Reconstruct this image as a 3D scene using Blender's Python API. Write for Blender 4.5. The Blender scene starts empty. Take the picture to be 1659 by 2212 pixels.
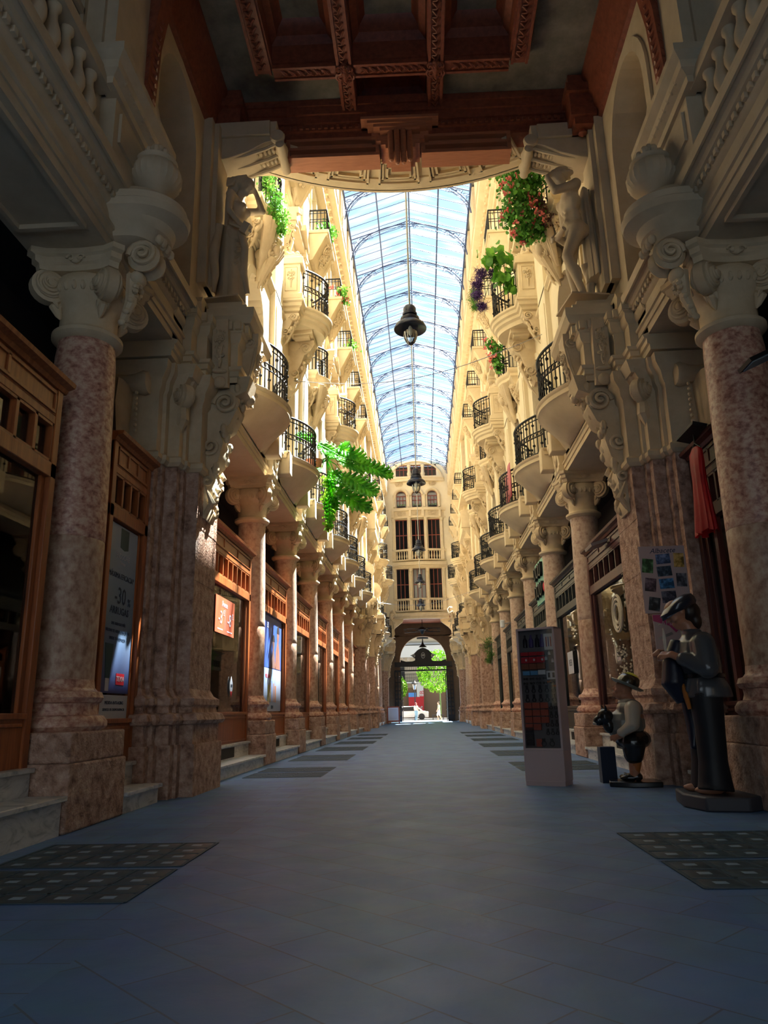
import bpy, math, random
from mathutils import Vector, Matrix
R=math.radians; pi=math.pi
random.seed(7)
SC=bpy.context.scene
COL=SC.collection
# ------------------------------------------------------------------ camera
def camera():
    f=1600.0; W,H=1659.0,2212.0; roll=-0.036
    d=Vector(((918-W/2)/f,-(1535-H/2)/f,-1.0)).normalized()
    u0=Vector((0,1,0)); u0=(u0-u0.dot(d)*d).normalized(); r0=d.cross(u0)
    u=math.cos(roll)*u0+math.sin(roll)*r0; r=d.cross(u)
    m=Matrix((r,d,u)).to_4x4(); m.translation=Vector((0,0,0.9))
    cd=bpy.data.cameras.new('camera'); cd.sensor_fit='HORIZONTAL'; cd.sensor_width=36; cd.lens=f/W*36
    cd.clip_start=0.05; cd.clip_end=600
    o=bpy.data.objects.new('camera',cd); COL.objects.link(o); o.matrix_world=m; SC.camera=o
camera()
# ------------------------------------------------------------------ light
SC.view_settings.view_transform='Standard'; SC.view_settings.look='None'
SC.view_settings.exposure=0.26; SC.view_settings.gamma=1.0; SC.view_settings.use_curve_mapping=False
def sun():
    l=bpy.data.lights.new('sun','SUN'); l.energy=56; l.angle=R(0.6); l.color=(1.0,0.93,0.82)
    o=bpy.data.objects.new('sun',l); COL.objects.link(o)
    d=Vector((-0.295,-0.40,-1.0)).normalized()      # travel direction of the light
    o.rotation_euler=d.to_track_quat('-Z','Y').to_euler()
sun()
def world():
    w=bpy.data.worlds.new('sky'); SC.world=w; w.use_nodes=True; nt=w.node_tree; nt.nodes.clear()
    N=nt.nodes.new; out=N('ShaderNodeOutputWorld'); bg=N('ShaderNodeBackground'); tc=N('ShaderNodeTexCoord')
    mp=N('ShaderNodeMapping'); mp.inputs['Scale'].default_value=(1.2,5,2)
    no=N('ShaderNodeTexNoise'); no.inputs['Scale'].default_value=2.2; no.inputs['Detail'].default_value=5
    cr=N('ShaderNodeValToRGB'); e=cr.color_ramp.elements
    e[0].position=.35; e[0].color=(0.62,0.84,1.0,1); e[1].position=.68; e[1].color=(0.92,0.98,1.05,1)
    L=nt.links.new
    L(tc.outputs['Generated'],mp.inputs[0]); L(mp.outputs[0],no.inputs['Vector']); L(no.outputs['Fac'],cr.inputs[0])
    L(cr.outputs[0],bg.inputs['Color']); bg.inputs['Strength'].default_value=1.12; L(bg.outputs[0],out.inputs[0])
world()
# ------------------------------------------------------------------ materials
def nodes(name,rough=0.6,spec=0.4):
    m=bpy.data.materials.new(name); m.use_nodes=True; nt=m.node_tree
    b=nt.nodes['Principled BSDF']; b.inputs['Roughness'].default_value=rough
    b.inputs['Specular IOR Level'].default_value=spec
    return m,nt,b
def plain(name,c,rough=.6,metal=0,spec=.4):
    m,nt,b=nodes(name,rough,spec); b.inputs['Base Color'].default_value=(*c,1); b.inputs['Metallic'].default_value=metal; return m
def noisy(name,cols,scale=4,rough=.7,bump=.1,bscale=40,stretch=(1,1,1),detail=6,metal=0,spec=.35,dist=0.0,bdist=.01):
    """mottled material: cols is a list of (position, colour)"""
    m,nt,b=nodes(name,rough,spec); N=nt.nodes.new; L=nt.links.new
    tc=N('ShaderNodeTexCoord'); mp=N('ShaderNodeMapping'); mp.inputs['Scale'].default_value=stretch
    oi=N('ShaderNodeObjectInfo'); ad=N('ShaderNodeVectorMath'); ad.operation='ADD'
    sc=N('ShaderNodeVectorMath'); sc.operation='SCALE'; sc.inputs['Scale'].default_value=37.0
    cb=N('ShaderNodeCombineXYZ'); L(oi.outputs['Random'],cb.inputs[0]); L(oi.outputs['Random'],cb.inputs[2])
    L(cb.outputs[0],sc.inputs[0]); L(tc.outputs['Object'],ad.inputs[0]); L(sc.outputs[0],ad.inputs[1]); L(ad.outputs[0],mp.inputs[0])
    no=N('ShaderNodeTexNoise'); no.inputs['Scale'].default_value=scale; no.inputs['Detail'].default_value=detail
    no.inputs['Distortion'].default_value=dist; no.inputs['Roughness'].default_value=.62
    cr=N('ShaderNodeValToRGB'); L(mp.outputs[0],no.inputs['Vector']); L(no.outputs['Fac'],cr.inputs[0])
    e=cr.color_ramp.elements
    while len(e)<len(cols): e.new(.5)
    for i,(p,c) in enumerate(cols): e[i].position=p; e[i].color=(*c,1)
    L(cr.outputs[0],b.inputs['Base Color']); b.inputs['Metallic'].default_value=metal
    if bump:
        n2=N('ShaderNodeTexNoise'); n2.inputs['Scale'].default_value=bscale; n2.inputs['Detail'].default_value=4
        bp=N('ShaderNodeBump'); bp.inputs['Strength'].default_value=bump; bp.inputs['Distance'].default_value=bdist
        L(mp.outputs[0],n2.inputs['Vector']); L(n2.outputs['Fac'],bp.inputs['Height']); L(bp.outputs[0],b.inputs['Normal'])
    return m
M={}
def mats():
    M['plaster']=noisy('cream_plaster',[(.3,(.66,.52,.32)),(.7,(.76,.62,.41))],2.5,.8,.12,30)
    M['wallpl']=noisy('painted_wall',[(.3,(.72,.60,.40)),(.7,(.80,.69,.49))],1.2,.85,.08,20)
    M['carve']=noisy('carved_plaster',[(.3,(.58,.44,.27)),(.7,(.70,.56,.37))],5,.8,.2,60)
    M['greyplaster']=noisy('grey_cream_plaster',[(.3,(.52,.41,.27)),(.7,(.64,.52,.36))],3,.75,.1,40)  # darker copy of the cream plaster; vestibule shade is in the colour
    M['pink']=noisy('pink_marble',[(.34,(.28,.11,.075)),(.44,(.48,.23,.16)),(.52,(.60,.34,.24)),(.62,(.70,.48,.34))],16,.42,.25,60,(1,1,1.2),6,spec=.5,dist=.15)
    M['tan']=noisy('tan_marble',[(.34,(.30,.16,.10)),(.47,(.46,.28,.19)),(.6,(.56,.39,.27)),(.7,(.60,.45,.33))],14,.5,.25,60,(1,1,.8),8,spec=.5)
    M['tan2']=noisy('pale_tan_marble',[(.34,(.36,.22,.16)),(.46,(.52,.36,.27)),(.6,(.60,.45,.34)),(.7,(.66,.52,.40))],12,.5,.25,60,(1,1,1),8,spec=.5)
    M['rough']=noisy('rough_pink_stone',[(.32,(.22,.12,.09)),(.45,(.44,.27,.19)),(.56,(.56,.37,.28)),(.68,(.68,.50,.38))],9,.8,.9,34,(1,1,1),10,bdist=.03)
    M['white']=noisy('white_marble',[(.38,(.36,.38,.38)),(.5,(.62,.62,.60)),(.7,(.74,.74,.72))],2.2,.28,.0,10,(1,1,3),8,dist=2.0)
    M['shop']=noisy('orange_wood',[(.3,(.22,.055,.014)),(.7,(.44,.13,.035))],3,.38,.06,40,(8,8,.6),6,spec=.5)
    M['darkshop']=noisy('green_black_wood',[(.3,(.02,.026,.026)),(.7,(.05,.058,.055))],4,.4,.05,40,(6,6,.6))
    M['redshop']=noisy('maroon_wood',[(.3,(.06,.018,.014)),(.7,(.13,.04,.03))],4,.4,.05,40,(6,6,.6))
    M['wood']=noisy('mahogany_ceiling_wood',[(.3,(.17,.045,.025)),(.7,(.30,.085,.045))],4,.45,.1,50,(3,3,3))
    M['woodlit']=noisy('mahogany_panel_wood',[(.3,(.40,.15,.075)),(.7,(.52,.21,.11))],4,.45,.1,50,(1,6,6))  # brighter copy of the ceiling wood, light put into the colour
    M['ceil']=noisy('sooty_ceiling_panel',[(.3,(.10,.09,.07)),(.5,(.19,.17,.13)),(.7,(.28,.25,.20))],2.2,.8,.1,20)
    M['iron']=plain('black_iron',(.012,.012,.014),.45,.4)
    M['blueiron']=plain('blue_painted_iron',(.07,.10,.22),.5,.2)
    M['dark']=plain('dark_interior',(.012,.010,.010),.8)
    M['stem']=plain('stem',(.10,.17,.05),.6)
    M['redframe']=plain('red_brown_window_frame',(.26,.055,.03),.5)
    M['curtain']=plain('white_curtain',(.75,.76,.78),.9)
    M['steel']=plain('grey_metal',(.35,.36,.38),.35,.8)
    M['skin']=plain('painted_skin',(.42,.19,.11),.4)
mats()
def leafmat(name,c1,c2,tr=.5):
    m=bpy.data.materials.new(name); m.use_nodes=True; nt=m.node_tree; nt.nodes.clear(); N=nt.nodes.new; L=nt.links.new
    o=N('ShaderNodeOutputMaterial'); d=N('ShaderNodeBsdfPrincipled'); t=N('ShaderNodeBsdfTranslucent'); mx=N('ShaderNodeMixShader')
    tc=N('ShaderNodeTexCoord'); no=N('ShaderNodeTexNoise'); no.inputs['Scale'].default_value=5; cr=N('ShaderNodeValToRGB')
    cr.color_ramp.elements[0].position=.35; cr.color_ramp.elements[0].color=(*c1,1); cr.color_ramp.elements[1].position=.65; cr.color_ramp.elements[1].color=(*c2,1)
    L(tc.outputs['Object'],no.inputs[0]); L(no.outputs[0],cr.inputs[0]); L(cr.outputs[0],d.inputs['Base Color']); L(cr.outputs[0],t.inputs['Color'])
    d.inputs['Roughness'].default_value=.5; mx.inputs[0].default_value=tr
    L(d.outputs[0],mx.inputs[1]); L(t.outputs[0],mx.inputs[2]); L(mx.outputs[0],o.inputs[0]); return m
M['leaf']=leafmat('leaf',(.05,.20,.02),(.16,.45,.06),.3)
M['philo']=leafmat('glossy_green_leaf',(.04,.30,.01),(.18,.62,.02),.6)
M['ivy']=leafmat('trailing_leaf',(.06,.22,.02),(.20,.48,.05),.4)
M['treeleaf']=leafmat('street_tree_leaf',(.10,.30,.01),(.35,.62,.04),.5)
M['pinkfl']=leafmat('coral_petal',(.85,.16,.14),(.95,.38,.38),.3)
M['purplefl']=leafmat('purple_spiky_leaf',(.05,.015,.12),(.13,.05,.26),.2)
def floor_mat():
    m,nt,b=nodes('slate_paving',.42,.5); N=nt.nodes.new; L=nt.links.new
    tc=N('ShaderNodeTexCoord'); mp=N('ShaderNodeMapping'); mp.inputs['Rotation'].default_value=(0,0,R(45)); L(tc.outputs['Object'],mp.inputs[0])
    br=N('ShaderNodeTexBrick'); br.inputs['Scale'].default_value=1; br.offset=.5
    br.inputs['Brick Width'].default_value=.62; br.inputs['Row Height'].default_value=.31; br.inputs['Mortar Size'].default_value=.0045
    br.inputs['Color1'].default_value=(.055,.165,.36,1); br.inputs['Color2'].default_value=(.08,.205,.42,1); br.inputs['Mortar'].default_value=(.08,.12,.18,1)
    # straight rows along both kerbs, diagonal field in the middle
    b2=N('ShaderNodeTexBrick'); b2.inputs['Scale'].default_value=1; b2.inputs['Brick Width'].default_value=.62; b2.inputs['Row Height'].default_value=.31; b2.inputs['Mortar Size'].default_value=.0045
    for k in ('Color1','Color2','Mortar'): b2.inputs[k].default_value=br.inputs[k].default_value
    L(mp.outputs[0],br.inputs['Vector']); L(tc.outputs['Object'],b2.inputs['Vector'])
    sx=N('ShaderNodeSeparateXYZ'); L(tc.outputs['Object'],sx.inputs[0]); ab=N('ShaderNodeMath'); ab.operation='ABSOLUTE'; L(sx.outputs[0],ab.inputs[0])
    gt=N('ShaderNodeMath'); gt.operation='GREATER_THAN'; gt.inputs[1].default_value=1.38; L(ab.outputs[0],gt.inputs[0])
    mx=N('ShaderNodeMix'); mx.data_type='RGBA'; L(gt.outputs[0],mx.inputs[0]); L(br.outputs['Color'],mx.inputs[6]); L(b2.outputs['Color'],mx.inputs[7])
    no=N('ShaderNodeTexNoise'); no.inputs['Scale'].default_value=3; no.inputs['Detail'].default_value=8; L(tc.outputs['Object'],no.inputs[0])
    m2=N('ShaderNodeMix'); m2.data_type='RGBA'; m2.blend_type='OVERLAY'; m2.inputs[0].default_value=.35
    L(mx.outputs[2],m2.inputs[6]); L(no.outputs['Color'],m2.inputs[7]); 
    hs=N('ShaderNodeHueSaturation'); hs.inputs['Saturation'].default_value=.9; L(m2.outputs[2],hs.inputs['Color']); L(hs.outputs[0],b.inputs['Base Color'])
    mr=N('ShaderNodeMapRange'); mr.inputs[3].default_value=.34; mr.inputs[4].default_value=.6; L(no.outputs[0],mr.inputs[0]); L(mr.outputs[0],b.inputs['Roughness'])
    bp=N('ShaderNodeBump'); bp.inputs['Strength'].default_value=.35; bp.inputs['Distance'].default_value=.01
    n3=N('ShaderNodeTexNoise'); n3.inputs['Scale'].default_value=9; n3.inputs['Detail'].default_value=6; L(tc.outputs['Object'],n3.inputs[0])
    L(n3.outputs[0],bp.inputs['Height']); L(bp.outputs[0],b.inputs['Normal'])
    return m
M['floor']=floor_mat()
def glass(name,tint=(1,1,1),refl=.1,glint_bands=0.0,rough=.02):
    m=bpy.data.materials.new(name); m.use_nodes=True; nt=m.node_tree; nt.nodes.clear(); N=nt.nodes.new; L=nt.links.new
    o=N('ShaderNodeOutputMaterial'); t=N('ShaderNodeBsdfTransparent'); t.inputs[0].default_value=(*tint,1)
    g=N('ShaderNodeBsdfGlossy'); g.inputs['Roughness'].default_value=rough; mx=N('ShaderNodeMixShader')
    fr=N('ShaderNodeFresnel'); fr.inputs[0].default_value=1.35; ad=N('ShaderNodeMath'); ad.operation='ADD'; ad.inputs[1].default_value=refl; ad.use_clamp=True
    L(fr.outputs[0],ad.inputs[0]); L(ad.outputs[0],mx.inputs[0]); L(g.outputs[0],mx.inputs[2])
    if glint_bands:
        # wavy reflections on corrugated panes, painted as pale and blue tint bands across the roof
        tc=N('ShaderNodeTexCoord'); mp=N('ShaderNodeMapping'); mp.inputs['Scale'].default_value=(.3,2.6,1); no=N('ShaderNodeTexNoise'); no.inputs['Scale'].default_value=1.1; no.inputs['Detail'].default_value=1
        cr=N('ShaderNodeValToRGB'); cr.color_ramp.elements[0].position=.42; cr.color_ramp.elements[0].color=(.78,.90,1,1); cr.color_ramp.elements[1].position=.58; cr.color_ramp.elements[1].color=(.97,.98,1,1)
        L(tc.outputs['Object'],mp.inputs[0]); L(mp.outputs[0],no.inputs[0]); L(no.outputs[0],cr.inputs[0]); L(cr.outputs[0],t.inputs[0]); L(t.outputs[0],mx.inputs[1])
    else: L(t.outputs[0],mx.inputs[1])
    L(mx.outputs[0],o.inputs[0]); return m
M['roofglass']=glass('roof_glass',(.80,.92,1.0),-1,.22,.1)
M['glass']=glass('shop_glass',(.75,.78,.76),.05)
M['pane']=glass('window_glass',(.85,.85,.85),-.03,rough=.15)
M['clearglass']=glass('clear_cabinet_glass',(.97,.97,.97),.0)
M['lampglass']=glass('lamp_glass',(.80,.84,.84),.14)
# the passage walls are not quite square to each other: the right-hand side sits DY further along
DY=0.42
def YS(s,y): return y+(DY if s>0 else 0)
SKEW=[0.0]
# ------------------------------------------------------------------ mesh builder
class MB:
    def __init__(s): s.v=[]; s.f=[]; s.M=None
    def add(s,vs,fs):
        n=len(s.v)
        if s.M is not None: vs=[s.M@Vector(p) for p in vs]
        s.v.extend([tuple(p) for p in vs]); s.f.extend([tuple(n+i for i in f) for f in fs])
    def box(s,x0,x1,y0,y1,z0,z1):
        vs=[(x,y,z) for x in (x0,x1) for y in (y0,y1) for z in (z0,z1)]
        s.add(vs,[(0,1,3,2),(4,6,7,5),(0,4,5,1),(2,3,7,6),(0,2,6,4),(1,5,7,3)]); return s
    def obox(s,c,sz,rot=(0,0,0)):
        from mathutils import Euler
        m=Matrix.Translation(Vector(c))@Euler(rot).to_matrix().to_4x4(); a,b,d=[q/2 for q in sz]
        vs=[m@Vector((x,y,z)) for x in (-a,a) for y in (-b,b) for z in (-d,d)]
        s.add(vs,[(0,1,3,2),(4,6,7,5),(0,4,5,1),(2,3,7,6),(0,2,6,4),(1,5,7,3)]); return s
    def prism(s,poly,ax,a,b):
        n=len(poly)
        def P(p,t): return (t,p[0],p[1]) if ax=='x' else ((p[0],t,p[1]) if ax=='y' else (p[0],p[1],t))
        vs=[P(p,a) for p in poly]+[P(p,b) for p in poly]
        s.add(vs,[tuple(range(n-1,-1,-1)),tuple(range(n,2*n))]+[(i,(i+1)%n,n+(i+1)%n,n+i) for i in range(n)]); return s
    def loft(s,rings,closed=True,caps=True):
        n=len(rings[0]); vs=[p for r in rings for p in r]; fs=[]
        for k in range(len(rings)-1):
            for i in range(n if closed else n-1):
                j=(i+1)%n; fs.append((k*n+i,k*n+j,(k+1)*n+j,(k+1)*n+i))
        if caps: fs.append(tuple(range(n-1,-1,-1))); fs.append(tuple((len(rings)-1)*n+i for i in range(n)))
        s.add(vs,fs); return s
    def lathe(s,prof,c=(0,0,0),n=24,sx=1,sy=1,axis='z',caps=True):
        def P(r,z,a):
            x,y=r*math.cos(a)*sx,r*math.sin(a)*sy
            if axis=='z': q=(x,y,z)
            elif axis=='x': q=(z,x,y)
            else: q=(x,z,y)
            return (q[0]+c[0],q[1]+c[1],q[2]+c[2])
        return s.loft([[P(r,z,2*pi*i/n) for i in range(n)] for r,z in prof],True,caps)
    def tube(s,pts,r,n=6,closed=False,flat=1.0):
        pts=[Vector(p) for p in pts]; m=len(pts)
        rs=r if isinstance(r,(list,tuple)) else [r]*m
        rings=[]; up=None
        for i,p in enumerate(pts):
            t=(pts[(i+1)%m]-pts[i-1]) if closed else (pts[min(i+1,m-1)]-pts[max(i-1,0)])
            if t.length<1e-9: t=Vector((0,0,1))
            t.normalize()
            if up is None: up=Vector((0,0,1)) if abs(t.z)<.9 else Vector((1,0,0))
            a=t.cross(up)
            if a.length<1e-6: a=t.cross(Vector((0,1,0)))
            a.normalize(); b=a.cross(t).normalized(); up=b
            rings.append([p+rs[i]*(a*math.cos(2*pi*k/n)+b*flat*math.sin(2*pi*k/n)) for k in range(n)])
        if closed: rings.append(rings[0])
        return s.loft(rings,True,not closed)
    def blob(s,c,r,rot=None,n=10,m=7):
        if not isinstance(r,(list,tuple)): r=(r,r,r)
        q=rot.to_matrix() if rot is not None else Matrix.Identity(3)
        rings=[]
        for j in range(m+1):
            th=pi*(j+.02)/(m+.04)
            rings.append([Vector(c)+q@Vector((r[0]*math.sin(th)*math.cos(2*pi*i/n),r[1]*math.sin(th)*math.sin(2*pi*i/n),r[2]*math.cos(th))) for i in range(n)])
        return s.loft(rings)
    def sweep(s,path,prof,closed=False):
        """moulding: path of plan points (x,y), outward = right-hand side of travel; prof = [(offset,z)] closed polygon"""
        m=len(path); rings=[]
        P=[Vector(p) for p in path]
        for i,p in enumerate(P):
            a=P[i-1] if (closed or i>0) else None; b=P[(i+1)%m] if (closed or i<m-1) else None
            ns=[]
            if a is not None: t=(p-a).normalized(); ns.append(Vector((t.y,-t.x)))
            if b is not None: t=(b-p).normalized(); ns.append(Vector((t.y,-t.x)))
            if len(ns)==2:
                q=ns[0]+ns[1]
                if q.length<1e-6: q=ns[0].copy()
                q.normalize(); k=1/max(.35,q.dot(ns[0]))
            else: q=ns[0]; k=1
            rings.append([(p.x+q.x*o*k,p.y+q.y*o*k,z) for o,z in prof])
        if closed: rings.append(rings[0])
        return s.loft(rings,True,not closed)
    def spiral(s,c,R0,R1,turns,rt,u,v,w=(0,0,1),push=0,n=5,a0=0,seg=14,rt1=None):
        c=Vector(c);u=Vector(u);v=Vector(v);w=Vector(w); k=int(seg*turns); pts=[];rs=[]
        for i in range(k+1):
            t=i/k; a=a0+2*pi*turns*t; r=R0+(R1-R0)*t
            pts.append(c+u*r*math.cos(a)+v*r*math.sin(a)+w*push*t); rs.append(rt+((rt1 if rt1 is not None else rt)-rt)*t)
        return s.tube(pts,rs,n)
    def merge(s,o,m=None):
        vs=[m@Vector(p) for p in o.v] if m is not None else o.v
        s.add(vs,o.f); return s
    def mirror(s):
        s.v=[(-x,y+DY,z) for x,y,z in s.v]; s.f=[tuple(reversed(f)) for f in s.f]; return s
    def mesh(s,name,mat,ang=.7):
        me=bpy.data.meshes.new(name); me.from_pydata(s.v,[],s.f); me.update()
        me.shade_smooth()
        try: me.set_sharp_from_angle(angle=ang)
        except Exception: pass
        for x in (mat if isinstance(mat,(list,tuple)) else [mat]): me.materials.append(x)
        return me
    def build(s,name,mat,parent=None,loc=None,rz=0,bevel=0,ang=.7):
        import bmesh
        if SKEW[0]: s.v=[(x,y+(x+3)*SKEW[0],z) for x,y,z in s.v]
        me=s.mesh(name,mat,ang)
        bm=bmesh.new(); bm.from_mesh(me); bmesh.ops.recalc_face_normals(bm,faces=bm.faces); bm.to_mesh(me); bm.free()
        o=bpy.data.objects.new(name,me); COL.objects.link(o)
        if parent is not None: o.parent=parent
        if loc is not None: o.location=loc
        if rz: o.rotation_euler=(0,0,rz)
        if bevel:
            b=o.modifiers.new('bevel','BEVEL'); b.width=bevel; b.segments=2; b.limit_method='ANGLE'
        return o
def empty(name,loc=(0,0,0),rz=0,label=None,cat=None,group=None):
    o=bpy.data.objects.new(name,None); COL.objects.link(o); o.location=loc; o.rotation_euler=(0,0,rz)
    o.empty_display_size=.1
    tag(o,label,cat,group); return o
def tag(o,label=None,cat=None,group=None,kind=None):
    if label: o['label']=label
    if cat: o['category']=cat
    if group: o['group']=group
    if kind: o['kind']=kind
    return o
def struct(o,label=None): o['kind']='structure'; return tag(o,label)
def dup(o,loc=None,rz=None,label=None,group=None,parent=None):
    c=o.copy(); COL.objects.link(c)
    if parent is not None: c.parent=parent
    if loc is not None: c.location=loc
    if rz is not None: c.rotation_euler=(0,0,rz)
    if label: c['label']=label
    if group: c['group']=group
    for ch in list(o.children): dup(ch,parent=c)
    return c
ORD=['first','second','third','fourth','fifth','sixth','seventh','eighth','ninth','tenth','eleventh','twelfth','thirteenth','fourteenth','fifteenth','sixteenth']
SIDE={-1:'left',1:'right'}
def rot(s): return 0 if s<0 else pi
# carved scroll ornament in the plane (o; u across, v up, w out)
def carving(mb,o,u,v,w,W,H,seed=0,dense=1.0,t=.018):
    rnd=random.Random(seed); o=Vector(o);u=Vector(u);v=Vector(v);w=Vector(w)
    for sg in (-1,1):
        mb.spiral(o+u*sg*W*.22+v*H*.22,W*.20,W*.03,1.6,t,u*sg,v,w,t*1.2,5,a0=-1.2,rt1=t*.6)
        mb.spiral(o+u*sg*W*.20-v*H*.18,W*.15,W*.03,1.4,t*.9,u*sg,-v,w,t,5,a0=-1.0,rt1=t*.6)
        pts=[o+u*sg*W*a+v*H*b+w*t*.5 for a,b in ((.02,-.48),(.10,-.34),(.06,-.15),(.16,.02),(.30,.08),(.40,.0))]
        mb.tube(pts,[t*.7,t,t*1.1,t,t*.8,t*.4],5)
    for k in range(int(7*dense)):
        a=-.42+.84*k/(max(1,int(7*dense)-1)); rr=t*1.9*(1.1-abs(a))
        mb.blob(o+v*H*a+w*t*.8+u*rnd.uniform(-.03,.03)*W,(rr,rr,rr),n=7,m=5)
    for k in range(int(8*dense)):
        a=rnd.uniform(-.38,.38); b=rnd.uniform(-.4,.4)
        q=o+u*W*a+v*H*b
        mb.tube([q,q+u*rnd.uniform(-.08,.08)*W+v*.08*H+w*t*1.6,q+u*rnd.uniform(-.12,.12)*W+v*.15*H+w*t*.4],[t*.5,t*1.3,t*.3],5,flat=.6)
def arc(cx_,cy_,r,a0,a1,n): return [(cx_+r*math.cos(a0+(a1-a0)*i/n),cy_+r*math.sin(a0+(a1-a0)*i/n)) for i in range(n+1)]
# ================================================================== STRUCTURE
YC=[14.45+3.75*k for k in range(6)]          # free columns
YF=[48.2,51.95,55.7]                   # free columns past the middle bay
BAYS=[12.575+3.75*k for k in range(13)]      # bay centres
YEND=61.6
def floor():
    mb=MB(); mb.box(-4.6,4.6,-3,61.6,-.2,0); struct(mb.build('floor',M['floor']),'blue-grey slate paving of the passage')
    mb=MB(); mb.box(-4.6,4.6,61.6,67,-.2,0.0); struct(mb.build('floor',M['floor']))
    mb=MB(); mb.box(-40,40,67,120,-.25,-.03); struct(mb.build('ground',plain('street_pavement',(.30,.28,.26),.8)),'pale street paving outside the far gate')
floor()
def ent_profile(x0=0.0):
    # closed profile (offset outwards, z) of the ground-floor entablature
    return [(-.85,5.52),(0,5.52),(0,5.62),(.02,5.62),(.02,5.70),(.045,5.71),(.05,5.74),(.0,5.76),(.0,5.93),(.03,5.95),(.05,5.99),(.05,6.05),(.10,6.07),(.12,6.12),(.17,6.14),(.19,6.22),(.19,6.26),(-.85,6.26)]
def entab():
    for s in (-1,1):
        n='trim_1' if s<0 else 'trim_2'
        mb=MB()
        mb.sweep([(-3.04,10.6),(-3.04,61.5)],ent_profile())
        y=10.8
        while y<61.3:
            mb.box(-3.0,-2.955,y,y+.055,5.985,6.045); y+=.11
        if s>0: mb.mirror()
        struct(mb.build(n,M['plaster']),'cream entablature running above the %s-hand columns'%SIDE[s])
        mb=MB(); mb.sweep([(-3.04,-3),(-3.04,8.7)],ent_profile())
        y=-2.9
        while y<8.6:
            mb.box(-3.0,-2.955,y,y+.055,5.985,6.045); y+=.11
        mb.box(-2.87,-2.845,-3,8.7,6.12,6.2)
        # sunk panels of the soffit
        mb.sweep([(-3.16,-3),(-3.16,6.0),(-3.75,6.0),(-3.75,-3)],[(0,5.47),(.05,5.47),(.05,5.53),(0,5.53)])
        if s>0: mb.mirror()
        struct(mb.build('trim_3' if s<0 else 'trim_4',M['greyplaster']),'shaded cream entablature over the near %s-hand column'%SIDE[s])
entab()
def bay_wall(mb,yc,ops,z0,z1,x0=-3.4,x1=-3.0,w=3.75):
    """wall slab of one bay with openings [(z0,z1,half,arch)]"""
    a,b=yc-w/2,yc+w/2; z=z0
    for (o0,o1,h,ar) in ops:
        if o0>z: mb.box(x0,x1,a,b,z,o0)
        mb.box(x0,x1,a,yc-h,o0,o1); mb.box(x0,x1,yc+h,b,o0,o1)
        if ar:
            top=o1+h+.05
            mb.box(x0,x1,a,yc-h,o1,top); mb.box(x0,x1,yc+h,b,o1,top)
            for sg in (-1,1):
                n=8
                for i in range(n):
                    t0=pi/2*i/n; t1=pi/2*(i+1)/n
                    p=[(yc+sg*h*math.cos(t0),o1+h*math.sin(t0)),(yc+sg*h*math.cos(t1),o1+h*math.sin(t1)),(yc+sg*h*math.cos(t1),top),(yc+sg*h*math.cos(t0),top)]
                    mb.prism(p,'x',x0,x1)
            z=top
        else: z=o1
    if z<z1: mb.box(x0,x1,a,b,z,z1)
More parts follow.
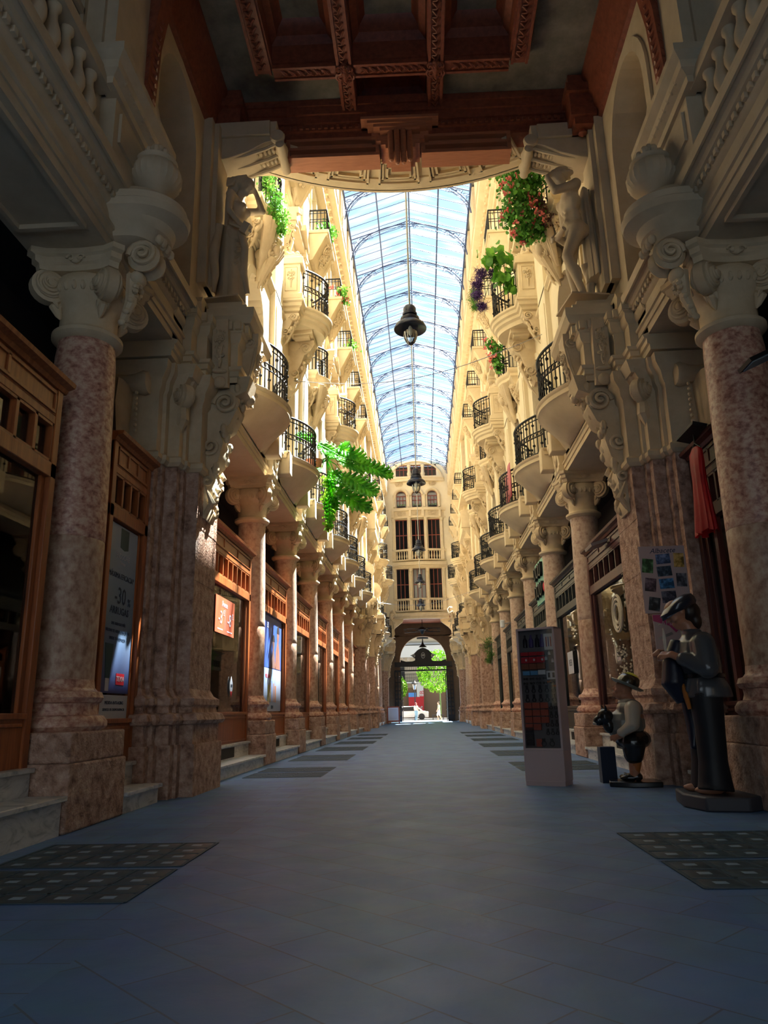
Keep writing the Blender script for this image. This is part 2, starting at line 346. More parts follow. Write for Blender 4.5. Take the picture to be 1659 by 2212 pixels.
def facade_walls():
    for s in (-1,1):
        mb=MB()
        for i,yc in enumerate(BAYS):
            bay_wall(mb,yc,[(6.28,8.42,.66,True),(10.0,12.45,.56,False),(15.05,17.0,.48,False)],6.26,19.1)
            # voussoir joints and surround of the arch (raised band)
            for sg in (-1,1):
                mb.box(-3.0,-2.965,yc+sg*.66-(.16 if sg<0 else 0),yc+sg*.66+(.16 if sg>0 else 0),6.28,8.42)
            ring=[(yc+.66*math.cos(t),8.42+.66*math.sin(t)) for t in [pi*k/14 for k in range(15)]]
            ring2=[(yc+.82*math.cos(t),8.42+.82*math.sin(t)) for t in [pi*k/14 for k in range(15)]]
            for k in range(14): mb.prism([ring[k],ring2[k],ring2[k+1],ring[k+1]],'x',-3.0,-2.965)
            # surrounds of the upper openings
            for (a,b,h) in ((10.0,12.45,.56),(15.05,17.0,.48)):
                mb.box(-3.0,-2.95,yc-h-.13,yc-h,a,b+.13); mb.box(-3.0,-2.95,yc+h,yc+h+.13,a,b+.13); mb.box(-3.0,-2.95,yc-h,yc+h,b,b+.13)
        # pilaster strips on the bay lines
        for k in range(14):
            y=10.7+3.75*k
            a,b=max(y-.42,10.75),min(y+.42,61.5)
            mb.box(-3.0,-2.90,a,b,6.3,13.2); mb.box(-3.0,-2.93,a+.06,b-.06,13.2,17.4)
            mb.box(-2.90,-2.88,a+.1,b-.1,7.2,9.4); 
        # end wall against the vestibule block
        if s>0: mb.mirror()
        struct(mb.build('wall_left' if s<0 else 'wall_right',M['wallpl']),'tall cream upper wall of the passage, %s-hand side'%SIDE[s])
        # dark rooms behind the openings
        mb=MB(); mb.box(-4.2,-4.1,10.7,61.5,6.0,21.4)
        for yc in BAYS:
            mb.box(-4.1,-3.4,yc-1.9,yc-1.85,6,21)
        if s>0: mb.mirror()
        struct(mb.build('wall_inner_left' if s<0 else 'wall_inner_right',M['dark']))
        # string courses and cornices
        mb=MB()
        prof=lambda z,p,h:[(-.05,z),(p*.35,z),(p*.45,z+h*.3),(p*.8,z+h*.45),(p,z+h*.6),(p,z+h),(-.05,z+h)]
        mb.sweep([(-3.0,10.75),(-3.0,61.5)],prof(17.35,.24,.32)); mb.sweep([(-3.0,10.75),(-3.0,61.5)],prof(18.75,.40,.38))
        mb.sweep([(-3.0,10.75),(-3.0,61.5)],prof(13.35,.10,.14)); mb.sweep([(-3.0,10.75),(-3.0,61.5)],prof(9.62,.10,.14))
        y=10.9
        while y<61.2:
            mb.box(-3.0,-2.78,y,y+.09,18.62,18.76); mb.blob((-2.98,y+.2,18.15),(.03,.07,.12),n=6,m=4); y+=.42
        if s>0: mb.mirror()
        struct(mb.build('trim_5' if s<0 else 'trim_6',M['plaster']),'stacked cornices below the glass roof, %s-hand side'%SIDE[s])
        # attic parapet blocks and posts; tall wall behind added to stop sun leaks
        mb=MB(); y=11.0
        while y<61:
            mb.box(-3.4,-3.1,y,y+2.85,19.1,22.6); mb.box(-3.05,-2.62,y,y+1.75,19.15,21.3); mb.box(-2.62,-2.59,y+.15,y+1.6,19.5,21.0); mb.box(-3.1,-2.78,y+1.75,y+2.85,19.15,20.1); y+=2.85
        if s>0: mb.mirror()
        struct(mb.build('trim_7' if s<0 else 'trim_8',M['plaster']),'attic wall blocks right under the roof eave, %s-hand side'%SIDE[s])
        # ground floor back wall behind the shops
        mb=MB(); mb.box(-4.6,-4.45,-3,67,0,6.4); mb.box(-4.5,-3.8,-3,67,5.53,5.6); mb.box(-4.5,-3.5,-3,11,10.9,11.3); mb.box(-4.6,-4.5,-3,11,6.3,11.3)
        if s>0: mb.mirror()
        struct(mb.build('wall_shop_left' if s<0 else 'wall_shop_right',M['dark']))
facade_walls()
# ------------------------------------------------------------------ glass roof
def roof():
    XE,ZE,ZR=2.58,21.45,22.3
    mb=MB()
    for sg in (-1,1): mb.loft([[(sg*XE,10.9,ZE),(0,10.9,ZR),(0,10.9,ZR+.012),(sg*XE,10.9,ZE+.012)],[(sg*XE,61.8,ZE),(0,61.8,ZR),(0,61.8,ZR+.012),(sg*XE,61.8,ZE+.012)]])
    t=empty('glass_roof',(0,0,0),0,'long pitched glass skylight of the passage with blue glazing bars','glass roof')
    mb.build('glass',M['roofglass'],t)
    mb=MB(); y=11.0; k=0
    while y<61.7:
        for sg in (-1,1): mb.tube([(sg*XE,y,ZE-.02),(0,y,ZR-.02)],.016,4)
        y+=.57
    mb.build('glazing_bar',M['blueiron'],t)['kind']='stuff'
    for sg,x in ((0,-.06),(0,.06),(-1,1.3),(1,1.3),(-1,XE),(1,XE)):
        xx=x if sg==0 else sg*x; z=ZR-(ZR-ZE)*abs(xx)/XE
        MB().box(xx-.03,xx+.03,10.9,61.8,z-.10,z-.03).build('purlin',M['blueiron'],t)
    for sg in (-1,1): MB().box(min(sg*2.56,sg*3.45),max(sg*2.56,sg*3.45),10.9,61.8,21.36,21.46).build('eave_gutter',M['steel'],t)  # deck strip added to close the eave gap and stop stray sun
    # roof trusses
    proto=empty('roof_truss',(0,11.6,0),0,'x','truss')
    mb=MB()
    for sg in (-1,1):
        mb.tube([(sg*XE,0,ZE-.12),(0,0,ZR-.12)],.032,4)
        arcp=[(sg*(XE-.02),0,ZE-1.15)]+[(sg*XE*math.cos(a)*.99,0,ZE-1.15+1.72*math.sin(a)) for a in [pi/2*k/12 for k in range(1,13)]]
        mb.tube(arcp,.028,4)
        arcp=[(sg*(XE-.14)*math.cos(a),0,ZE-1.1+1.56*math.sin(a)) for a in [pi/2*k/12 for k in range(13)]]
        mb.tube(arcp,.014,4)
    mb.build('rafter_arch',M['blueiron'],proto)
    mb=MB()
    for sg in (-1,1):
        for (x,z,r) in ((2.36,21.12,.17),(2.05,21.30,.17),(1.72,21.44,.14),(2.42,20.78,.13),(.22,21.85,.12),(.22,22.03,.08)):
            mb.tube([(sg*(x+r*math.cos(a)),0,z+r*.75*math.sin(a)) for a in [2*pi*k/12 for k in range(12)]],.009,4,True)
            mb.spiral((sg*x,0,z),r*.8,r*.2,1.2,.008,(sg,0,0),(0,0,1),(0,1,0),0,4)
        for a in (.15,.35,.55,.75):
            mb.tube([(sg*2.56*math.cos(a),0,20.3+1.72*math.sin(a)),(sg*2.56*math.cos(a*.85),0,min(21.38,20.75+1.2*math.sin(a)))],.01,4)
        mb.tube([(sg*2.5,0,20.6),(sg*1.9,0,21.3),(sg*.2,0,22.0)],.012,4)
    mb.build('scroll_filigree',M['blueiron'],proto)
    proto['group']='blue iron trusses under the glass roof'
    for k in range(18):
        y=11.7+2.85*k
        o=proto if k==0 else dup(proto,(0,y,0),group=proto['group'])
        o.location=(0,y,0)
        o['label']=('%s blue iron arched roof truss with scrolls, counted from the near end'%ORD[k]) if k<16 else 'blue iron roof truss %s the far facade'%('right at' if k==17 else 'one before')
roof()
# ------------------------------------------------------------------ vestibule shell (near end)
def vestibule():
    for s in (-1,1):
        mb=MB()
        # side wall above the entablature with an arched recess between pier and pilaster
        x0,x1=-3.5,-3.06
        mb.box(x0,x1,-3,2.6,6.26,11.2); mb.box(x0,x1,2.6,5.9,9.2,11.2); mb.box(x0,x1,5.9,7.35,6.26,11.2); mb.box(x0,x1,2.6,5.9,6.26,6.3)
        yc,h,zs=8.1,.75,8.6
        mb.box(x0,x1,7.35,8.85,9.5,11.2); mb.box(x0,x1,8.85,10.9,6.26,11.2)
        for sg in (-1,1):
            for i in range(8):
                t0=pi/2*i/8; t1=pi/2*(i+1)/8
                mb.prism([(yc+sg*h*math.cos(t0),zs+.85*math.sin(t0)),(yc+sg*h*math.cos(t1),zs+.85*math.sin(t1)),(yc+sg*h*math.cos(t1),9.5),(yc+sg*h*math.cos(t0),9.5)],'x',x0,x1)
        mb.box(-3.56,-3.5,7.0,9.2,6.2,10)
        # arch band
        r1=[(yc+(h+.0)*math.cos(t),zs+.85*math.sin(t)) for t in [pi*k/16 for k in range(17)]]
        r2=[(yc+(h+.16)*math.cos(t),zs+1.02*math.sin(t)) for t in [pi*k/16 for k in range(17)]]
        for k in range(16): mb.prism([r1[k],r2[k],r2[k+1],r1[k+1]],'x',-3.06,-3.02)
        mb.box(-3.06,-3.02,7.19,7.35,6.3,8.6); mb.box(-3.06,-3.02,8.85,9.01,6.3,8.6)
        # pilasters either side of the statue bay
        mb.box(-3.06,-2.93,9.25,10.05,6.9,9.75); mb.box(-3.0,-2.86,9.38,9.9,6.9,9.75)
        mb.box(-3.06,-2.94,5.95,6.85,7.35,10.9)
        if s>0: mb.mirror()
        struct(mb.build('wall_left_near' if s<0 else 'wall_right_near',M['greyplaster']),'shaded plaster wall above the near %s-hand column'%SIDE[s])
        # pedestal/impost of the upper pilaster
        mb=MB()
        prof=[(-.1,6.95),(.04,6.95),(.05,7.02),(.12,7.06),(.13,7.14),(.2,7.2),(.2,7.28),(-.1,7.28)]
        mb.sweep([(-3.06,5.85),(-2.9,5.85),(-2.9,7.0),(-3.06,7.0)],prof)
        mb.box(-3.06,-2.9,6.0,6.85,6.26,6.98); mb.box(-2.9,-2.87,6.1,6.75,6.5,6.85)
        for k in range(9): mb.blob((-2.80,5.95+.12*k,7.08),(.03,.04,.04),n=6,m=4)
        if s>0: mb.mirror()
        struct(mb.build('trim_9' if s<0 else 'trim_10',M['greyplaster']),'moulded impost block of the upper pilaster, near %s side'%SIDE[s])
    # floor-to-ceiling end spandrels above the platforms are left open towards the passage
    mb=MB(); z=10.52; S=.02; xa,xb=-2.12,1.76
    S=.02; sh=lambda x,y:(x,y+(x+3)*S)
    def slab(x0,x1,y0,y1): mb.loft([[(*sh(x0,y0),z),(*sh(x1,y0),z),(*sh(x1,y1),z),(*sh(x0,y1),z)],[(*sh(x0,y0),z+.1),(*sh(x1,y0),z+.1),(*sh(x1,y1),z+.1),(*sh(x0,y1),z+.1)]])
    slab(-3.5,xa,-3.2,10.6); slab(xb,3.5,-3.2,10.6); slab(xa,-.88,9.06,10.6); slab(.50,xb,9.06,10.6); slab(-.88,.50,9.95,10.6); slab(xa,xb,-3.2,2.1)
    mb.box(-3.5,3.5,-3.2,11.1,11.0,11.3)
    struct(mb.build('ceiling',M['ceil']),'sooty grey panels of the coffered ceiling')
vestibule()
def coffers():
    t=empty('coffered_ceiling_frame',(0,0,0),0,'carved mahogany lattice of beams below the sooty ceiling','ceiling beams')
    def beam(a,b,w,z0,z1,nm='beam'):
        mb=MB(); d=(Vector(b)-Vector(a)).normalized(); n=Vector((d.y,-d.x))
        for k,(ww,za,zb) in enumerate(((w,z0+.05,z1),(w*.8,z0,z0+.05))):
            mb.loft([[(a[0]+n.x*ww/2,a[1]+n.y*ww/2,za),(a[0]-n.x*ww/2,a[1]-n.y*ww/2,za),(a[0]-n.x*ww/2,a[1]-n.y*ww/2,zb),(a[0]+n.x*ww/2,a[1]+n.y*ww/2,zb)],
                     [(b[0]+n.x*ww/2,b[1]+n.y*ww/2,za),(b[0]-n.x*ww/2,b[1]-n.y*ww/2,za),(b[0]-n.x*ww/2,b[1]-n.y*ww/2,zb),(b[0]+n.x*ww/2,b[1]+n.y*ww/2,zb)]])
        for sg in (-1,1):   # raised edge fillets
            q=n*sg*w*.36
            mb.loft([[(p[0]+q.x+n.x*e,p[1]+q.y+n.y*e,zz) for e,zz in ((-.02,z0-.03),(.02,z0-.03),(.02,z0),(-.02,z0))] for p in (a,b)])
        o=mb.build(nm,M['wood'],t)
        L=(Vector(b)-Vector(a)).length; c=MB(); k=0; u=.12
        while u<L-.1:
            p=Vector(a)+d*u
            c.tube([(p.x-n.x*w*.2,p.y-n.y*w*.2,z0-.005),(p.x+d.x*.05,p.y+d.y*.05,z0-.03),(p.x+n.x*w*.2,p.y+n.y*w*.2,z0-.005)],.018,5)
            c.tube([(p.x+n.x*w*.2,p.y+n.y*w*.2,z0-.005),(p.x+d.x*.09,p.y+d.y*.09,z0-.028),(p.x-n.x*w*.2+d.x*.11,p.y-n.y*w*.2+d.y*.11,z0-.005)],.014,5); u+=.125
        c.build('carved_guilloche',M['wood'],o)
    z0,z1=10.33,11.0
    X=[-2.12,-.88,.50,1.76]
    beam((X[0],2.0),(X[0],9.06),.30,z0,z1); beam((X[3],2.0),(X[3],9.06),.30,z0,z1)
    beam((X[1],2.0),(X[1],9.9),.26,z0,z1); beam((X[2],2.0),(X[2],9.9),.26,z0,z1)
    for (a,b) in ((X[0]+.15,X[1]-.13),(X[1]+.13,X[2]-.13),(X[2]+.13,X[3]-.15)): beam((a,9.06),(b,9.06),.28,z0,z1)
    for yb in (6.6,4.2,2.1):
        for (a,b) in ((X[0]+.15,X[1]-.13),(X[1]+.13,X[2]-.13),(X[2]+.13,X[3]-.15)): beam((a,yb),(b,yb),.28,z0,z1)
    # inner step mouldings of each coffer
    mb=MB()
    cells=[(X[i],X[i+1],ya,yb) for i in range(3) for ya,yb in ((4.2,6.6),(6.6,9.06),(9.06,10.1))]
    for a,b,c,d in cells:
        if d>10 and (a,b)!=(X[1],X[2]): continue
        mb.sweep([(a+.14,c+.14),(b-.14,c+.14),(b-.14,d-.14),(a+.14,d-.14)],[(0,10.7),(-.10,10.78),(-.12,10.9),(-.2,11.0),(0,11.0)],True)
    mb.build('coffer_moulding',M['wood'],t)
    # boss ornaments on crossings
    for x in (X[1],X[2]):
        c=MB(); carving(c,(x,9.06,z0-.04),(1,0,0),(0,1,0),(0,0,-1),.34,.34,3,1.2,.025); c.blob((x,9.06,z0-.06),(.06,.06,.05)); c.build('carved_boss',M['wood'],t)
    # outer cornice round the room
    mb=MB()
    prof=[(0,9.72),(.06,9.75),(.07,9.84),(.12,9.9),(.13,10.05),(.19,10.14),(.20,10.3),(.26,10.42),(.26,10.55),(0,10.55)]
    mb.sweep([(-3.06,2.0),(-3.06,9.62)],prof)
    mb.build('wall_cornice',M['wood'],t)
    mb=MB(); mb.sweep([(3.06,9.62),(3.06,2.0)],prof); mb.build('wall_cornice',M['wood'],t)
    for s in (-1,1):
        mb=MB(); a=s*2.78
        mb.box(a-.20,a+.20,9.5,9.88,9.75,10.5); mb.box(a-.14,a+.14,9.55,9.83,9.62,9.75); mb.box(a-.25,a+.25,9.44,9.9,10.15,10.3); mb.lathe([(.02,9.52),(.07,9.56),(.05,9.62)],(a,9.7,0),12)
        mb.build('corner_block',M['wood'],t)
        # hanging carved wall bracket
        mb=MB(); x=-2.96
        mb.sweep([(-3.03,6.72),(-3.03,6.98)],[(0,7.55),(.12,7.62),(.16,8.6),(.26,9.3),(.45,9.75),(.45,10.3),(0,10.3)])
        for k in range(12): mb.tube([(-2.93+.0*k,6.72,7.7+.11*k),(-2.90+.006*k,6.85,7.66+.11*k),(-2.92,6.98,7.7+.11*k)],.022,5)
        mb.blob((-2.94,6.85,7.55),(.09,.1,.09)); mb.box(-3.06,-2.55,6.6,7.1,9.75,10.4)
        if s>0: mb.v=[(-x,y,z) for x,y,z in mb.v]
        mb.build('wall_bracket',M['wood'],t)
    return t
SKEW[0]=.02
coffers()
def front_beam():
    t=empty('front_ceiling_beam',(0,10,0),0,'red-brown wooden front beam with two sunk panels and a stepped central pendant','beam')
    y=0
    mb=MB()
    for (a,b,ya) in ((9.92,10.02,-.05),(10.02,10.12,-.10),(10.12,10.26,-.15),(10.26,10.40,-.19),(10.40,10.55,-.22)): mb.box(-3.03,3.03,ya,.3,a,b)
    mb.box(-3.03,3.03,-.03,.3,9.88,9.92); k=-2.9
    while k<2.9: mb.box(k,k+.05,-.135,-.1,10.04,10.10); k+=.1
    mb.build('beam',M['wood'],t)
    for (a,b) in ((-1.93,-.42),(.26,1.70)):
        mb=MB(); mb.box(a,b,.06,.3,9.56,9.92)
        for (za,zb) in ((9.56,9.60),(9.71,9.755),(9.87,9.92)): mb.box(a,b,-.04,.06,za,zb)
        mb.box(a,a+.06,-.04,.06,9.6,9.88); mb.box(b-.06,b,-.04,.06,9.6,9.88)
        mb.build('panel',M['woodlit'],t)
    mb=MB(); c=-.08
    for k in range(5): # stepped centre piece narrowing downwards
        w=.46-.075*k; mb.box(c-w,c+w,-.10-.015*k,.3,9.84-.085*k,9.93-.085*k)
    for k in range(4):
        w=.62-.10*k; mb.box(c-w,c+w,-.30+.03*k,.2,10.02-.05*k,10.07-.05*k)
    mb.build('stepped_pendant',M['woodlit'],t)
    for k,dx in enumerate((-.15,-.05,.05,.15)):
        zb=9.26 if k in (1,2) else 9.34
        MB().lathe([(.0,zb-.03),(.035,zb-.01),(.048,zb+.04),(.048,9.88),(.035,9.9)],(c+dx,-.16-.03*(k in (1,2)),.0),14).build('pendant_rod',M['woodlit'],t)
front_beam()
def bow_soffit():
    # underside of the bowed balcony beyond the front beam
    t=empty('bowed_balcony_soffit',(0,0,0),0,'cream bowed balcony underside with sunk panels beyond the wooden beam','balcony')
    cx,cyy,Rr=-.1,6.6,4.60; z=9.88
    def P(a,r): return (cx+r*math.sin(a),cyy+r*math.cos(a))
    A=.63; N=28
    mb=MB()
    outer=[P(-A+2*A*k/N,Rr) for k in range(N+1)]
    poly=[(-3.0,10.3)]+outer+[(3.0,10.3)]
    mb.prism(poly,'z',z,z+.35)
    mb.build('slab',M['plaster'],t)
    mb=MB()
    for k in range(N):
        a0,a1=-A+2*A*k/N,-A+2*A*(k+1)/N
        for r0,r1,za,zb in ((Rr-.30,Rr-.0,z-.03,z),(Rr-.02,Rr+.05,z-.03,z+.12),(Rr+.05,Rr+.10,z+.02,z+.3)):
            mb.loft([[(*P(a0,r0),za),(*P(a0,r1),za),(*P(a0,r1),zb),(*P(a0,r0),zb)],[(*P(a1,r0),za),(*P(a1,r1),za),(*P(a1,r1),zb),(*P(a1,r0),zb)]])
    mb.build('edge_moulding',M['plaster'],t)
    # sunk panels: raised frames
    for k in range(5):
        a0=-.50+.205*k; a1=a0+.165; r0,r1=3.84,4.40
        for (i,dz) in ((0,.07),(.06,.04),(.14,.06)):
            mb=MB(); aa,ab=a0+i/4.5,a1-i/4.5; ra,rb=r0+i,r1-i
            w=.032
            for (u0,u1,v0,v1) in ((aa,ab,ra,ra+w),(aa,ab,rb-w,rb),(aa,aa+w/4,ra,rb),(ab-w/4,ab,ra,rb)):
                n=4; rings=[]
                for q in range(n+1):
                    a=u0+(u1-u0)*q/n; rings.append([(*P(a,v0),z-dz),(*P(a,v1),z-dz),(*P(a,v1),z),(*P(a,v0),z)])
                mb.loft(rings)
            mb.build('panel_moulding',M['plaster'],t)
    # front parapet above (the balcony's stone front)
    mb=MB()
    for k in range(N):
        a0,a1=-A+2*A*k/N,-A+2*A*(k+1)/N
        mb.loft([[(*P(a0,Rr-.15),z+.3),(*P(a0,Rr),z+.3),(*P(a0,Rr),z+1.2),(*P(a0,Rr-.15),z+1.2)],[(*P(a1,Rr-.15),z+.3),(*P(a1,Rr),z+.3),(*P(a1,Rr),z+1.2),(*P(a1,Rr-.15),z+1.2)]])
    mb.build('parapet',M['plaster'],t)
    # wall above
    mb=MB(); mb.box(-3.4,3.4,10.75,10.95,11.0,22.2); struct(mb.build('wall_near_end',M['wallpl']),'upper wall above the near arch')
    for s in (-1,1):
        mb=MB(); mb.box(-3.06,-1.95,9.98,10.75,9.9,11.0)
        mb.box(-3.06,-2.9,9.98,10.75,6.3,9.9)
        if s>0: mb.v=[(-x,y,z) for x,y,z in mb.v]
        struct(mb.build('wall_corner_left' if s<0 else 'wall_corner_right',M['plaster']))
bow_soffit()
SKEW[0]=0.0
# ================================================================== COLUMNS
def volute_mb(r=.17,t=.17):
    """snail volute lying in the local x(out)/z plane, axis along y, centre at origin"""
    mb=MB()
    for sg in (-1,1):
        mb.lathe([(r,0),(r*1.0,t*.30),(r*.80,t*.36),(r*.78,t*.46),(r*.52,t*.52),(r*.50,t*.66),(r*.26,t*.70),(r*.24,t*.84),(.02,t*.9)] if sg>0 else
                 [(r,0),(r*1.0,-t*.30),(r*.80,-t*.36),(r*.78,-t*.46),(r*.52,-t*.52),(r*.50,-t*.66),(r*.26,-t*.70),(r*.24,-t*.84),(.02,-t*.9)],(0,0,0),20,axis='y')
        mb.spiral((0,sg*t*.34,0),r*.95,r*.12,2.3,r*.10,(-1,0,0),(0,0,1),(0,sg,0),t*.5,6,a0=-.5,rt1=r*.08)
    return mb
def column_parts(root,plinth_half=.5,rs=.315,up='pink'):
    hx=.47
    mb=MB(); mb.box(-hx,hx,-plinth_half,plinth_half,0,.54); mb.build('lower_plinth',M['rough'],root,bevel=.02)
    mb=MB(); mb.box(-hx+.02,hx-.02,-plinth_half+.03,plinth_half-.03,.54,.79); mb.build('upper_plinth',M['rough'],root,bevel=.018)
    MB().lathe([(.30,.79),(.43,.79),(.465,.83),(.465,.87),(.43,.92),(.385,.93),(.37,.98),(.375,1.03),(.40,1.04),(.42,1.08),(.40,1.13),(.36,1.14),(.335,1.17),(rs,1.24),(rs-.02,1.24)],n=36).build('base_mouldings',M['pink'],root)
    j=2.55
    MB().lathe([(rs,1.24)]+[(rs-.0*k,1.24+(j-1.24)*k/6) for k in range(1,6)]+[(rs,j-.01),(rs-.006,j)],n=40).build('lower_drum',M['tan'],root)
    MB().lathe([(rs-.006,j),(rs,j+.01)]+[(rs-.035*((z-j)/2.1)**1.5,z) for z in [j+.1+.2*k for k in range(10)]]+[(.28,4.62)],n=40).build('upper_drum',M[up],root)
    cap=MB()
    cap.lathe([(.25,4.60),(.31,4.62),(.35,4.66),(.35,4.70),(.30,4.73),(.285,4.76),(.285,4.95),(.31,5.0),(.37,5.06),(.40,5.14),(.40,5.20),(.34,5.3),(.30,5.36)],n=36)
    for k in range(28):
        a=2*pi*k/28; cap.blob((.385*math.cos(a),.385*math.sin(a),5.13),(.03,.03,.055),n=6,m=5)
    # abacus, concave sides with cut corners
    rings=[]
    for sc,z in ((.84,5.30),(.86,5.36),(.92,5.38),(.93,5.44),(1.0,5.46),(1.0,5.52)):
        ring=[]
        for q in range(4):
            A=q*pi/2+pi/4
            for k in range(-1,8):
                if k<0: a=A; r=.66; ring.append((r*math.cos(a-.09)*sc,r*math.sin(a-.09)*sc,z)); ring.append((r*math.cos(a+.09)*sc,r*math.sin(a+.09)*sc,z)); continue
                t=(k+.5)/8; aa=A+.12+(pi/2-.24)*t; e=abs(t-.5)*2; r=(.455/max(math.cos(aa-(A+pi/4)),.5))-.03*(1-e*e)
                r=min(r,.62); ring.append((r*math.cos(aa)*sc,r*math.sin(aa)*sc,z))
        rings.append(ring)
    cap.loft(rings)
    co=cap.build('capital',M['carve'],root)
    for q in range(4):
        A=q*pi/2+pi/4
        v=volute_mb(.175,.17)
        # channel linking to the echinus and the small hanging leaf
        v.tube([(-.26,0,.12),(-.14,0,.155),(-.02,0,.15)],.045,8)
        v.tube([(-.12,0,-.13),(-.09,0,-.20),(-.13,0,-.27),(-.15,0,-.31)],[.035,.05,.03,.008],8,flat=1.3)
        for dd in (-.05,.05): v.tube([(-.12,dd*.6,-.12),(-.07,dd,-.17),(-.10,dd*1.1,-.22)],[.02,.028,.006],6)
        v.M=None
        o=v.build('volute',M['carve'],co,loc=(.44*math.cos(A),.44*math.sin(A),5.15),rz=A)
    for q in range(4):
        A=q*pi/2; m=MB(); m.blob((0,0,0),(.03,.06,.05)); m.spiral((.02,.05,.0),.045,.01,1,.012,(0,1,0),(0,0,1),n=5); m.spiral((.02,-.05,.0),.045,.01,1,.012,(0,-1,0),(0,0,1),n=5)
        m.build('fleuron',M['carve'],co,loc=(.40*math.cos(A),.40*math.sin(A),5.41),rz=A)
def columns():
    near=empty('stone_column',(-3.38,6.83,0),0,'big mottled pink marble column nearest the camera on the left, stone volutes on top','column')
    column_parts(near,.6,.325)
    dup(near,(3.36,6.83+DY,0),pi,'big pink marble column nearest the camera on the right, half in darkness behind the tall statue')
    col=empty('stone_column',(-3.38,YC[0],0),0,'first free column on the left beyond the stepped pier, beside the red price poster','column','row of ionic columns on both sides')
    column_parts(col,.49,.30,'tan2')
    for s in (-1,1):
        for k,y in enumerate(YC):
            if s<0 and k==0: continue
            lab='%s ionic column on the %s counted from the near pier'%(ORD[k],SIDE[s])
            if s>0 and k==0: lab='first free column on the right, tan and pink drums, behind the small statue of a man'
            if s>0 and k==1: lab='second free column on the right, just behind the souvenir display'
            dup(col,(s*3.38,YS(s,y),0),rot(s),lab,col['group'])
        dup(col,(s*3.38,YS(s,40.7),0),rot(s),'single column between the two middle piers on the %s'%SIDE[s],col['group'])
        for k,y in enumerate(YF):
            dup(col,(s*3.38,YS(s,y),0),rot(s),'%s column past the middle piers on the %s, far away'%(ORD[k],SIDE[s]),col['group'])
columns()
# ------------------------------------------------------------------ compound piers
def pier_plan(g=0.0,b=0.0):
    """plan (local: origin at (0,yc) of the left wall; x is world x of the left side), g grows the outline"""
    P=[(-4.0,-1.12),(-3.24,-1.12),(-3.24,-.98),(-3.19,-.98),(-3.19,-.86),(-3.04,-.86),(-3.04,-.72),(-3.0,-.72),(-3.0,-.60),(-2.84,-.60),(-2.84,.32),(-3.0,.32),(-3.0,.46),(-3.12,.46),(-3.12,.95),(-4.0,.95)]
    if not g: return P
    # outward offset by mitre
    n=len(P); out=[]
    for i,p in enumerate(P):
        a=Vector(P[i-1]);c=Vector(p);d=Vector(P[(i+1)%n]); t0=(c-a).normalized();t1=(d-c).normalized()
        n0=Vector((t0.y,-t0.x));n1=Vector((t1.y,-t1.x)); q=(n0+n1); 
        if q.length<1e-6: q=n0
        q=q.normalized(); k=min(1/max(.3,q.dot(n0)),1.5); out.append((c.x+q.x*g*k,c.y+q.y*g*k))
    return out
def ring(P,z): return [(x,y,z) for x,y in P]
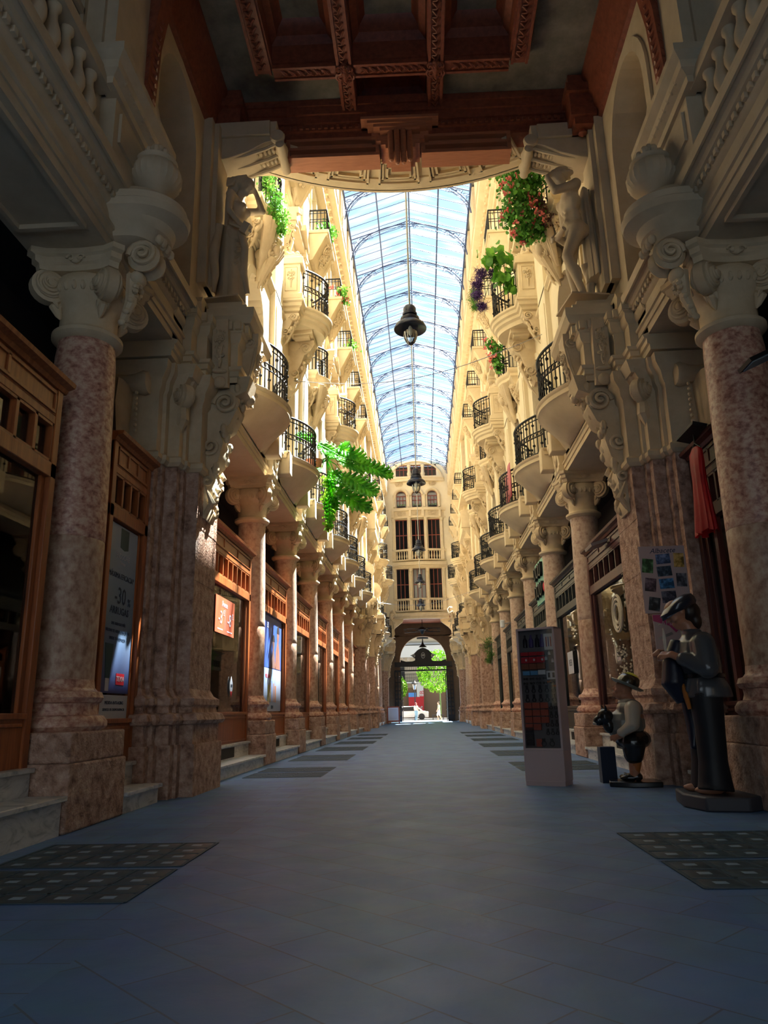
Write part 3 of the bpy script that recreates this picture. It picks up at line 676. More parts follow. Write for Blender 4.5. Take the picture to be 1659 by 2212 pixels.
def pier(s,yc,label,flip=1,consoles=True):
    """s side; flip=-1 mirrors along y"""
    root=empty('compound_pier',(0,yc,0),0,label,'pier')
    def B(mb,name,mat,**k):
        par=k.pop('parent',root)
        if flip<0: mb.v=[(x,-y,z) for x,y,z in mb.v]; mb.f=[tuple(reversed(f)) for f in mb.f]
        if s>0: mb.mirror()
        return mb.build(name,mat,par,**k)
    G=lambda g: pier_plan(g)
    mb=MB(); mb.loft([ring(G(.14),0),ring(G(.14),.56),ring(G(.13),.58)]); B(mb,'lower_plinth',M['rough'])
    mb=MB(); mb.loft([ring(G(.10),.58),ring(G(.10),.80),ring(G(.15),.81),ring(G(.17),.85),ring(G(.14),.92),ring(G(.08),.94),ring(G(.07),1.0),ring(G(.10),1.03),ring(G(.10),1.1),ring(G(.04),1.14),ring(G(.0),1.22)]); B(mb,'base_mouldings',M['rough'])
    mb=MB(); zs=[1.22,1.85,1.86,2.5,2.51,3.2,3.21,3.96]
    mb.loft([ring(G(0 if k%3 else 0.001),z) for k,z in enumerate(zs)])
    for z in (1.9,2.55,3.25): mb.loft([ring(G(.006),z),ring(G(.006),z+.60)])
    B(mb,'shaft',M['rough'])
    # necking band, capital block, abacus
    mb=MB(); mb.loft([ring(G(.03),3.96),ring(G(.07),4.0),ring(G(.07),4.06),ring(G(.02),4.1),ring(G(.015),4.9),ring(G(.05),4.95),ring(G(.06),5.05),ring(G(.14),5.15),ring(G(.15),5.28),ring(G(.05),5.30)]); cap=B(mb,'capital',M['carve'])
    # bolster volutes facing the camera side
    mb=MB()
    for xx in (-3.62,):
        mb.lathe([(.02,-.3),(.14,-.28),(.16,-.22),(.12,-.1),(.11,0),(.12,.1),(.16,.22),(.14,.28),(.02,.3)],(xx,-1.2,4.98),16,axis='x')
        mb.tube([(xx,-1.22,4.9),(xx,-1.27,4.6),(xx,-1.24,4.3),(xx,-1.16,4.14)],[.26,.25,.2,.02],10,flat=.25)
        for k in range(8): mb.blob((xx-.17,-1.31+.004*k,4.8-.07*k),.025,n=6,m=4); mb.blob((xx+.17,-1.31+.004*k,4.8-.07*k),.025,n=6,m=4)
    B(mb,'bolster_volute',M['carve'],parent=cap)
    v=volute_mb(.17,.16); v2=MB(); v2.merge(v,Matrix.Translation((-3.0,-.85,4.93))@Matrix.Rotation(-pi/4,4,'Z')); v2.tube([(-3.02,-.82,4.78),(-3.0,-.86,4.6),(-3.06,-.8,4.45),(-3.1,-.76,4.4)],[.07,.08,.04,.01],7)
    v2.M=Matrix.Identity(4); v2.loft([[(-3.28,-1.0,5.14),(-2.86,-.98,5.14),(-2.84,-.5,5.14),(-3.28,-.5,5.14)],[(-3.28,-1.06,5.3),(-2.80,-1.04,5.3),(-2.78,-.5,5.3),(-3.28,-.5,5.3)]])
    B(v2,'corner_volute',M['carve'],parent=cap)
    # long acanthus console dropping down the passage-side edge
    mb=MB()
    prof=[(-2.86,3.42),(-2.80,3.40),(-2.76,3.55),(-2.80,3.65),(-2.74,3.72),(-2.70,3.95),(-2.75,4.1),(-2.66,4.2),(-2.60,4.45),(-2.66,4.62),(-2.52,4.72),(-2.42,4.95),(-2.48,5.12),(-2.30,5.20),(-2.25,5.42),(-2.86,5.42)]
    mb.prism(prof,'y',-.36,.02)
    for yy in (-.38,.04):
        mb.spiral((-2.58,yy,5.02),.17,.03,1.9,.035,(-1,0,0),(0,0,1),(0,1 if yy>0 else -1,0),.06,6,rt1=.02)
        mb.spiral((-2.76,yy,4.40),.12,.02,1.7,.028,(-1,0,0),(0,0,-1),(0,1 if yy>0 else -1,0),.05,6,rt1=.015)
        mb.spiral((-2.78,yy,3.9),.08,.02,1.4,.02,(-1,0,0),(0,0,1),(0,1 if yy>0 else -1,0),.04,6)
    rnd=random.Random(5)
    for k in range(34):
        t=k/34; z=3.5+1.8*t; x=-2.80+.42*t**1.5
        mb.blob((x+rnd.uniform(-.03,.04),-.17+rnd.uniform(-.2,.2),z),(.05,.055,.075),n=7,m=5)
    for k in range(5): mb.tube([(-2.82,-.17+.08*(k-2),3.45+.12*k),(-2.7,-.17+.12*(k-2),3.6+.12*k),(-2.78,-.17+.15*(k-2),3.8+.12*k)],[.03,.05,.01],6)
    B(mb,'acanthus_console',M['carve'])
    # entablature block breaking forward with brackets and the platform
    path=[(-3.04,-1.3),(-3.04,-.92),(-2.92,-.92),(-2.92,-.68),(-2.78,-.68),(-2.78,-.42),(-2.42,-.42),(-2.42,.46),(-2.80,.46),(-2.80,1.0),(-3.04,1.0)]
    mb=MB(); mb.sweep(path,[(-.9,5.30),(0,5.30),(0,5.38),(.03,5.39),(.03,5.46),(.06,5.47),(.08,5.51),(0,5.54),(0,5.88),(.03,5.90),(.05,5.95),(.05,6.02),(.08,6.04),(.08,6.18),(-.9,6.18)])
    B(mb,'entablature_block',M['plaster'])
    mb=MB(); mb.sweep(path,[(.07,6.06),(.09,6.06),(.09,6.16),(.07,6.16)])
    for y in (-.42,-.30,.02,.14,.26,.38): mb.box(-2.36,-2.28,y,y+.075,6.05,6.17)
    x=-2.78
    while x<-2.42: mb.box(x,x+.075,-.56,-.49,6.05,6.17); x+=.115
    for x in (-2.92,-2.83): mb.box(x,x+.065,-.82,-.75,6.05,6.17)
    for x in (-3.03,-2.97): mb.box(x,x+.05,-1.05,-.99,6.05,6.17)
    B(mb,'dentils',M['plaster'])
    for yy in (.0,):
        mb=MB(); mb.prism([(-2.44,5.20),(-2.40,5.16),(-2.32,5.24),(-2.36,5.36),(-2.30,5.50),(-2.24,5.72),(-2.20,6.0),(-2.20,6.18),(-2.44,6.18)],'y',yy-.16,yy+.16)
        for sg in (-1,1): mb.spiral((-2.32,yy+sg*.16,6.02),.10,.02,1.8,.022,(-1,0,0),(0,0,1),(0,sg,0),.03,5,rt1=.012); mb.tube([(-2.24,yy+sg*.15,5.95),(-2.30,yy+sg*.15,5.6),(-2.36,yy+sg*.15,5.35)],.022,5)
        carving(mb,(-2.24,yy,5.72),(0,1,0),(.2,0,.98),(1,0,-.2),.26,.6,9,1,.016); mb.blob((-2.33,yy,5.22),(.07,.10,.08))
        B(mb,'corner_bracket',M['carve'])
    mb=MB(); mb.prism([(-.42,5.22),(-.50,5.20),(-.54,5.26),(-.52,5.36),(-.58,5.9),(-.60,6.0),(-.60,6.18),(-.42,6.18)],'x',-2.74,-2.52)
    carving(mb,(-2.63,-.585,5.75),(1,0,0),(0,0,1),(0,-1,0),.18,.6,4,1,.014); mb.blob((-2.63,-.53,5.27),(.09,.06,.09)); mb.blob((-2.63,-.55,5.42),(.11,.05,.03))
    for k in range(5): mb.blob((-2.63,-.59,5.85-.07*k),(.022,.02,.022),n=6,m=4)
    B(mb,'front_bracket',M['carve'])
    mb=MB()
    R3=lambda g,z:[(-3.3,-.60,z),(-2.86,-.60,z),(-2.86,-.46-g,z),(-2.25+g,-.46-g,z),(-2.25+g,.72+g*.5,z),(-3.3,.9,z)]
    mb.loft([R3(0,6.18),R3(.02,6.20),R3(.05,6.27),R3(.06,6.28),R3(.06,6.40),R3(.03,6.405),R3(-.02,6.41)])
    mb.box(-3.3,-2.32,-.42,.70,6.40,6.50)
    for a,b,y in ((-2.98,-2.86,-.70),(-3.08,-2.98,-.95)): mb.loft([[(a,y+.05,6.18),(b,y+.05,6.18),(b,.2,6.18),(a,.2,6.18)],[(a,y-.02,6.26),(b,y-.02,6.26),(b,.2,6.26),(a,.2,6.26)],[(a,y-.06,6.38),(b,y-.06,6.38),(b,.2,6.38),(a,.2,6.38)],[(a,y,6.48),(b,y,6.48),(b,.2,6.48),(a,.2,6.48)]])
    B(mb,'platform_slab',M['plaster'])
    mb=MB(); mb.box(-3.2,-2.40,-.26,.62,6.50,6.56); mb.box(-3.2,-2.44,-.18,.58,6.56,6.72); B(mb,'statue_plinth',M['plaster'],bevel=.008)
    return root
PIERS=[(9.66,1,'near',1),(37.3,1,'nearer middle',1),(44.2,-1,'farther middle',-1),(60.4,-1,'far',-1)]
for s in (-1,1):
    for yc,fl,nm,_ in PIERS:
        lab={'near':'near stepped stone pier with carved console and cornice platform on the %s'%SIDE[s],
             'nearer middle':'nearer of the two middle piers of the %s-hand colonnade'%SIDE[s],
             'farther middle':'farther of the two middle piers of the %s-hand colonnade'%SIDE[s],
             'far':'last stone pier on the %s, beside the far gate'%SIDE[s]}[nm]
        pier(s,yc,lab,fl)
# ------------------------------------------------------------------ cartouche blocks over each column
def keyblocks():
    proto=None
    for s in (-1,1):
        for k,y in enumerate(YC+[40.7]+YF):
            if proto is None:
                proto=empty('cartouche_block',(0,0,0),0,'x','carved block','cartouche blocks above the columns')
                mb=MB(); mb.prism([(0,5.54),(.10,5.54),(.10,5.60),(.13,5.62),(.13,5.70),(.11,5.72),(.15,6.10),(.20,6.14),(.24,6.2),(.24,6.3),(0,6.3)],'y',-.26,.26)
                mb.build('block',M['plaster'],proto,bevel=.008)
                mb=MB(); mb.tube([(.135,.13*math.cos(a),5.92+.17*math.sin(a)) for a in [2*pi*i/20 for i in range(20)]],.018,6,True); mb.blob((.13,0,5.92),(.03,.06,.09)); mb.blob((.15,0,6.05),(.03,.09,.03)); mb.tube([(.135,0,5.75),(.13,0,5.62)],[.03,.01],6)
                mb.build('oval_cartouche',M['carve'],proto); o=proto
            else: o=dup(proto,group=proto['group'])
            o.location=(s*3.04,YS(s,y),0); o.rotation_euler=(0,0,rot(s))
            if y in YC: l='oval cartouche block above the %s free column on the %s'%(ORD[YC.index(y)],SIDE[s])
            elif y==40.7: l='cartouche block above the single middle column on the %s'%SIDE[s]
            else: l='cartouche block above the %s far column on the %s'%(ORD[YF.index(y)],SIDE[s])
            o['label']=l
keyblocks()
# ------------------------------------------------------------------ urn consoles over the near columns
def urns():
    for s in (-1,1):
        t=empty('curved_corner_console',(0,0,0),0,'bulging cornice console above the near column capital, %s side, holding a fluted urn'%SIDE[s],'console')
        def B(mb,n,mat,par=t,**k):
            if s>0: mb.mirror()
            return mb.build(n,mat,par,**k)
        def hr(r,z,n=16):
            P=[(-3.1,6.78+.5*(r+.25),z)]
            for i in range(n+1):
                a=pi/2-pi*i/n; P.append((-2.98+ .95*r*max(0,math.cos(a))**.8+.06,6.70+.52*(r+.22)*math.sin(a),z))
            P.append((-3.1,6.70-.5*(r+.25),z)); return P
        mb=MB(); mb.loft([hr(.16,5.62),hr(.30,5.66),hr(.34,5.72),hr(.42,5.76),hr(.46,5.86),hr(.60,5.92),hr(.62,6.0),hr(.56,6.03),hr(.58,6.10),hr(.50,6.14),hr(.42,6.2)])
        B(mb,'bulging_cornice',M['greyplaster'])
        mb=MB()
        for y in (6.42,6.56,6.70): pass
        mb.lathe([(.02,-.14),(.13,-.13),(.17,-.09),(.12,0),(.17,.09),(.13,.13),(.02,.14)],(-2.72,6.62,5.46),16,axis='y')
        for sg in (-1,1): mb.spiral((-2.72,6.62+sg*.13,5.46),.15,.02,2,.03,(-1,0,0),(0,0,1),(0,sg,0),.05,6,rt1=.02)
        mb.tube([(-2.86,6.62,5.3),(-2.86,6.62,5.0),(-2.92,6.62,4.82),(-2.96,6.62,4.74)],[.07,.06,.04,.01],8)
        mb.blob((-2.80,6.62,5.26),(.08,.11,.08)); 
        for k in range(8): mb.blob((-2.80+.02*math.cos(k),6.62+.09*math.sin(k*.8),5.12+.05*math.cos(k*.8)),(.035,.04,.035),n=6,m=4)
        for k in range(5): mb.blob((-2.85-.02*k,6.62+.03*(k%2*2-1),5.0-.06*k),(.04,.05-.006*k,.035))
        for k in range(6): mb.blob((-2.55+.02*(k%2),6.48+.055*k,5.62),(.045,.045,.055),n=7,m=5)
        B(mb,'scroll_bracket',M['carve'])
        u=empty('fluted_urn',(s*2.70,YS(s,6.66),6.2),0,'fluted stone urn with a flame finial on the %s console'%SIDE[s],'urn')
        rings=[]
        for r,z in ((.10,0),(.14,.01),(.14,.04),(.08,.07),(.10,.10),(.22,.17),(.27,.25),(.275,.33),(.24,.42),(.18,.47)):
            rings.append([((r*(1-.05*(i%2)*(1 if .1<z<.45 else 0)))*math.cos(2*pi*i/48),(r*(1-.05*(i%2)*(1 if .1<z<.45 else 0)))*math.sin(2*pi*i/48),z) for i in range(48)])
        MB().loft(rings).build('bowl',M['greyplaster'],u)
        MB().lathe([(.17,.46),(.21,.48),(.22,.50),(.17,.52),(.15,.54)],n=28).build('rim',M['greyplaster'],u)
        mb=MB()
        for k in range(14):
            a=2*pi*k/14*1.0; rr=.11 if k%2 else .06; mb.blob((rr*math.cos(a),rr*math.sin(a),.57+(.03 if k%2 else .08)),(.04,.04,.06),n=7,m=5)
        mb.blob((0,0,.62),(.08,.08,.09)); mb.build('flame_finial',M['greyplaster'],u)
urns()
# near balustrade of the vestibule windows
def near_balustrades():
    for s in (-1,1):
        t=empty('window_balustrade',(s*3.0,YS(s,4.25),6.28),rot(s),'shaded row of stone balusters under the near %s-hand window'%SIDE[s],'balustrade')
        MB().box(-.14,.05,-1.62,1.62,0,.10).build('base_rail',M['greyplaster'],t)
        MB().box(-.16,.08,-1.66,1.66,.66,.80).build('top_rail',M['greyplaster'],t)
        b=MB().lathe([(.05,.10),(.07,.10),(.07,.14),(.045,.17),(.085,.30),(.08,.38),(.045,.50),(.04,.58),(.065,.62),(.065,.66)],n=14).build('baluster',M['greyplaster'],t)
        b.location=(-.03,-1.45,0)
        for k in range(1,13): dup(b,(-.03,-1.45+.24*k,0),parent=t)
        g=struct(MB().box(-.02,.02,-1.6,1.6,0,2.9).build('window_1' if s<0 else 'window_2',M['glass'],loc=(s*3.3,4.25,6.3)))
        fr=MB()
        for y in (-1.62,-.8,0,.8,1.62): fr.box(-.04,.06,y-.04,y+.04,0,2.9)
        for z in (0,1.6,2.9): fr.box(-.04,.06,-1.6,1.6,z-.04,z+.04)
        fr.build('window_frame',M['greyplaster'],g)
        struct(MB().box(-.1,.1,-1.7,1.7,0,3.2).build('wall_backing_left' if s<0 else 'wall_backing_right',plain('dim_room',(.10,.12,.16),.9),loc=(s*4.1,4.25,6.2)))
near_balustrades()
# ================================================================== FACADE BALCONIES AND RELIEFS
def plan(y,w,d0,d1,ped=.32):
    """bombé plan: how far the slab stands out at local y"""
    a=abs(y)
    if a>w-ped: return d0
    t=a/(w-ped); return d0*.92+(d1-d0*.92)*(math.cos(t*pi/2)**.8)
def slab_ring(w,d0,d1,g,z,n=26,back=0.0):
    P=[(back,-w-g,z)]
    ys=[-w+2*w*k/n for k in range(n+1)]
    for y in ys:
        yy=y*(w+g)/w; P.append((max(back,plan(y,w,d0,d1)+g),yy,z))
    P.append((back,w+g,z)); return P
def railing(root,pts,z0,z1,name='railing',mat='iron',bars=2,circles=True,par=None):
    """wrought railing along plan points"""
    rl=MB()
    P=[Vector((p[0],p[1],0)) for p in pts]
    up=lambda z:[(p.x,p.y,z) for p in P]
    h=z1-z0
    rl.tube(up(z1),.028,6); rl.tube(up(z1-.10),.014,4); rl.tube(up(z0+.03),.016,4); rl.tube(up(z0+.45*h),.014,4); rl.tube(up(z0+.57*h),.014,4)
    seg=[0]
    for i in range(1,len(P)): seg.append(seg[-1]+(P[i]-P[i-1]).length)
    L=seg[-1]; n=max(3,int(L/.115))
    for k in range(n+1):
        u=L*k/n; i=1
        while i<len(seg)-1 and seg[i]<u: i+=1
        f=(u-seg[i-1])/max(1e-6,seg[i]-seg[i-1]); q=P[i-1].lerp(P[i],f); t=(P[i]-P[i-1]).normalized()
        rl.tube([(q.x,q.y,z0),(q.x,q.y,z1)],.0125,4)
        if k<n:
            u2=u+L/n/2; q2=q+t*(L/n/2)
            if circles:
                rl.tube([(q2.x+t.x*.034*math.cos(a),q2.y+t.y*.034*math.cos(a),z0+.51*h+.045*math.sin(a)) for a in [2*pi*j/8 for j in range(8)]],.008,4,True)
                if k%2==0:
                    rl.blob((q.x,q.y,z0+.25*h),(.035,.035,.035),n=6,m=4); rl.blob((q.x,q.y,z0+.78*h),(.035,.035,.035),n=6,m=4)
    return rl.build(name,M[mat],root if par is None else par)
def first_floor():
    p=empty('bowed_balcony',(0,0,0),0,'x','balcony','bowed first-floor balconies with black railings')
    w,d0,d1=1.42,.20,.66
    S=lambda f,g,z: [(x*f if 0<i<len(r)-1 else x,y,z) for r in [slab_ring(w,d0,d1,g,z)] for i,(x,y,_) in enumerate(r)]
    mb=MB(); mb.loft([S(.35,-.3,5.78),S(.45,-.2,5.84),S(.62,-.1,5.92),S(.80,-.05,6.02),S(.94,-.01,6.12),S(1,0,6.17),S(1,.035,6.19),S(1,.035,6.27),S(1,.06,6.29),S(1,.07,6.33),S(1,.02,6.35)])
    s=mb.build('slab',M['plaster'],p)
    mb=MB()  # triangular sunk panel moulding under the slab
    for a,b in (((.16,-.5),(.16,.5)),((.16,.5),(.46,0)),((.46,0),(.16,-.5))):
        mb.tube([(a[0],a[1],5.90+a[0]*.35),(b[0],b[1],5.90+b[0]*.35)],.022,5)
    mb.build('soffit_panel',M['plaster'],s)
    for sg in (-1,1): MB().box(0,d0+.10,sg*(w-.14)-.15,sg*(w-.14)+.15,5.84,6.36).build('end_block',M['plaster'],p,bevel=.02)
    pts=[(0,-w+.06)]+[(plan(-w+.06+(2*w-.12)*k/28,w,d0,d1)-.03,-w+.06+(2*w-.12)*k/28) for k in range(29)]+[(0,w-.06)]
    railing(p,pts,6.36,7.28)
    names=BAYS[:7]+[38.9+.1,42.6-.1]+BAYS[9:13]
    first=True
    for s in (-1,1):
        for k,y in enumerate(BAYS):
            if k in (7,8): continue
            o=p if first else dup(p,group=p['group']); first=False
            o.location=(s*3.0,YS(s,y),0); o.rotation_euler=(0,0,rot(s))
            lab='%s bowed first-floor balcony on the %s counting away from the camera'%(ORD[k],SIDE[s])
            if s<0 and k==1: lab='second bowed balcony on the left, the big split-leaf plant grows from it'
            if s<0 and k==0: lab='nearest bowed balcony on the left, next to the cornice platform'
            if s>0 and k==2: lab='third bowed balcony on the right, a pink cloth behind its railing'
            o['label']=lab
first_floor()
def scroll_bracket_mb(h=.7,d=.4,w=.2,seed=1):
    """console bracket: wall at x=0, top at z=0"""
    mb=MB()
    prof=[(0,0),(d,0),(d*1.02,-h*.10),(d*.86,-h*.26),(d*.62,-h*.34),(d*.52,-h*.5),(d*.40,-h*.64),(d*.2,-h*.78),(d*.24,-h*.9),(d*.1,-h),(0,-h)]
    mb.prism(prof,'y',-w/2,w/2)
    for sg in (-1,1):
        mb.spiral((d*.70,sg*w/2,-h*.18),d*.26,d*.05,1.8,.022,(-1,0,0),(0,0,1),(0,sg,0),.04,5,rt1=.014)
        mb.spiral((d*.26,sg*w/2,-h*.74),d*.20,d*.05,1.5,.018,(-1,0,0),(0,0,-1),(0,sg,0),.03,5,rt1=.01)
    rnd=random.Random(seed)
    for k in range(9):
        t=k/9; mb.blob((d*(.9-.75*t)+.02,rnd.uniform(-.3,.3)*w,-h*(.12+.85*t)),(.045,.05,.06),n=7,m=5)
    mb.tube([(d*.5,0,-h*.45),(d*.62,0,-h*.6),(d*.3,0,-h*1.05),(d*.05,0,-h*1.25)],[.05,.06,.04,.01],7,flat=.7)
    return mb
def second_floor():
    # type A: wide curved balcony between two swagged pedestals
    p=empty('pedestal_balcony',(0,0,0),0,'x','balcony','curved second-floor balconies between swagged pedestals')
    w,d0,d1=1.12,.46,.98
    S=lambda g,z: slab_ring(w,d0,d1,g,z)
    mb=MB(); mb.loft([S(-.12,9.78),S(-.10,9.88),S(-.04,9.92),S(-.03,9.99),S(.02,10.02),S(.03,10.10),S(.07,10.13),S(.07,10.18),S(.0,10.20)]); s=mb.build('slab',M['plaster'],p)
    mb=MB(); mb.box(.1,.62,-.42,.42,9.68,9.80); mb.box(.16,.54,-.36,.36,9.62,9.70); mb.build('soffit_block',M['plaster'],s,bevel=.01)
    for sg in (-1,1):
        y=sg*(w-.17); mb=MB(); mb.box(.0,.44,y-.17,y+.17,10.2,11.22)
        mb.box(0,.50,y-.21,y+.21,10.2,10.34); mb.box(0,.50,y-.21,y+.21,11.12,11.30); mb.box(0,.46,y-.19,y+.19,11.30,11.36)
        q=mb.build('pedestal',M['plaster'],p,bevel=.012)
        for sd in (-1,1):
            mb=MB(); yy=y+sd*.172
            for a,b in (((.08,10.42),(.36,10.42)),((.36,10.42),(.36,11.04)),((.36,11.04),(.08,11.04)),((.08,11.04),(.08,10.42))): mb.tube([(a[0],yy,a[1]),(b[0],yy,b[1])],.012,4)
            carving(mb,(.22,yy,10.82),(1,0,0),(0,0,1),(0,sd,0),.22,.36,2,.8,.012)
            mb.tube([(.22,yy+sd*.01,10.7),(.22,yy+sd*.012,10.5)],[.025,.006],5)
            mb.build('swag_relief',M['carve'],q)
        # flaming top ornament
        mb=MB(); mb.blob((.22,y,11.42),(.16,.15,.08)); 
        for k in range(5): mb.blob((.10+.06*k,y+.05*(k%2*2-1),11.47),(.06,.06,.07))
        mb.build('top_ornament',M['carve'],q)
        b=scroll_bracket_mb(.62,.40,.24,3); b.v=[(x,yy+y,z+9.86) for x,yy,z in b.v]; b.build('scroll_bracket',M['carve'],p)
    b=scroll_bracket_mb(1.15,.62,.30,8); b.v=[(x,yy,z+9.64) for x,yy,z in b.v]; b.build('central_bracket',M['carve'],p)
    pts=[(plan(-w+.36+(2*w-.72)*k/20,w,d0,d1)-.04,-w+.36+(2*w-.72)*k/20) for k in range(21)]
    railing(p,pts,10.2,11.2)
    # type B: shell-backed bracket balcony
    q=empty('shell_balcony',(0,0,0),0,'x','balcony','shell-bracketed second-floor balconies')
    w2,e0,e1=.80,.22,.48
    T=lambda g,z: slab_ring(w2,e0,e1,g,z,back=0)
    mb=MB(); mb.loft([T(-.17,9.72),T(-.12,9.80),T(-.10,9.95),T(-.04,10.10),T(.0,10.14),T(.0,10.22),T(.05,10.26),T(.07,10.30),T(.07,10.36),T(0,10.38)]); s=mb.build('slab',M['plaster'],q)
    mb=MB()
    for k in range(9):
        a=-1.1+2.2*k/8
        mb.tube([(.10,.12*math.sin(a),9.22),(.24+.1*math.cos(a),.55*math.sin(a),9.72),(.30+.14*math.cos(a),.72*math.sin(a),10.0)],[.03,.08,.09],7,flat=.7)
    mb.build('shell',M['carve'],s)
    mb=MB(); carving(mb,(.34,0,9.66),(0,1,0),(.3,0,.95),(.95,0,-.3),.55,.7,4,1.4,.03); mb.blob((.38,0,9.72),(.12,.13,.17)); mb.blob((.45,0,9.86),(.07,.08,.09)); mb.tube([(.3,0,9.5),(.14,0,9.1),(.06,0,8.85)],[.12,.07,.02],8)
    mb.build('carved_cluster',M['carve'],q)
    for sg in (-1,1):
        b=scroll_bracket_mb(.5,.24,.16,6); b.v=[(x,yy+sg*.66,z+9.9) for x,yy,z in b.v]; b.build('scroll_bracket',M['carve'],q)
    pts=[(0,-w2+.04)]+[(plan(-w2+.04+(2*w2-.08)*k/16,w2,e0,e1)-.02,-w2+.04+(2*w2-.08)*k/16) for k in range(17)]+[(0,w2-.04)]
    railing(q,pts,10.38,11.28,circles=False)
    fa=fb=True
    for s in (-1,1):
        for k,y in enumerate(BAYS):
            if k in (7,8): continue
            if k%2==1:
                o=p if fa else dup(p,group=p['group']); fa=False; kind='curved second-floor balcony with swagged pedestals'
            else:
                o=q if fb else dup(q,group=q['group']); fb=False; kind='shell-bracketed second-floor balcony'
            o.location=(s*3.0,YS(s,y),0); o.rotation_euler=(0,0,rot(s))
            o['label']='%s in bay %s from the near end, %s wall'%(kind,ORD[k],SIDE[s])
            if k==0: o['label']='shell-bracketed balcony nearest the camera on the %s wall, overflowing with plants'%SIDE[s]
second_floor()
def upper_reliefs():
    # hood over the second-floor windows
    p=empty('window_hood',(0,0,0),0,'x','window hood','broken-pediment hoods over the second-floor windows')
    mb=MB()
    for sg in (-1,1):
        mb.prism([(sg*.86,12.72),(sg*.86,12.90),(sg*.30,13.24),(sg*.30,13.06)],'x',0,.34)
        mb.box(0,.30,sg*.78-.12,sg*.78+.12,12.5,12.74)
    mb.box(0,.26,-.86,.86,12.62,12.72); mb.build('pediment',M['plaster'],p,bevel=.01)
    mb=MB(); carving(mb,(.12,0,12.98),(0,1,0),(0,0,1),(1,0,0),.6,.55,5,1.2,.03); mb.blob((.14,0,13.0),(.14,.14,.2)); mb.build('carved_cluster',M['carve'],p)
    for sg in (-1,1):
        b=scroll_bracket_mb(.9,.28,.18,2); b.v=[(x,yy+sg*.78,z+12.5) for x,yy,z in b.v]; b.build('scroll_bracket',M['carve'],p)
    # little top balcony with carved sloping underside
    q=empty('top_balcony',(0,0,0),0,'x','balcony','little third-floor balconies with carved undersides')
    mb=MB(); mb.prism([(0,14.05),(.12,14.08),(.20,14.25),(.50,14.86),(.56,14.90),(.56,15.0),(.0,15.0)],'y',-.66,.66)
    mb.prism([(0,14.0),(.10,14.02),(.52,14.84),(.56,14.84),(.56,14.92),(.0,14.92)],'y',-.74,-.60); mb.prism([(0,14.0),(.10,14.02),(.52,14.84),(.56,14.84),(.56,14.92),(.0,14.92)],'y',.60,.74)
    mb.box(0,.60,-.78,.78,14.92,15.02); s=mb.build('console',M['plaster'],q,bevel=.01)
    mb=MB(); carving(mb,(.36,0,14.52),(0,1,0),(.45,0,.89),(.89,0,-.45),.8,.75,7,1.4,.03); mb.build('scroll_relief',M['carve'],s)
    mb=MB(); mb.tube([(.06,0,14.1),(.1,0,13.9),(.03,0,13.6)],[.12,.08,.02],8); mb.build('pendant_drop',M['carve'],q)
    railing(q,[(0,-.70),(.52,-.70),(.52,.70),(0,.70)],15.02,15.75,circles=False)
    # keystone hood of the arched doors
    r=empty('keystone_scroll',(0,0,0),0,'x','keystone','scroll keystones over the arched first-floor doors')
    mb=MB(); mb.tube([(.06,0,9.62),(.14,0,9.5),(.12,0,9.25),(.05,0,8.98)],[.14,.16,.12,.06],10,flat=1.0); mb.lathe([(.02,-.16),(.13,-.15),(.13,.15),(.02,.16)],(.14,0,9.5),14,axis='y'); mb.build('scroll',M['plaster'],r)
    f1=f2=f3=True
    for s in (-1,1):
        for k,y in enumerate(BAYS):
            if k in (7,8): continue
            o=p if f1 else dup(p,group=p['group']); f1=False
            o.location=(s*3.0,YS(s,y),0); o.rotation_euler=(0,0,rot(s)); o['label']='carved broken-pediment hood in bay %s from the near end, %s wall'%(ORD[k],SIDE[s])
            o=q if f2 else dup(q,group=q['group']); f2=False
            o.location=(s*3.0,YS(s,y),0); o.rotation_euler=(0,0,rot(s)); o['label']='small top-floor balcony in bay %s from the near end, %s wall'%(ORD[k],SIDE[s])
            o=r if f3 else dup(r,group=r['group']); f3=False
            o.location=(s*3.0,YS(s,y),0); o.rotation_euler=(0,0,rot(s)); o['label']='scroll keystone over the arched door in bay %s from the near end, %s wall'%(ORD[k],SIDE[s])
    # windows behind every opening
    w=None; n=3
    def win(z0,z1,h,arch):
        mb=MB()
        for y in (-h,0,h): mb.box(-.03,.03,y-.035,y+.035,z0,z1)
        for z in (z0+.04,z0+(z1-z0)*.35,z1-.04): mb.box(-.03,.03,-h,h,z-.035,z+.035)
        if arch: mb.tube([(0,h*math.cos(t),z1+h*math.sin(t)) for t in [pi*k/12 for k in range(13)]],.04,4)
        return mb
    for (z0,z1,h,ar) in ((6.3,8.42,.64,True),(10.0,12.45,.55,False),(15.05,17.0,.47,False)):
        f=win(z0,z1,h,ar).build('window_3',M['redframe']); f['kind']='structure'
        MB().box(-.01,0,-h,h,z0,z1+(.6 if ar else 0)).build('pane',M['pane'],f); MB().box(-.12,-.10,-h*.9,-h*.1,z0,z1).build('curtain',M['curtain'],f)
        first=True
        for s in (-1,1):
            for y in BAYS:
                o=f if first else dup(f); first=False; o.name='window_%d'%n; n+=1
                o.location=(s*3.32,YS(s,y),0); o.rotation_euler=(0,0,rot(s))
upper_reliefs()
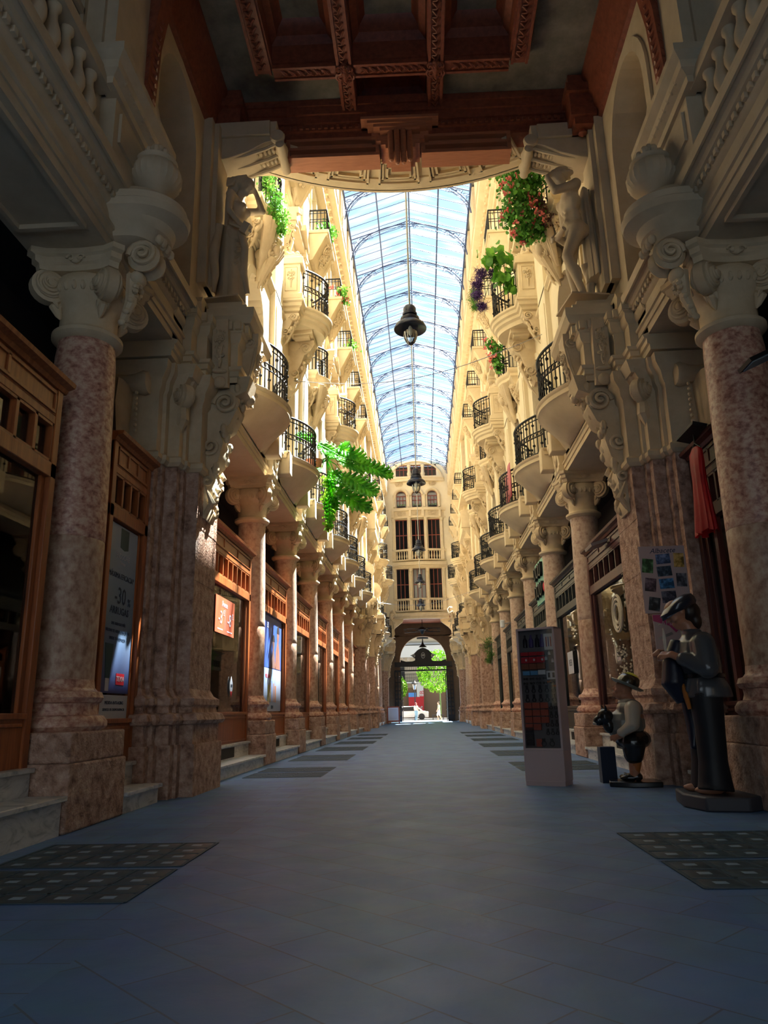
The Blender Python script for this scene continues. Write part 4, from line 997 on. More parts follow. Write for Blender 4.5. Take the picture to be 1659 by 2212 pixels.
def middle_bay():
    for s in (-1,1):
        t=empty('stone_balcony',(s*3.0,YS(s,40.75),0),rot(s),'stone balustraded balcony in the projecting middle bay, %s wall'%SIDE[s],'balcony')
        MB().prism([(0,9.9),(.2,9.95),(.45,10.3),(.62,10.36),(.62,10.55),(0,10.55)],'y',-1.7,1.7).build('slab',M['plaster'],t,bevel=.01)
        MB().box(.46,.62,-1.7,1.7,10.55,10.66).build('base_rail',M['plaster'],t); MB().box(.44,.66,-1.74,1.74,11.3,11.42).build('top_rail',M['plaster'],t)
        b=MB().lathe([(.05,10.66),(.04,10.75),(.085,10.88),(.07,11.0),(.04,11.15),(.06,11.3)],n=10).build('baluster',M['plaster'],t); b.location=(.54,-1.5,0)
        for k in range(1,12): dup(b,(.54,-1.5+.27*k,0),parent=t)
        for sg in (-1,1):
            m=scroll_bracket_mb(1.3,.55,.3,4); m.v=[(x,y+sg*1.3,z+9.95) for x,y,z in m.v]; m.build('scroll_bracket',M['carve'],t)
            MB().box(0,.66,sg*1.66-.14,sg*1.66+.14,10.5,11.48).build('end_post',M['plaster'],t)
        mb=MB(); mb.box(0,.22,-3.0,-2.1,6.3,17.3); mb.box(0,.22,2.1,3.0,6.3,17.3); mb.box(0,.5,-3.4,3.4,12.8,13.1); mb.box(0,.3,-3.2,3.2,17.0,17.3); mb.box(0,.35,-3.4,3.4,6.9,7.2)
        o=mb.build('projecting_frame',M['plaster'],t,bevel=.01)
        for sg in (-1,1):
            m=MB(); m.lathe([(.5,-.12),(.5,.12)],(.15,sg*3.3,7.9),20,axis='y'); m.spiral((.15,sg*3.3+.0,7.9),.45,.08,2.2,.05,(1,0,0),(0,0,1),(0,-1,0),.12,6); m.build('big_scroll',M['carve'],t)
middle_bay()
# ------------------------------------------------------------------ lamps
def lamps():
    p=empty('pendant_lamp',(0,0,0),0,'x','lamp','bell-shaped pendant lamps in a row down the passage')
    MB().tube([(0,0,.52),(0,0,13.75)],.018,6).build('suspension_cable',M['steel'],p)
    MB().lathe([(.02,.56),(.10,.55),(.13,.50),(.13,.40),(.15,.38),(.15,.34),(.12,.33),(.12,.31),(.19,.28),(.20,.22),(.19,.20),(.21,.19),(.30,.12),(.335,.04),(.33,.02),(.20,.10),(.13,.15),(.0,.16)],n=36).build('shade',plain('navy_black_enamel',(.006,.010,.03),.35),p)
    MB().lathe([(.155,.10),(.158,.02),(.15,-.08),(.13,-.18),(.09,-.27),(.04,-.32),(.0,-.33)],n=28,caps=False).build('glass_bowl',M['lampglass'],p)
    MB().lathe([(.02,.1),(.04,.06),(.05,-.02),(.03,-.1),(0,-.12)],n=12).build('bulb',M['curtain'],p)
    ys=[13.7,24.4,35.4,44.9,55.3]
    for k,y in enumerate(ys):
        o=p if k==0 else dup(p,group=p['group']); o.location=(-.03,y,8.42)
        o['label']=['large navy pendant lamp with a clear glass bowl, nearest in the row','second pendant lamp, in front of the far facade\'s lunette windows','third pendant lamp, at the far facade\'s upper balustrade','fourth pendant lamp, in front of the far facade\'s lower windows','farthest small pendant lamp, at the far facade\'s lower balustrade'][k]
lamps()
def wires():
    for a,b,l in (((-2.9,16.2,8.6),(2.9,15.0,8.9),'thin wire strung across the passage near the second bowed balcony'),((-2.9,42,7.0),(2.9,42,7.4),'thin wire strung across the far half of the passage')):
        pts=[Vector(a).lerp(Vector(b),t/20)-Vector((0,0,.5*math.sin(pi*t/20))) for t in range(21)]
        tag(MB().tube(pts,.008,4).build('overhead_wire',M['steel']),l,'wire')
wires()
# ================================================================== FAR FACADE
def far_end():
    Y=61.9
    mb=MB()
    # wall with the vestibule opening (z<8.4) left open
    mb.box(-3.0,3.0,Y,Y+.3,8.5,9.0) 
    cols=[-2.0,-.78,.62,1.85]
    def tier(z0,z1,xs):
        e=[-3.0]+[v for a,b in xs for v in (a,b)]+[3.0]
        for i in range(0,len(e),2): mb.box(e[i],e[i+1],Y,Y+.3,z0,z1)
    W=[(-2.0,-.98),(-.60,.46),(.80,1.82)]; AW=[(-1.86,-1.0),(-.52,.34),(.84,1.70)]
    tier(9.0,12.55,W); mb.box(-3,3,Y,Y+.3,12.55,13.2); tier(13.2,16.85,W); mb.box(-3,3,Y,Y+.3,16.85,17.9); tier(17.9,19.0,AW)  # windows reach down so dark openings stand in for shade behind balusters
    mb.box(-3,3,Y,Y+.3,19.45,20.75)
    for (a,b) in AW:
        c,h=(a+b)/2,(b-a)/2
        for sg in (-1,1):
            for i in range(6):
                t0,t1=pi/2*i/6,pi/2*(i+1)/6
                mb.prism([(c+sg*h*math.cos(t0),19.0+h*math.sin(t0)),(c+sg*h*math.cos(t1),19.0+h*math.sin(t1)),(c+sg*h*math.cos(t1),19.45),(c+sg*h*math.cos(t0),19.45)],'y',Y,Y+.3)
    for a,b in ((-3,-1.86),(-1.0,-.52),(.34,.84),(1.70,3)): mb.box(a,b,Y,Y+.3,19.0,19.45)
    # lunette storey
    for a,b in ((-3,-1.85),(-.80,-.55),(.38,.66),(1.7,3)): mb.box(a,b,Y,Y+.3,20.75,21.85)
    mb.box(-2.6,2.6,Y,Y+.3,21.8,22.15)
    # side vestibule walls
    mb.box(-3.0,-2.55,Y,Y+5,5.4,8.5); mb.box(2.55,3.0,Y,Y+5,5.4,8.5)
    struct(mb.build('wall_far',M['wallpl']),'three-storey cream end facade above the far gate')
    t=empty('end_facade_bay',(0,Y,0),0,'bowed three-tier stone bay of the end facade with balustrades and small columns','facade bay')
    def bow(x,d=.5): return -d*(1-(x/2.35)**2)
    for (zb,zt,nm) in ((8.45,9.95,'lower_balustrade'),(12.75,14.15,'upper_balustrade')):
        mb=MB()
        xs=[-2.3+4.6*k/14 for k in range(15)]
        def strip(z0,z1,g,dep=.3):
            mb.loft([[(x,bow(x)-g,z0),(x,bow(x)+dep,z0),(x,bow(x)+dep,z1),(x,bow(x)-g,z1)] for x in xs])
        strip(zb,zb+.22,.10,.6); strip(zb+.22,zb+.30,.02,.6); strip(zb+.42,zb+.52,.0); strip(zt-.16,zt,.05)
        if nm=='lower_balustrade': strip(zb-.18,zb,.04,.6)
        o=mb.build(nm,M['greyplaster'] if nm[0]=='l' else M['plaster'],t)
        for x in (-2.15,-.82,.55,1.95):
            MB().box(x-.16,x+.16,bow(x)-.04,bow(x)+.28,zb+.5,zt-.1).build('post',M['plaster'],o)
        bb=MB().lathe([(.05,zb+.5),(.035,zb+.6),(.075,zb+.78),(.035,zt-.35),(.05,zt-.16)],n=8).build('baluster',M['plaster'],o)
        first=True
        for a,b in ((-1.9,-1.08),(-.58,.32),(.8,1.7)):
            for k in range(5):
                x=a+(b-a)*k/4; q=bb if first else dup(bb,parent=o); first=False; q.location=(x,bow(x)+.12,0)
    for z0,z1 in ((9.95,12.5),(14.15,16.9)):
        for x in (-2.18,-.79,.63,2.0):
            MB().lathe([(.14,z0),(.15,z0+.12),(.11,z0+.16),(.10,z0+1.2),(.095,z1-.3),(.13,z1-.26),(.12,z1-.2),(.17,z1-.08),(.17,z1)],(x,bow(x,.35)+.05,0),14).build('small_column',M['plaster'],t)
    for (z0,z1,g) in ((12.5,12.62,.0),(12.62,12.78,.06),(16.9,17.05,.02),(17.05,17.55,-.05),(17.55,17.8,.08),(20.2,20.45,.05),(20.45,20.6,.12)):
        mb=MB(); xs=[-2.35+4.7*k/14 for k in range(15)]
        mb.loft([[(x,bow(x,.42)-g,z0),(x,.1,z0),(x,.1,z1),(x,bow(x,.42)-g,z1)] for x in xs])
        if g==-.05:
            for x in (-2.2,-.7,.4,1.85): mb.box(x-.1,x+.1,bow(x,.42)-.1,.1,17.0,17.6)
        mb.build('string_course',M['plaster'],t)
    mb=MB()
    for x in (-1.45,-.15,1.15): carving(mb,(x,bow(x,.42)-.0,17.3),(1,0,0),(0,0,1),(0,-1,0),.9,.4,int(x*10)+40,.7,.025)
    for x in (-1.6,-.14,1.3): carving(mb,(x,-.05,20.0),(1,0,0),(0,0,1),(0,-1,0),.8,.35,3,.7,.025)
    mb.build('frieze_scrolls',M['carve'],t)
    mb=MB()
    for c in (-1.43,-.09,1.27):
        for (r,g) in ((.48,.1),(.54,.14),(.60,.08)): mb.tube([(c+r*math.cos(a),-g,19.0+r*math.sin(a)) for a in [pi*k/14 for k in range(15)]],.045,5)
    for x in (-2.02,-.76,.59,1.86): mb.lathe([(.10,17.9),(.11,18.0),(.07,18.05),(.065,18.8),(.11,18.9),(.11,19.0)],(x,-.12,0),12)
    mb.build('window_arcade',M['plaster'],t)
    mb=MB()
    for x in (-.67,.52): mb.lathe([(.12,20.6),(.16,20.75),(.2,20.95),(.14,21.1),(.12,21.5),(.17,21.6),(.17,21.75)],(x,-.1,0),12)
    mb.tube([(2.25*math.cos(a)-.1,-.05,20.55+1.55*math.sin(a)) for a in [pi*k/24 for k in range(25)]],.09,6)
    mb.build('lunette_columns',M['plaster'],t)
    n=[85]
    def fwin(x0,x1,z0,z1,arch,label,blind=True):
        mb=MB(); w=(x1-x0); fr='redframe'
        for u in (0,.33,.66,1): mb.box(x0+w*u-.025,x0+w*u+.025,-.03,.03,z0,z1)
        for z in (z0+.03,z0+(z1-z0)*.62,z1-.03): mb.box(x0,x1,-.03,.03,z-.03,z+.03)
        if arch:
            c,h=(x0+x1)/2,w/2; mb.tube([(c+h*math.cos(a),0,z1+h*math.sin(a)) for a in [pi*k/10 for k in range(11)]],.04,4)
        o=mb.build('window_%d'%n[0],M[fr],loc=(0,Y+.2,0)); n[0]+=1; struct(o,label)
        MB().box(x0,x1,.04,.05,z0,z1+(w/2 if arch else 0)).build('pane',M['pane'],o)
        if blind: MB().box(x0+.05,x1-.05,.12,.14,z0,z1+(w/3 if arch else 0)).build('curtain',M['curtain'],o)
    P=['left','middle','right']
    for k,(a,b) in enumerate(W):
        fwin(a,b,9.0,12.55,False,'%s dark lower window of the end facade'%P[k],k==1)
        fwin(a,b,13.2,16.85,False,'%s red-framed tall window of the end facade'%P[k],False)
    for k,(a,b) in enumerate(AW):
        fwin(a,b,17.95,19.0,True,'%s arched red window with white curtains'%P[k])
        pl=empty('window_box_plant',((a+b)/2,Y-.15,17.98),0,'small dark plants on the sill of the %s arched window'%P[k],'plant')
        MB().box(-.34,.34,-.08,.08,-.1,.02).build('planter',M['dark'],pl)
        mb=MB(); rnd=random.Random(k)
        for i in range(60): mb.obox((rnd.uniform(-.36,.36),rnd.uniform(-.12,.1),rnd.uniform(.0,.2)),(.06,.03,.005),(rnd.uniform(0,3),rnd.uniform(0,3),rnd.uniform(0,3)))
        mb.build('foliage',M['leaf'],pl)['kind']='stuff'
    for k,(a,b) in enumerate(((-1.85,-.80),(-.55,.38),(.66,1.7))): fwin(a,b,20.75,21.78,False,'%s dark lunette window at the top of the end facade'%P[k],False)
    MB().box(-3,3,Y+1.2,Y+1.3,8.5,22).build('wall_far_backing',M['dark'])['kind']='structure'
    # vestibule at the far end: dark ceiling, arch wall and gate
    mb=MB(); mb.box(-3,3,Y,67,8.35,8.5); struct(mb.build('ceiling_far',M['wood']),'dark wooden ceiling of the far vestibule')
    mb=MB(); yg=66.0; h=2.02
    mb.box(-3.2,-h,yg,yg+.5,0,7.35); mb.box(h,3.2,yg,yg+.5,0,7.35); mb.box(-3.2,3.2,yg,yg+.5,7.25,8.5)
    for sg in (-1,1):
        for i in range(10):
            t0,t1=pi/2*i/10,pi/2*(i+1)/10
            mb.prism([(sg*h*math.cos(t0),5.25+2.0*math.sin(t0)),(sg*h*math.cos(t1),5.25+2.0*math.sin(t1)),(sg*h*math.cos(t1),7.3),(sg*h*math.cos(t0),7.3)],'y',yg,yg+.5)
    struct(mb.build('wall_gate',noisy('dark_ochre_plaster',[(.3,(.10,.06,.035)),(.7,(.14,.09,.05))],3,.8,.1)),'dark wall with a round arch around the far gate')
    for s in (-1,1):
        mb=MB(); mb.prism([(-3.0,8.35),(-3.0,6.9),(-2.6,7.1),(-2.2,7.6),(-1.6,8.05),(-1.5,8.35)],'y',Y-.1,Y+.25)
        if s>0: mb.mirror()
        tag(mb.build('corner_bracket',M['plaster']),'arched plaster bracket above the far statue on the %s'%SIDE[s],'bracket')
far_end()
def gate():
    t=empty('iron_gate',(0,65.8,0),0,'black wrought-iron gate with a curved crest and open leaves','gate')
    k=M['iron']
    for s in (-1,1):
        mb=MB(); mb.box(s*2.25-.28,s*2.25+.28,-.1,.1,0,.5); 
        for x in (-.26,0,.26): mb.box(s*2.25+x-.04,s*2.25+x+.04,-.06,.06,0,4.3)
        for z in (.5,1.2,1.9,2.6,3.3,4.2): mb.box(s*2.25-.28,s*2.25+.28,-.05,.05,z-.04,z+.04)
        for z in (.85,1.55,2.25,2.95,3.7): mb.spiral((s*2.25-.13,0,z),.11,.03,1.5,.018,(1,0,0),(0,0,1)); mb.spiral((s*2.25+.13,0,z),.11,.03,1.5,.018,(-1,0,0),(0,0,1))
        mb.build('side_panel',k,t)
        mb=MB()
        for y in (0,.3,.6,.9,1.2): mb.box(s*1.9-.02,s*1.9+.02,y,y+.04,0,3.9)
        for z in (.1,.9,1.7,2.0,3.8): mb.box(s*1.9-.03,s*1.9+.03,0,1.24,z,z+.07)
        for z in (.5,1.3,2.4,3.0): mb.spiral((s*1.9,.6,z),.22,.05,1.6,.02,(0,1,0),(0,0,1))
        mb.build('open_leaf',k,t)
    mb=MB(); mb.box(-2.5,2.5,-.12,.12,4.60,5.02); mb.box(-2.5,2.5,-.08,.08,4.22,4.34); x=-2.0
    while x<2.05: mb.box(x-.02,x+.02,-.03,.03,4.3,4.62); x+=.16
    mb.build('lintel',k,t)
    mb=MB()
    half=[(0,6.22),(.22,6.16),(.5,6.0),(.72,5.78),(.9,5.62),(1.12,5.60),(1.02,5.52),(.90,5.48),(.86,5.36),(.70,5.30),(.72,5.14),(.95,5.06),(1.5,5.05),(1.98,5.2),(2.0,5.02),(0,5.02)]
    poly=half+[(-x,z) for x,z in reversed(half[1:-1])]
    mb.prism(poly,'y',-.05,.05); mb.build('crest',k,t)
    MB().lathe([(.36,6.26),(.30,6.34),(.14,6.48),(.06,6.7),(.035,6.95),(.0,7.05)],n=16).build('finial',k,t)
    mb=MB()
    for s in (-1,1):
        mb.spiral((s*.84,-.06,5.52),.17,.04,1.7,.025,(s,0,0),(0,0,1)); mb.spiral((s*1.75,0,5.28),.16,.04,1.8,.02,(s,0,0),(0,0,1)); mb.spiral((s*1.3,0,5.25),.14,.03,1.5,.02,(-s,0,0),(0,0,1))
    mb.build('crest_scrolls',M['steel'],t)
    mb=MB(); mb.tube([(.15*math.cos(a),-.08,5.55+.24*math.sin(a)) for a in [2*pi*i/16 for i in range(16)]],.02,5,True); mb.spiral((0,-.08,5.55),.1,.02,1.5,.02,(1,0,0),(0,0,1)); mb.build('oval_emblem',M['steel'],t)
    c=empty('scroll_chandelier',(0,63.2,7.5),0,'dark iron chandelier with scrolled arms hanging under the far vestibule','chandelier')
    MB().tube([(0,0,.2),(0,0,.85)],.03,6).build('rod',k,c); MB().lathe([(.05,.3),(.25,.2),(.36,.0),(.2,-.1),(.12,-.3),(.0,-.4)],n=16).build('body',k,c)
    for s in (-1,1):
        mb=MB(); mb.tube([(s*.2,0,.15),(s*1.5,0,.12)],.03,5); mb.tube([(s*.2,0,-.15),(s*1.5,0,-.2)],.03,5)
        mb.tube([(s*.3,0,0),(s*.7,0,.12),(s*1.1,0,0),(s*.7,0,-.15),(s*.3,0,0)],.025,5)
        for x in (1.4,.4): mb.spiral((s*x,0,.0),.16,.04,1.4,.025,(s,0,0),(0,0,1))
        mb.build('scroll_arm',k,c)
gate()
def street():
    t=empty('street_building',(0,92,0),0,'sunlit pale building across the street seen through the far gate','building')
    wm=plain('sunlit_stucco',(.34,.28,.20),.8); wt=plain('white_stone',(.50,.49,.47),.7); br=plain('shop_brown',(.16,.09,.05),.7)
    MB().box(-16,16,0,1,0,30).build('wall',wm,t); MB().box(-16,16,-.35,0,7.2,8.6).build('white_band',wt,t); MB().box(-16,16,-.45,0,8.7,8.9).build('grey_line',M['steel'],t)
    MB().box(-16,16,-.05,.0,0,3.6).build('shop_ground_floor',br,t)
    for i,x in enumerate((-9,-6,-3,0,3,6,9)):
        for z in (4.4,9.4,13): MB().box(x-.7,x+.7,-.06,.02,z,z+1.9).build('window',M['dark'],t)
    MB().box(-3.6,-.2,-.9,0,4.1,4.25).build('balcony_slab',wt,t)
    railing(t,[(-3.6,0),(-3.6,-.85),(-.2,-.85),(-.2,0)],4.25,5.2,circles=False)
    MB().box(2.6,5.0,-.2,.0,0,3.4).build('white_shopfront',wt,t)
    # shop sign banners
    s=empty('shop_banner',(-1.0,91.3,0),0,'red shop banner with white vertical letters behind the street lamp','banner')
    MB().box(-.9,.9,0,.05,.9,2.5).build('red_panel',plain('banner_red',(.45,.015,.02),.6),s); MB().box(-.9,-.0,-.02,.0,2.5,3.0).build('blue_panel',plain('banner_blue',(.08,.25,.6),.6),s); MB().box(.1,.9,-.02,.03,2.5,4.2).build('white_panel',wt,s)
    text('REB',.75,plain('banner_lettering',(.45,.015,.02),.6),s,(.72,-.03,2.6),(pi/2,-pi/2,0)); text('40%',.6,wt,s,(.55,-.04,.95),(pi/2,-pi/2,0))
    for (x,y,sc,l) in ((1.6,80,1.25,'leafy street tree with sunlit crown right of the lamp, beyond the gate'),(-3.4,82,.85,'smaller bright green tree at the left edge of the gate opening')):
        tr=empty('street_tree',(x,y,0),0,l,'tree'); MB().tube([(0,0,0),(.05,0,1.6),(0,.1,3.2*sc)],[.10,.08,.06],8).build('trunk',M['stem'],tr)
        mb=MB(); rnd=random.Random(int(x*10))
        for i in range(2600):
            a=rnd.uniform(0,2*pi); u=rnd.uniform(-1,1); rr=rnd.uniform(.55,1)**.5*1.9*sc; c=math.sqrt(1-u*u)
            mb.obox((rr*c*math.cos(a),rr*c*math.sin(a)*.8,3.9*sc+rr*u*.95),(.17,.11,.004),(rnd.uniform(0,3),rnd.uniform(0,3),rnd.uniform(0,3)))
        mb.build('crown',M['treeleaf'],tr)['kind']='stuff'
    l=empty('street_lamp',(-.95,76,0),0,'black street lamp post with a glass lantern outside the gate','street lamp')
    MB().lathe([(.14,0),(.12,.3),(.06,.4),(.05,2.8),(.08,2.9)],n=12).build('post',M['iron'],l); MB().lathe([(.13,2.95),(.22,3.45),(.0,3.46)],n=6).build('lantern',M['lampglass'],l); MB().lathe([(.34,3.5),(.30,3.6),(.1,3.75),(.03,3.95),(0,3.96)],n=12).build('lantern_cap',M['iron'],l)
    b=empty('street_bench',(1.25,74,0),0,'dark metal bench standing outside the gate','bench')
    MB().box(-.55,.55,-.2,.2,.42,.5).build('seat',M['iron'],b)
    for x in (-.5,0,.5): MB().box(x-.04,x+.04,-.2,.2,0,.42).build('leg',M['iron'],b)
    c=empty('parked_car',(-1.6,78,0),0,'white parked car half hidden behind the woman outside the gate','car')
    MB().prism([(-1.9,.25),(-1.95,.7),(-1.2,.85),(-.7,1.35),(.8,1.38),(1.4,.9),(1.95,.8),(1.95,.25)],'y',-.8,.8).build('body',wt,c,bevel=.06)
    MB().prism([(-.95,.88),(-.6,1.28),(.7,1.3),(1.15,.9)],'y',-.82,.82).build('windows',M['dark'],c)
    for x in (-1.25,1.25): MB().lathe([(.32,-.84),(.32,.84)],(x,0,.32),20,axis='y').build('wheel',M['iron'],c)
# text helper
def text(body,size,mat,parent,loc,rot_,ext=.002,align='CENTER',sx=1.0,name='lettering',shear=0):
    cu=bpy.data.curves.new('t','FONT'); cu.body=body; cu.size=size; cu.extrude=ext; cu.align_x=align; cu.align_y='CENTER'; cu.resolution_u=2; cu.shear=shear
    o=bpy.data.objects.new('t',cu); COL.objects.link(o); dg=bpy.context.evaluated_depsgraph_get(); me=bpy.data.meshes.new_from_object(o.evaluated_get(dg))
    bpy.data.objects.remove(o); me.materials.clear(); me.materials.append(mat)
    q=bpy.data.objects.new(name,me); COL.objects.link(q); q.location=loc; q.rotation_euler=rot_; q.scale=(sx,1,1); q.parent=parent; return q
street()
# ================================================================== SHOPS, STEPS, PAVING
def shopfront(ya,yb,z0,wood,nl,top=3.92,label='',inner=True):
    """local: x out (0 = shop plane), y along"""
    L=yb-ya; t=empty('shopfront',(0,0,0),0,label,'shopfront'); W=M[wood]; h=L/2
    fr=MB(); fr.box(-.06,.04,-h,-h+.10,z0,top-.08); fr.box(-.06,.04,h-.10,h,z0,top-.08)
    fr.box(-.06,.04,-h,h,2.98,3.12); fr.box(-.06,.035,-h,h,3.48,3.56); fr.box(-.06,.03,-h,h,3.56,top-.1)
    fr.box(-.04,.0,-h+.1,-h+.17,z0+.5,2.98); fr.box(-.04,0,h-.17,h-.10,z0+.5,2.98)
    fr.build('frame',W,t,bevel=.008)
    n=3; mb=MB()
    for k in range(n):
        a=-h+.12+(2*h-.24)*k/n; b=-h+.12+(2*h-.24)*(k+1)/n
        for (y0,y1,z1,z2) in ((a,a+.02,3.6,top-.14),(b-.02,b,3.6,top-.14),(a,b,3.58,3.61),(a,b,top-.16,top-.13)): mb.box(.02,.045,y0,y1,z1,z2)
    mb.build('frieze_mouldings',W,t)
    cn=MB(); cn.sweep([(0,-h-.03),(0,h+.03)],[(-.08,top-.1),(.05,top-.1),(.07,top-.06),(.13,top-.04),(.14,top),(-.08,top)]); cn.build('cornice',W,t)
    mb=MB(); mb.box(-.06,.03,-h+.1,h-.1,3.12,3.145); mb.box(-.06,.03,-h+.1,h-.1,3.455,3.48)
    for k in range(nl+1):
        y=-h+.1+(2*h-.2)*k/nl; mb.box(-.06,.03,y-.022,y+.022,3.12,3.48)
    mb.build('transom_bars',W,t)
    MB().box(-.035,-.03,-h+.1,h-.1,3.12,3.48).build('transom_glass',M['glass'],t)
    mb=MB(); mb.box(-.06,.02,-h+.1,h-.1,z0,z0+.5)
    for z in (z0+.04,z0+.42): mb.box(.02,.04,-h+.14,h-.14,z,z+.03)
    mb.box(-.06,.05,-h+.1,h-.1,z0+.48,z0+.53); mb.build('base_panel',W,t,bevel=.006)
    MB().box(-.035,-.03,-h+.15,h-.15,z0+.5,2.98).build('display_glass',M['glass'],t)
    if inner:
        MB().box(-.75,-.70,-h,h,z0,3.5).build('display_back',plain('dim_display_'+wood,(.10,.085,.06),.8) if not bpy.data.materials.get('dim_display_'+wood) else bpy.data.materials['dim_display_'+wood],t)
        MB().box(-.7,-.06,-h+.1,h-.1,z0+.45,z0+.5).build('display_floor',M['tan'],t)
    return t
def shops():
    X=-3.30
    a=shopfront(3.6,6.22,.42,'shop',8,label='largest orange-brown wooden shopfront at the left edge, before the near column'); a.location=(X,4.91,0)
    a=shopfront(7.42,8.52,.36,'shop',4,label='narrow wooden shopfront with a blue cosmetics poster between near column and pier'); a.location=(X,7.97,0)
    a=shopfront(10.95,13.98,.42,'shop',9,label='wooden shopfront with the orange price poster, just past the left pier'); a.location=(X,12.47,0)
    a=shopfront(14.9,17.8,.40,'shop',8,label='wooden shopfront with the blue poster of two people, after the first left column'); a.location=(X,16.35,0)
    base=a
    for k in range(5):
        b=dup(a,(X,20.1+3.75*k,0),0,label='%s wooden shopfront on the left counted from the near pier'%ORD[k+2])
    r=[('redshop','maroon-framed shop window with painted decorations, between right pier and first column'),('darkshop','dark green shopfront with a paper notice, between first and second right columns'),('darkshop','dark shopfront under the mint green sign on the right')]
    for k,(w,l) in enumerate(r):
        a=shopfront(0,3.0,.40,w,7,label=l,top=3.86); a.location=(-X,12.58+DY+3.75*k,0); a.rotation_euler=(0,0,pi)
    for k in range(3,7): dup(a,(-X,12.58+DY+3.75*k,0),pi,label='dark shopfront in bay %s of the right-hand colonnade'%ORD[k])
    a=shopfront(0,1.0,.4,'redshop',4,label='dark narrow shop bay with clothes between the right pier and near column'); a.location=(3.42,8.45,0); a.rotation_euler=(0,0,pi)
    # wood-framed corner of a dark doorway by the right near column
    g=None
    for s in (-1,1):
        spans=[(1.5,6.2),(7.46,8.45)]+[(y-1.37,y+1.37) for y in BAYS[:7]]+[(y-1.37,y+1.37) for y in BAYS[9:12]]
        spans[2]=(10.75,13.93)
        for k,(ya,yb) in enumerate(spans):
            h=(yb-ya)/2; z1,z2=(.30,.52) if k==0 else (.2,.44)
            if k==0 and s>0: ya,yb=1.5,6.6; h=2.55
            n='nearest wide marble doorsteps on the %s'%SIDE[s] if k==0 else ('short marble doorsteps between the near column and pier on the %s'%SIDE[s] if k==1 else 'marble doorsteps in bay %s of the %s colonnade'%(ORD[k-2],SIDE[s]))
            t=empty('marble_doorstep',(s*3.3,YS(s,(ya+yb)/2),0),rot(s),n,'step','white marble doorsteps between the columns')
            MB().box(-.2,.36,-h,h,0,z1-.04).build('lower_riser',M['white'],t); MB().box(-.2,.41,-h,h,z1-.04,z1).build('lower_tread',M['white'],t,bevel=.006)
            MB().box(-.2,.08,-h,h,z1,z2-.04).build('upper_riser',M['white'],t); MB().box(-.2,.12,-h,h,z2-.04,z2).build('upper_tread',M['white'],t,bevel=.006)
            if k>1: MB().box(.08,.085,-.55,.55,z1+.02,z2-.06).build('vent_grille',M['dark'],t)
shops()
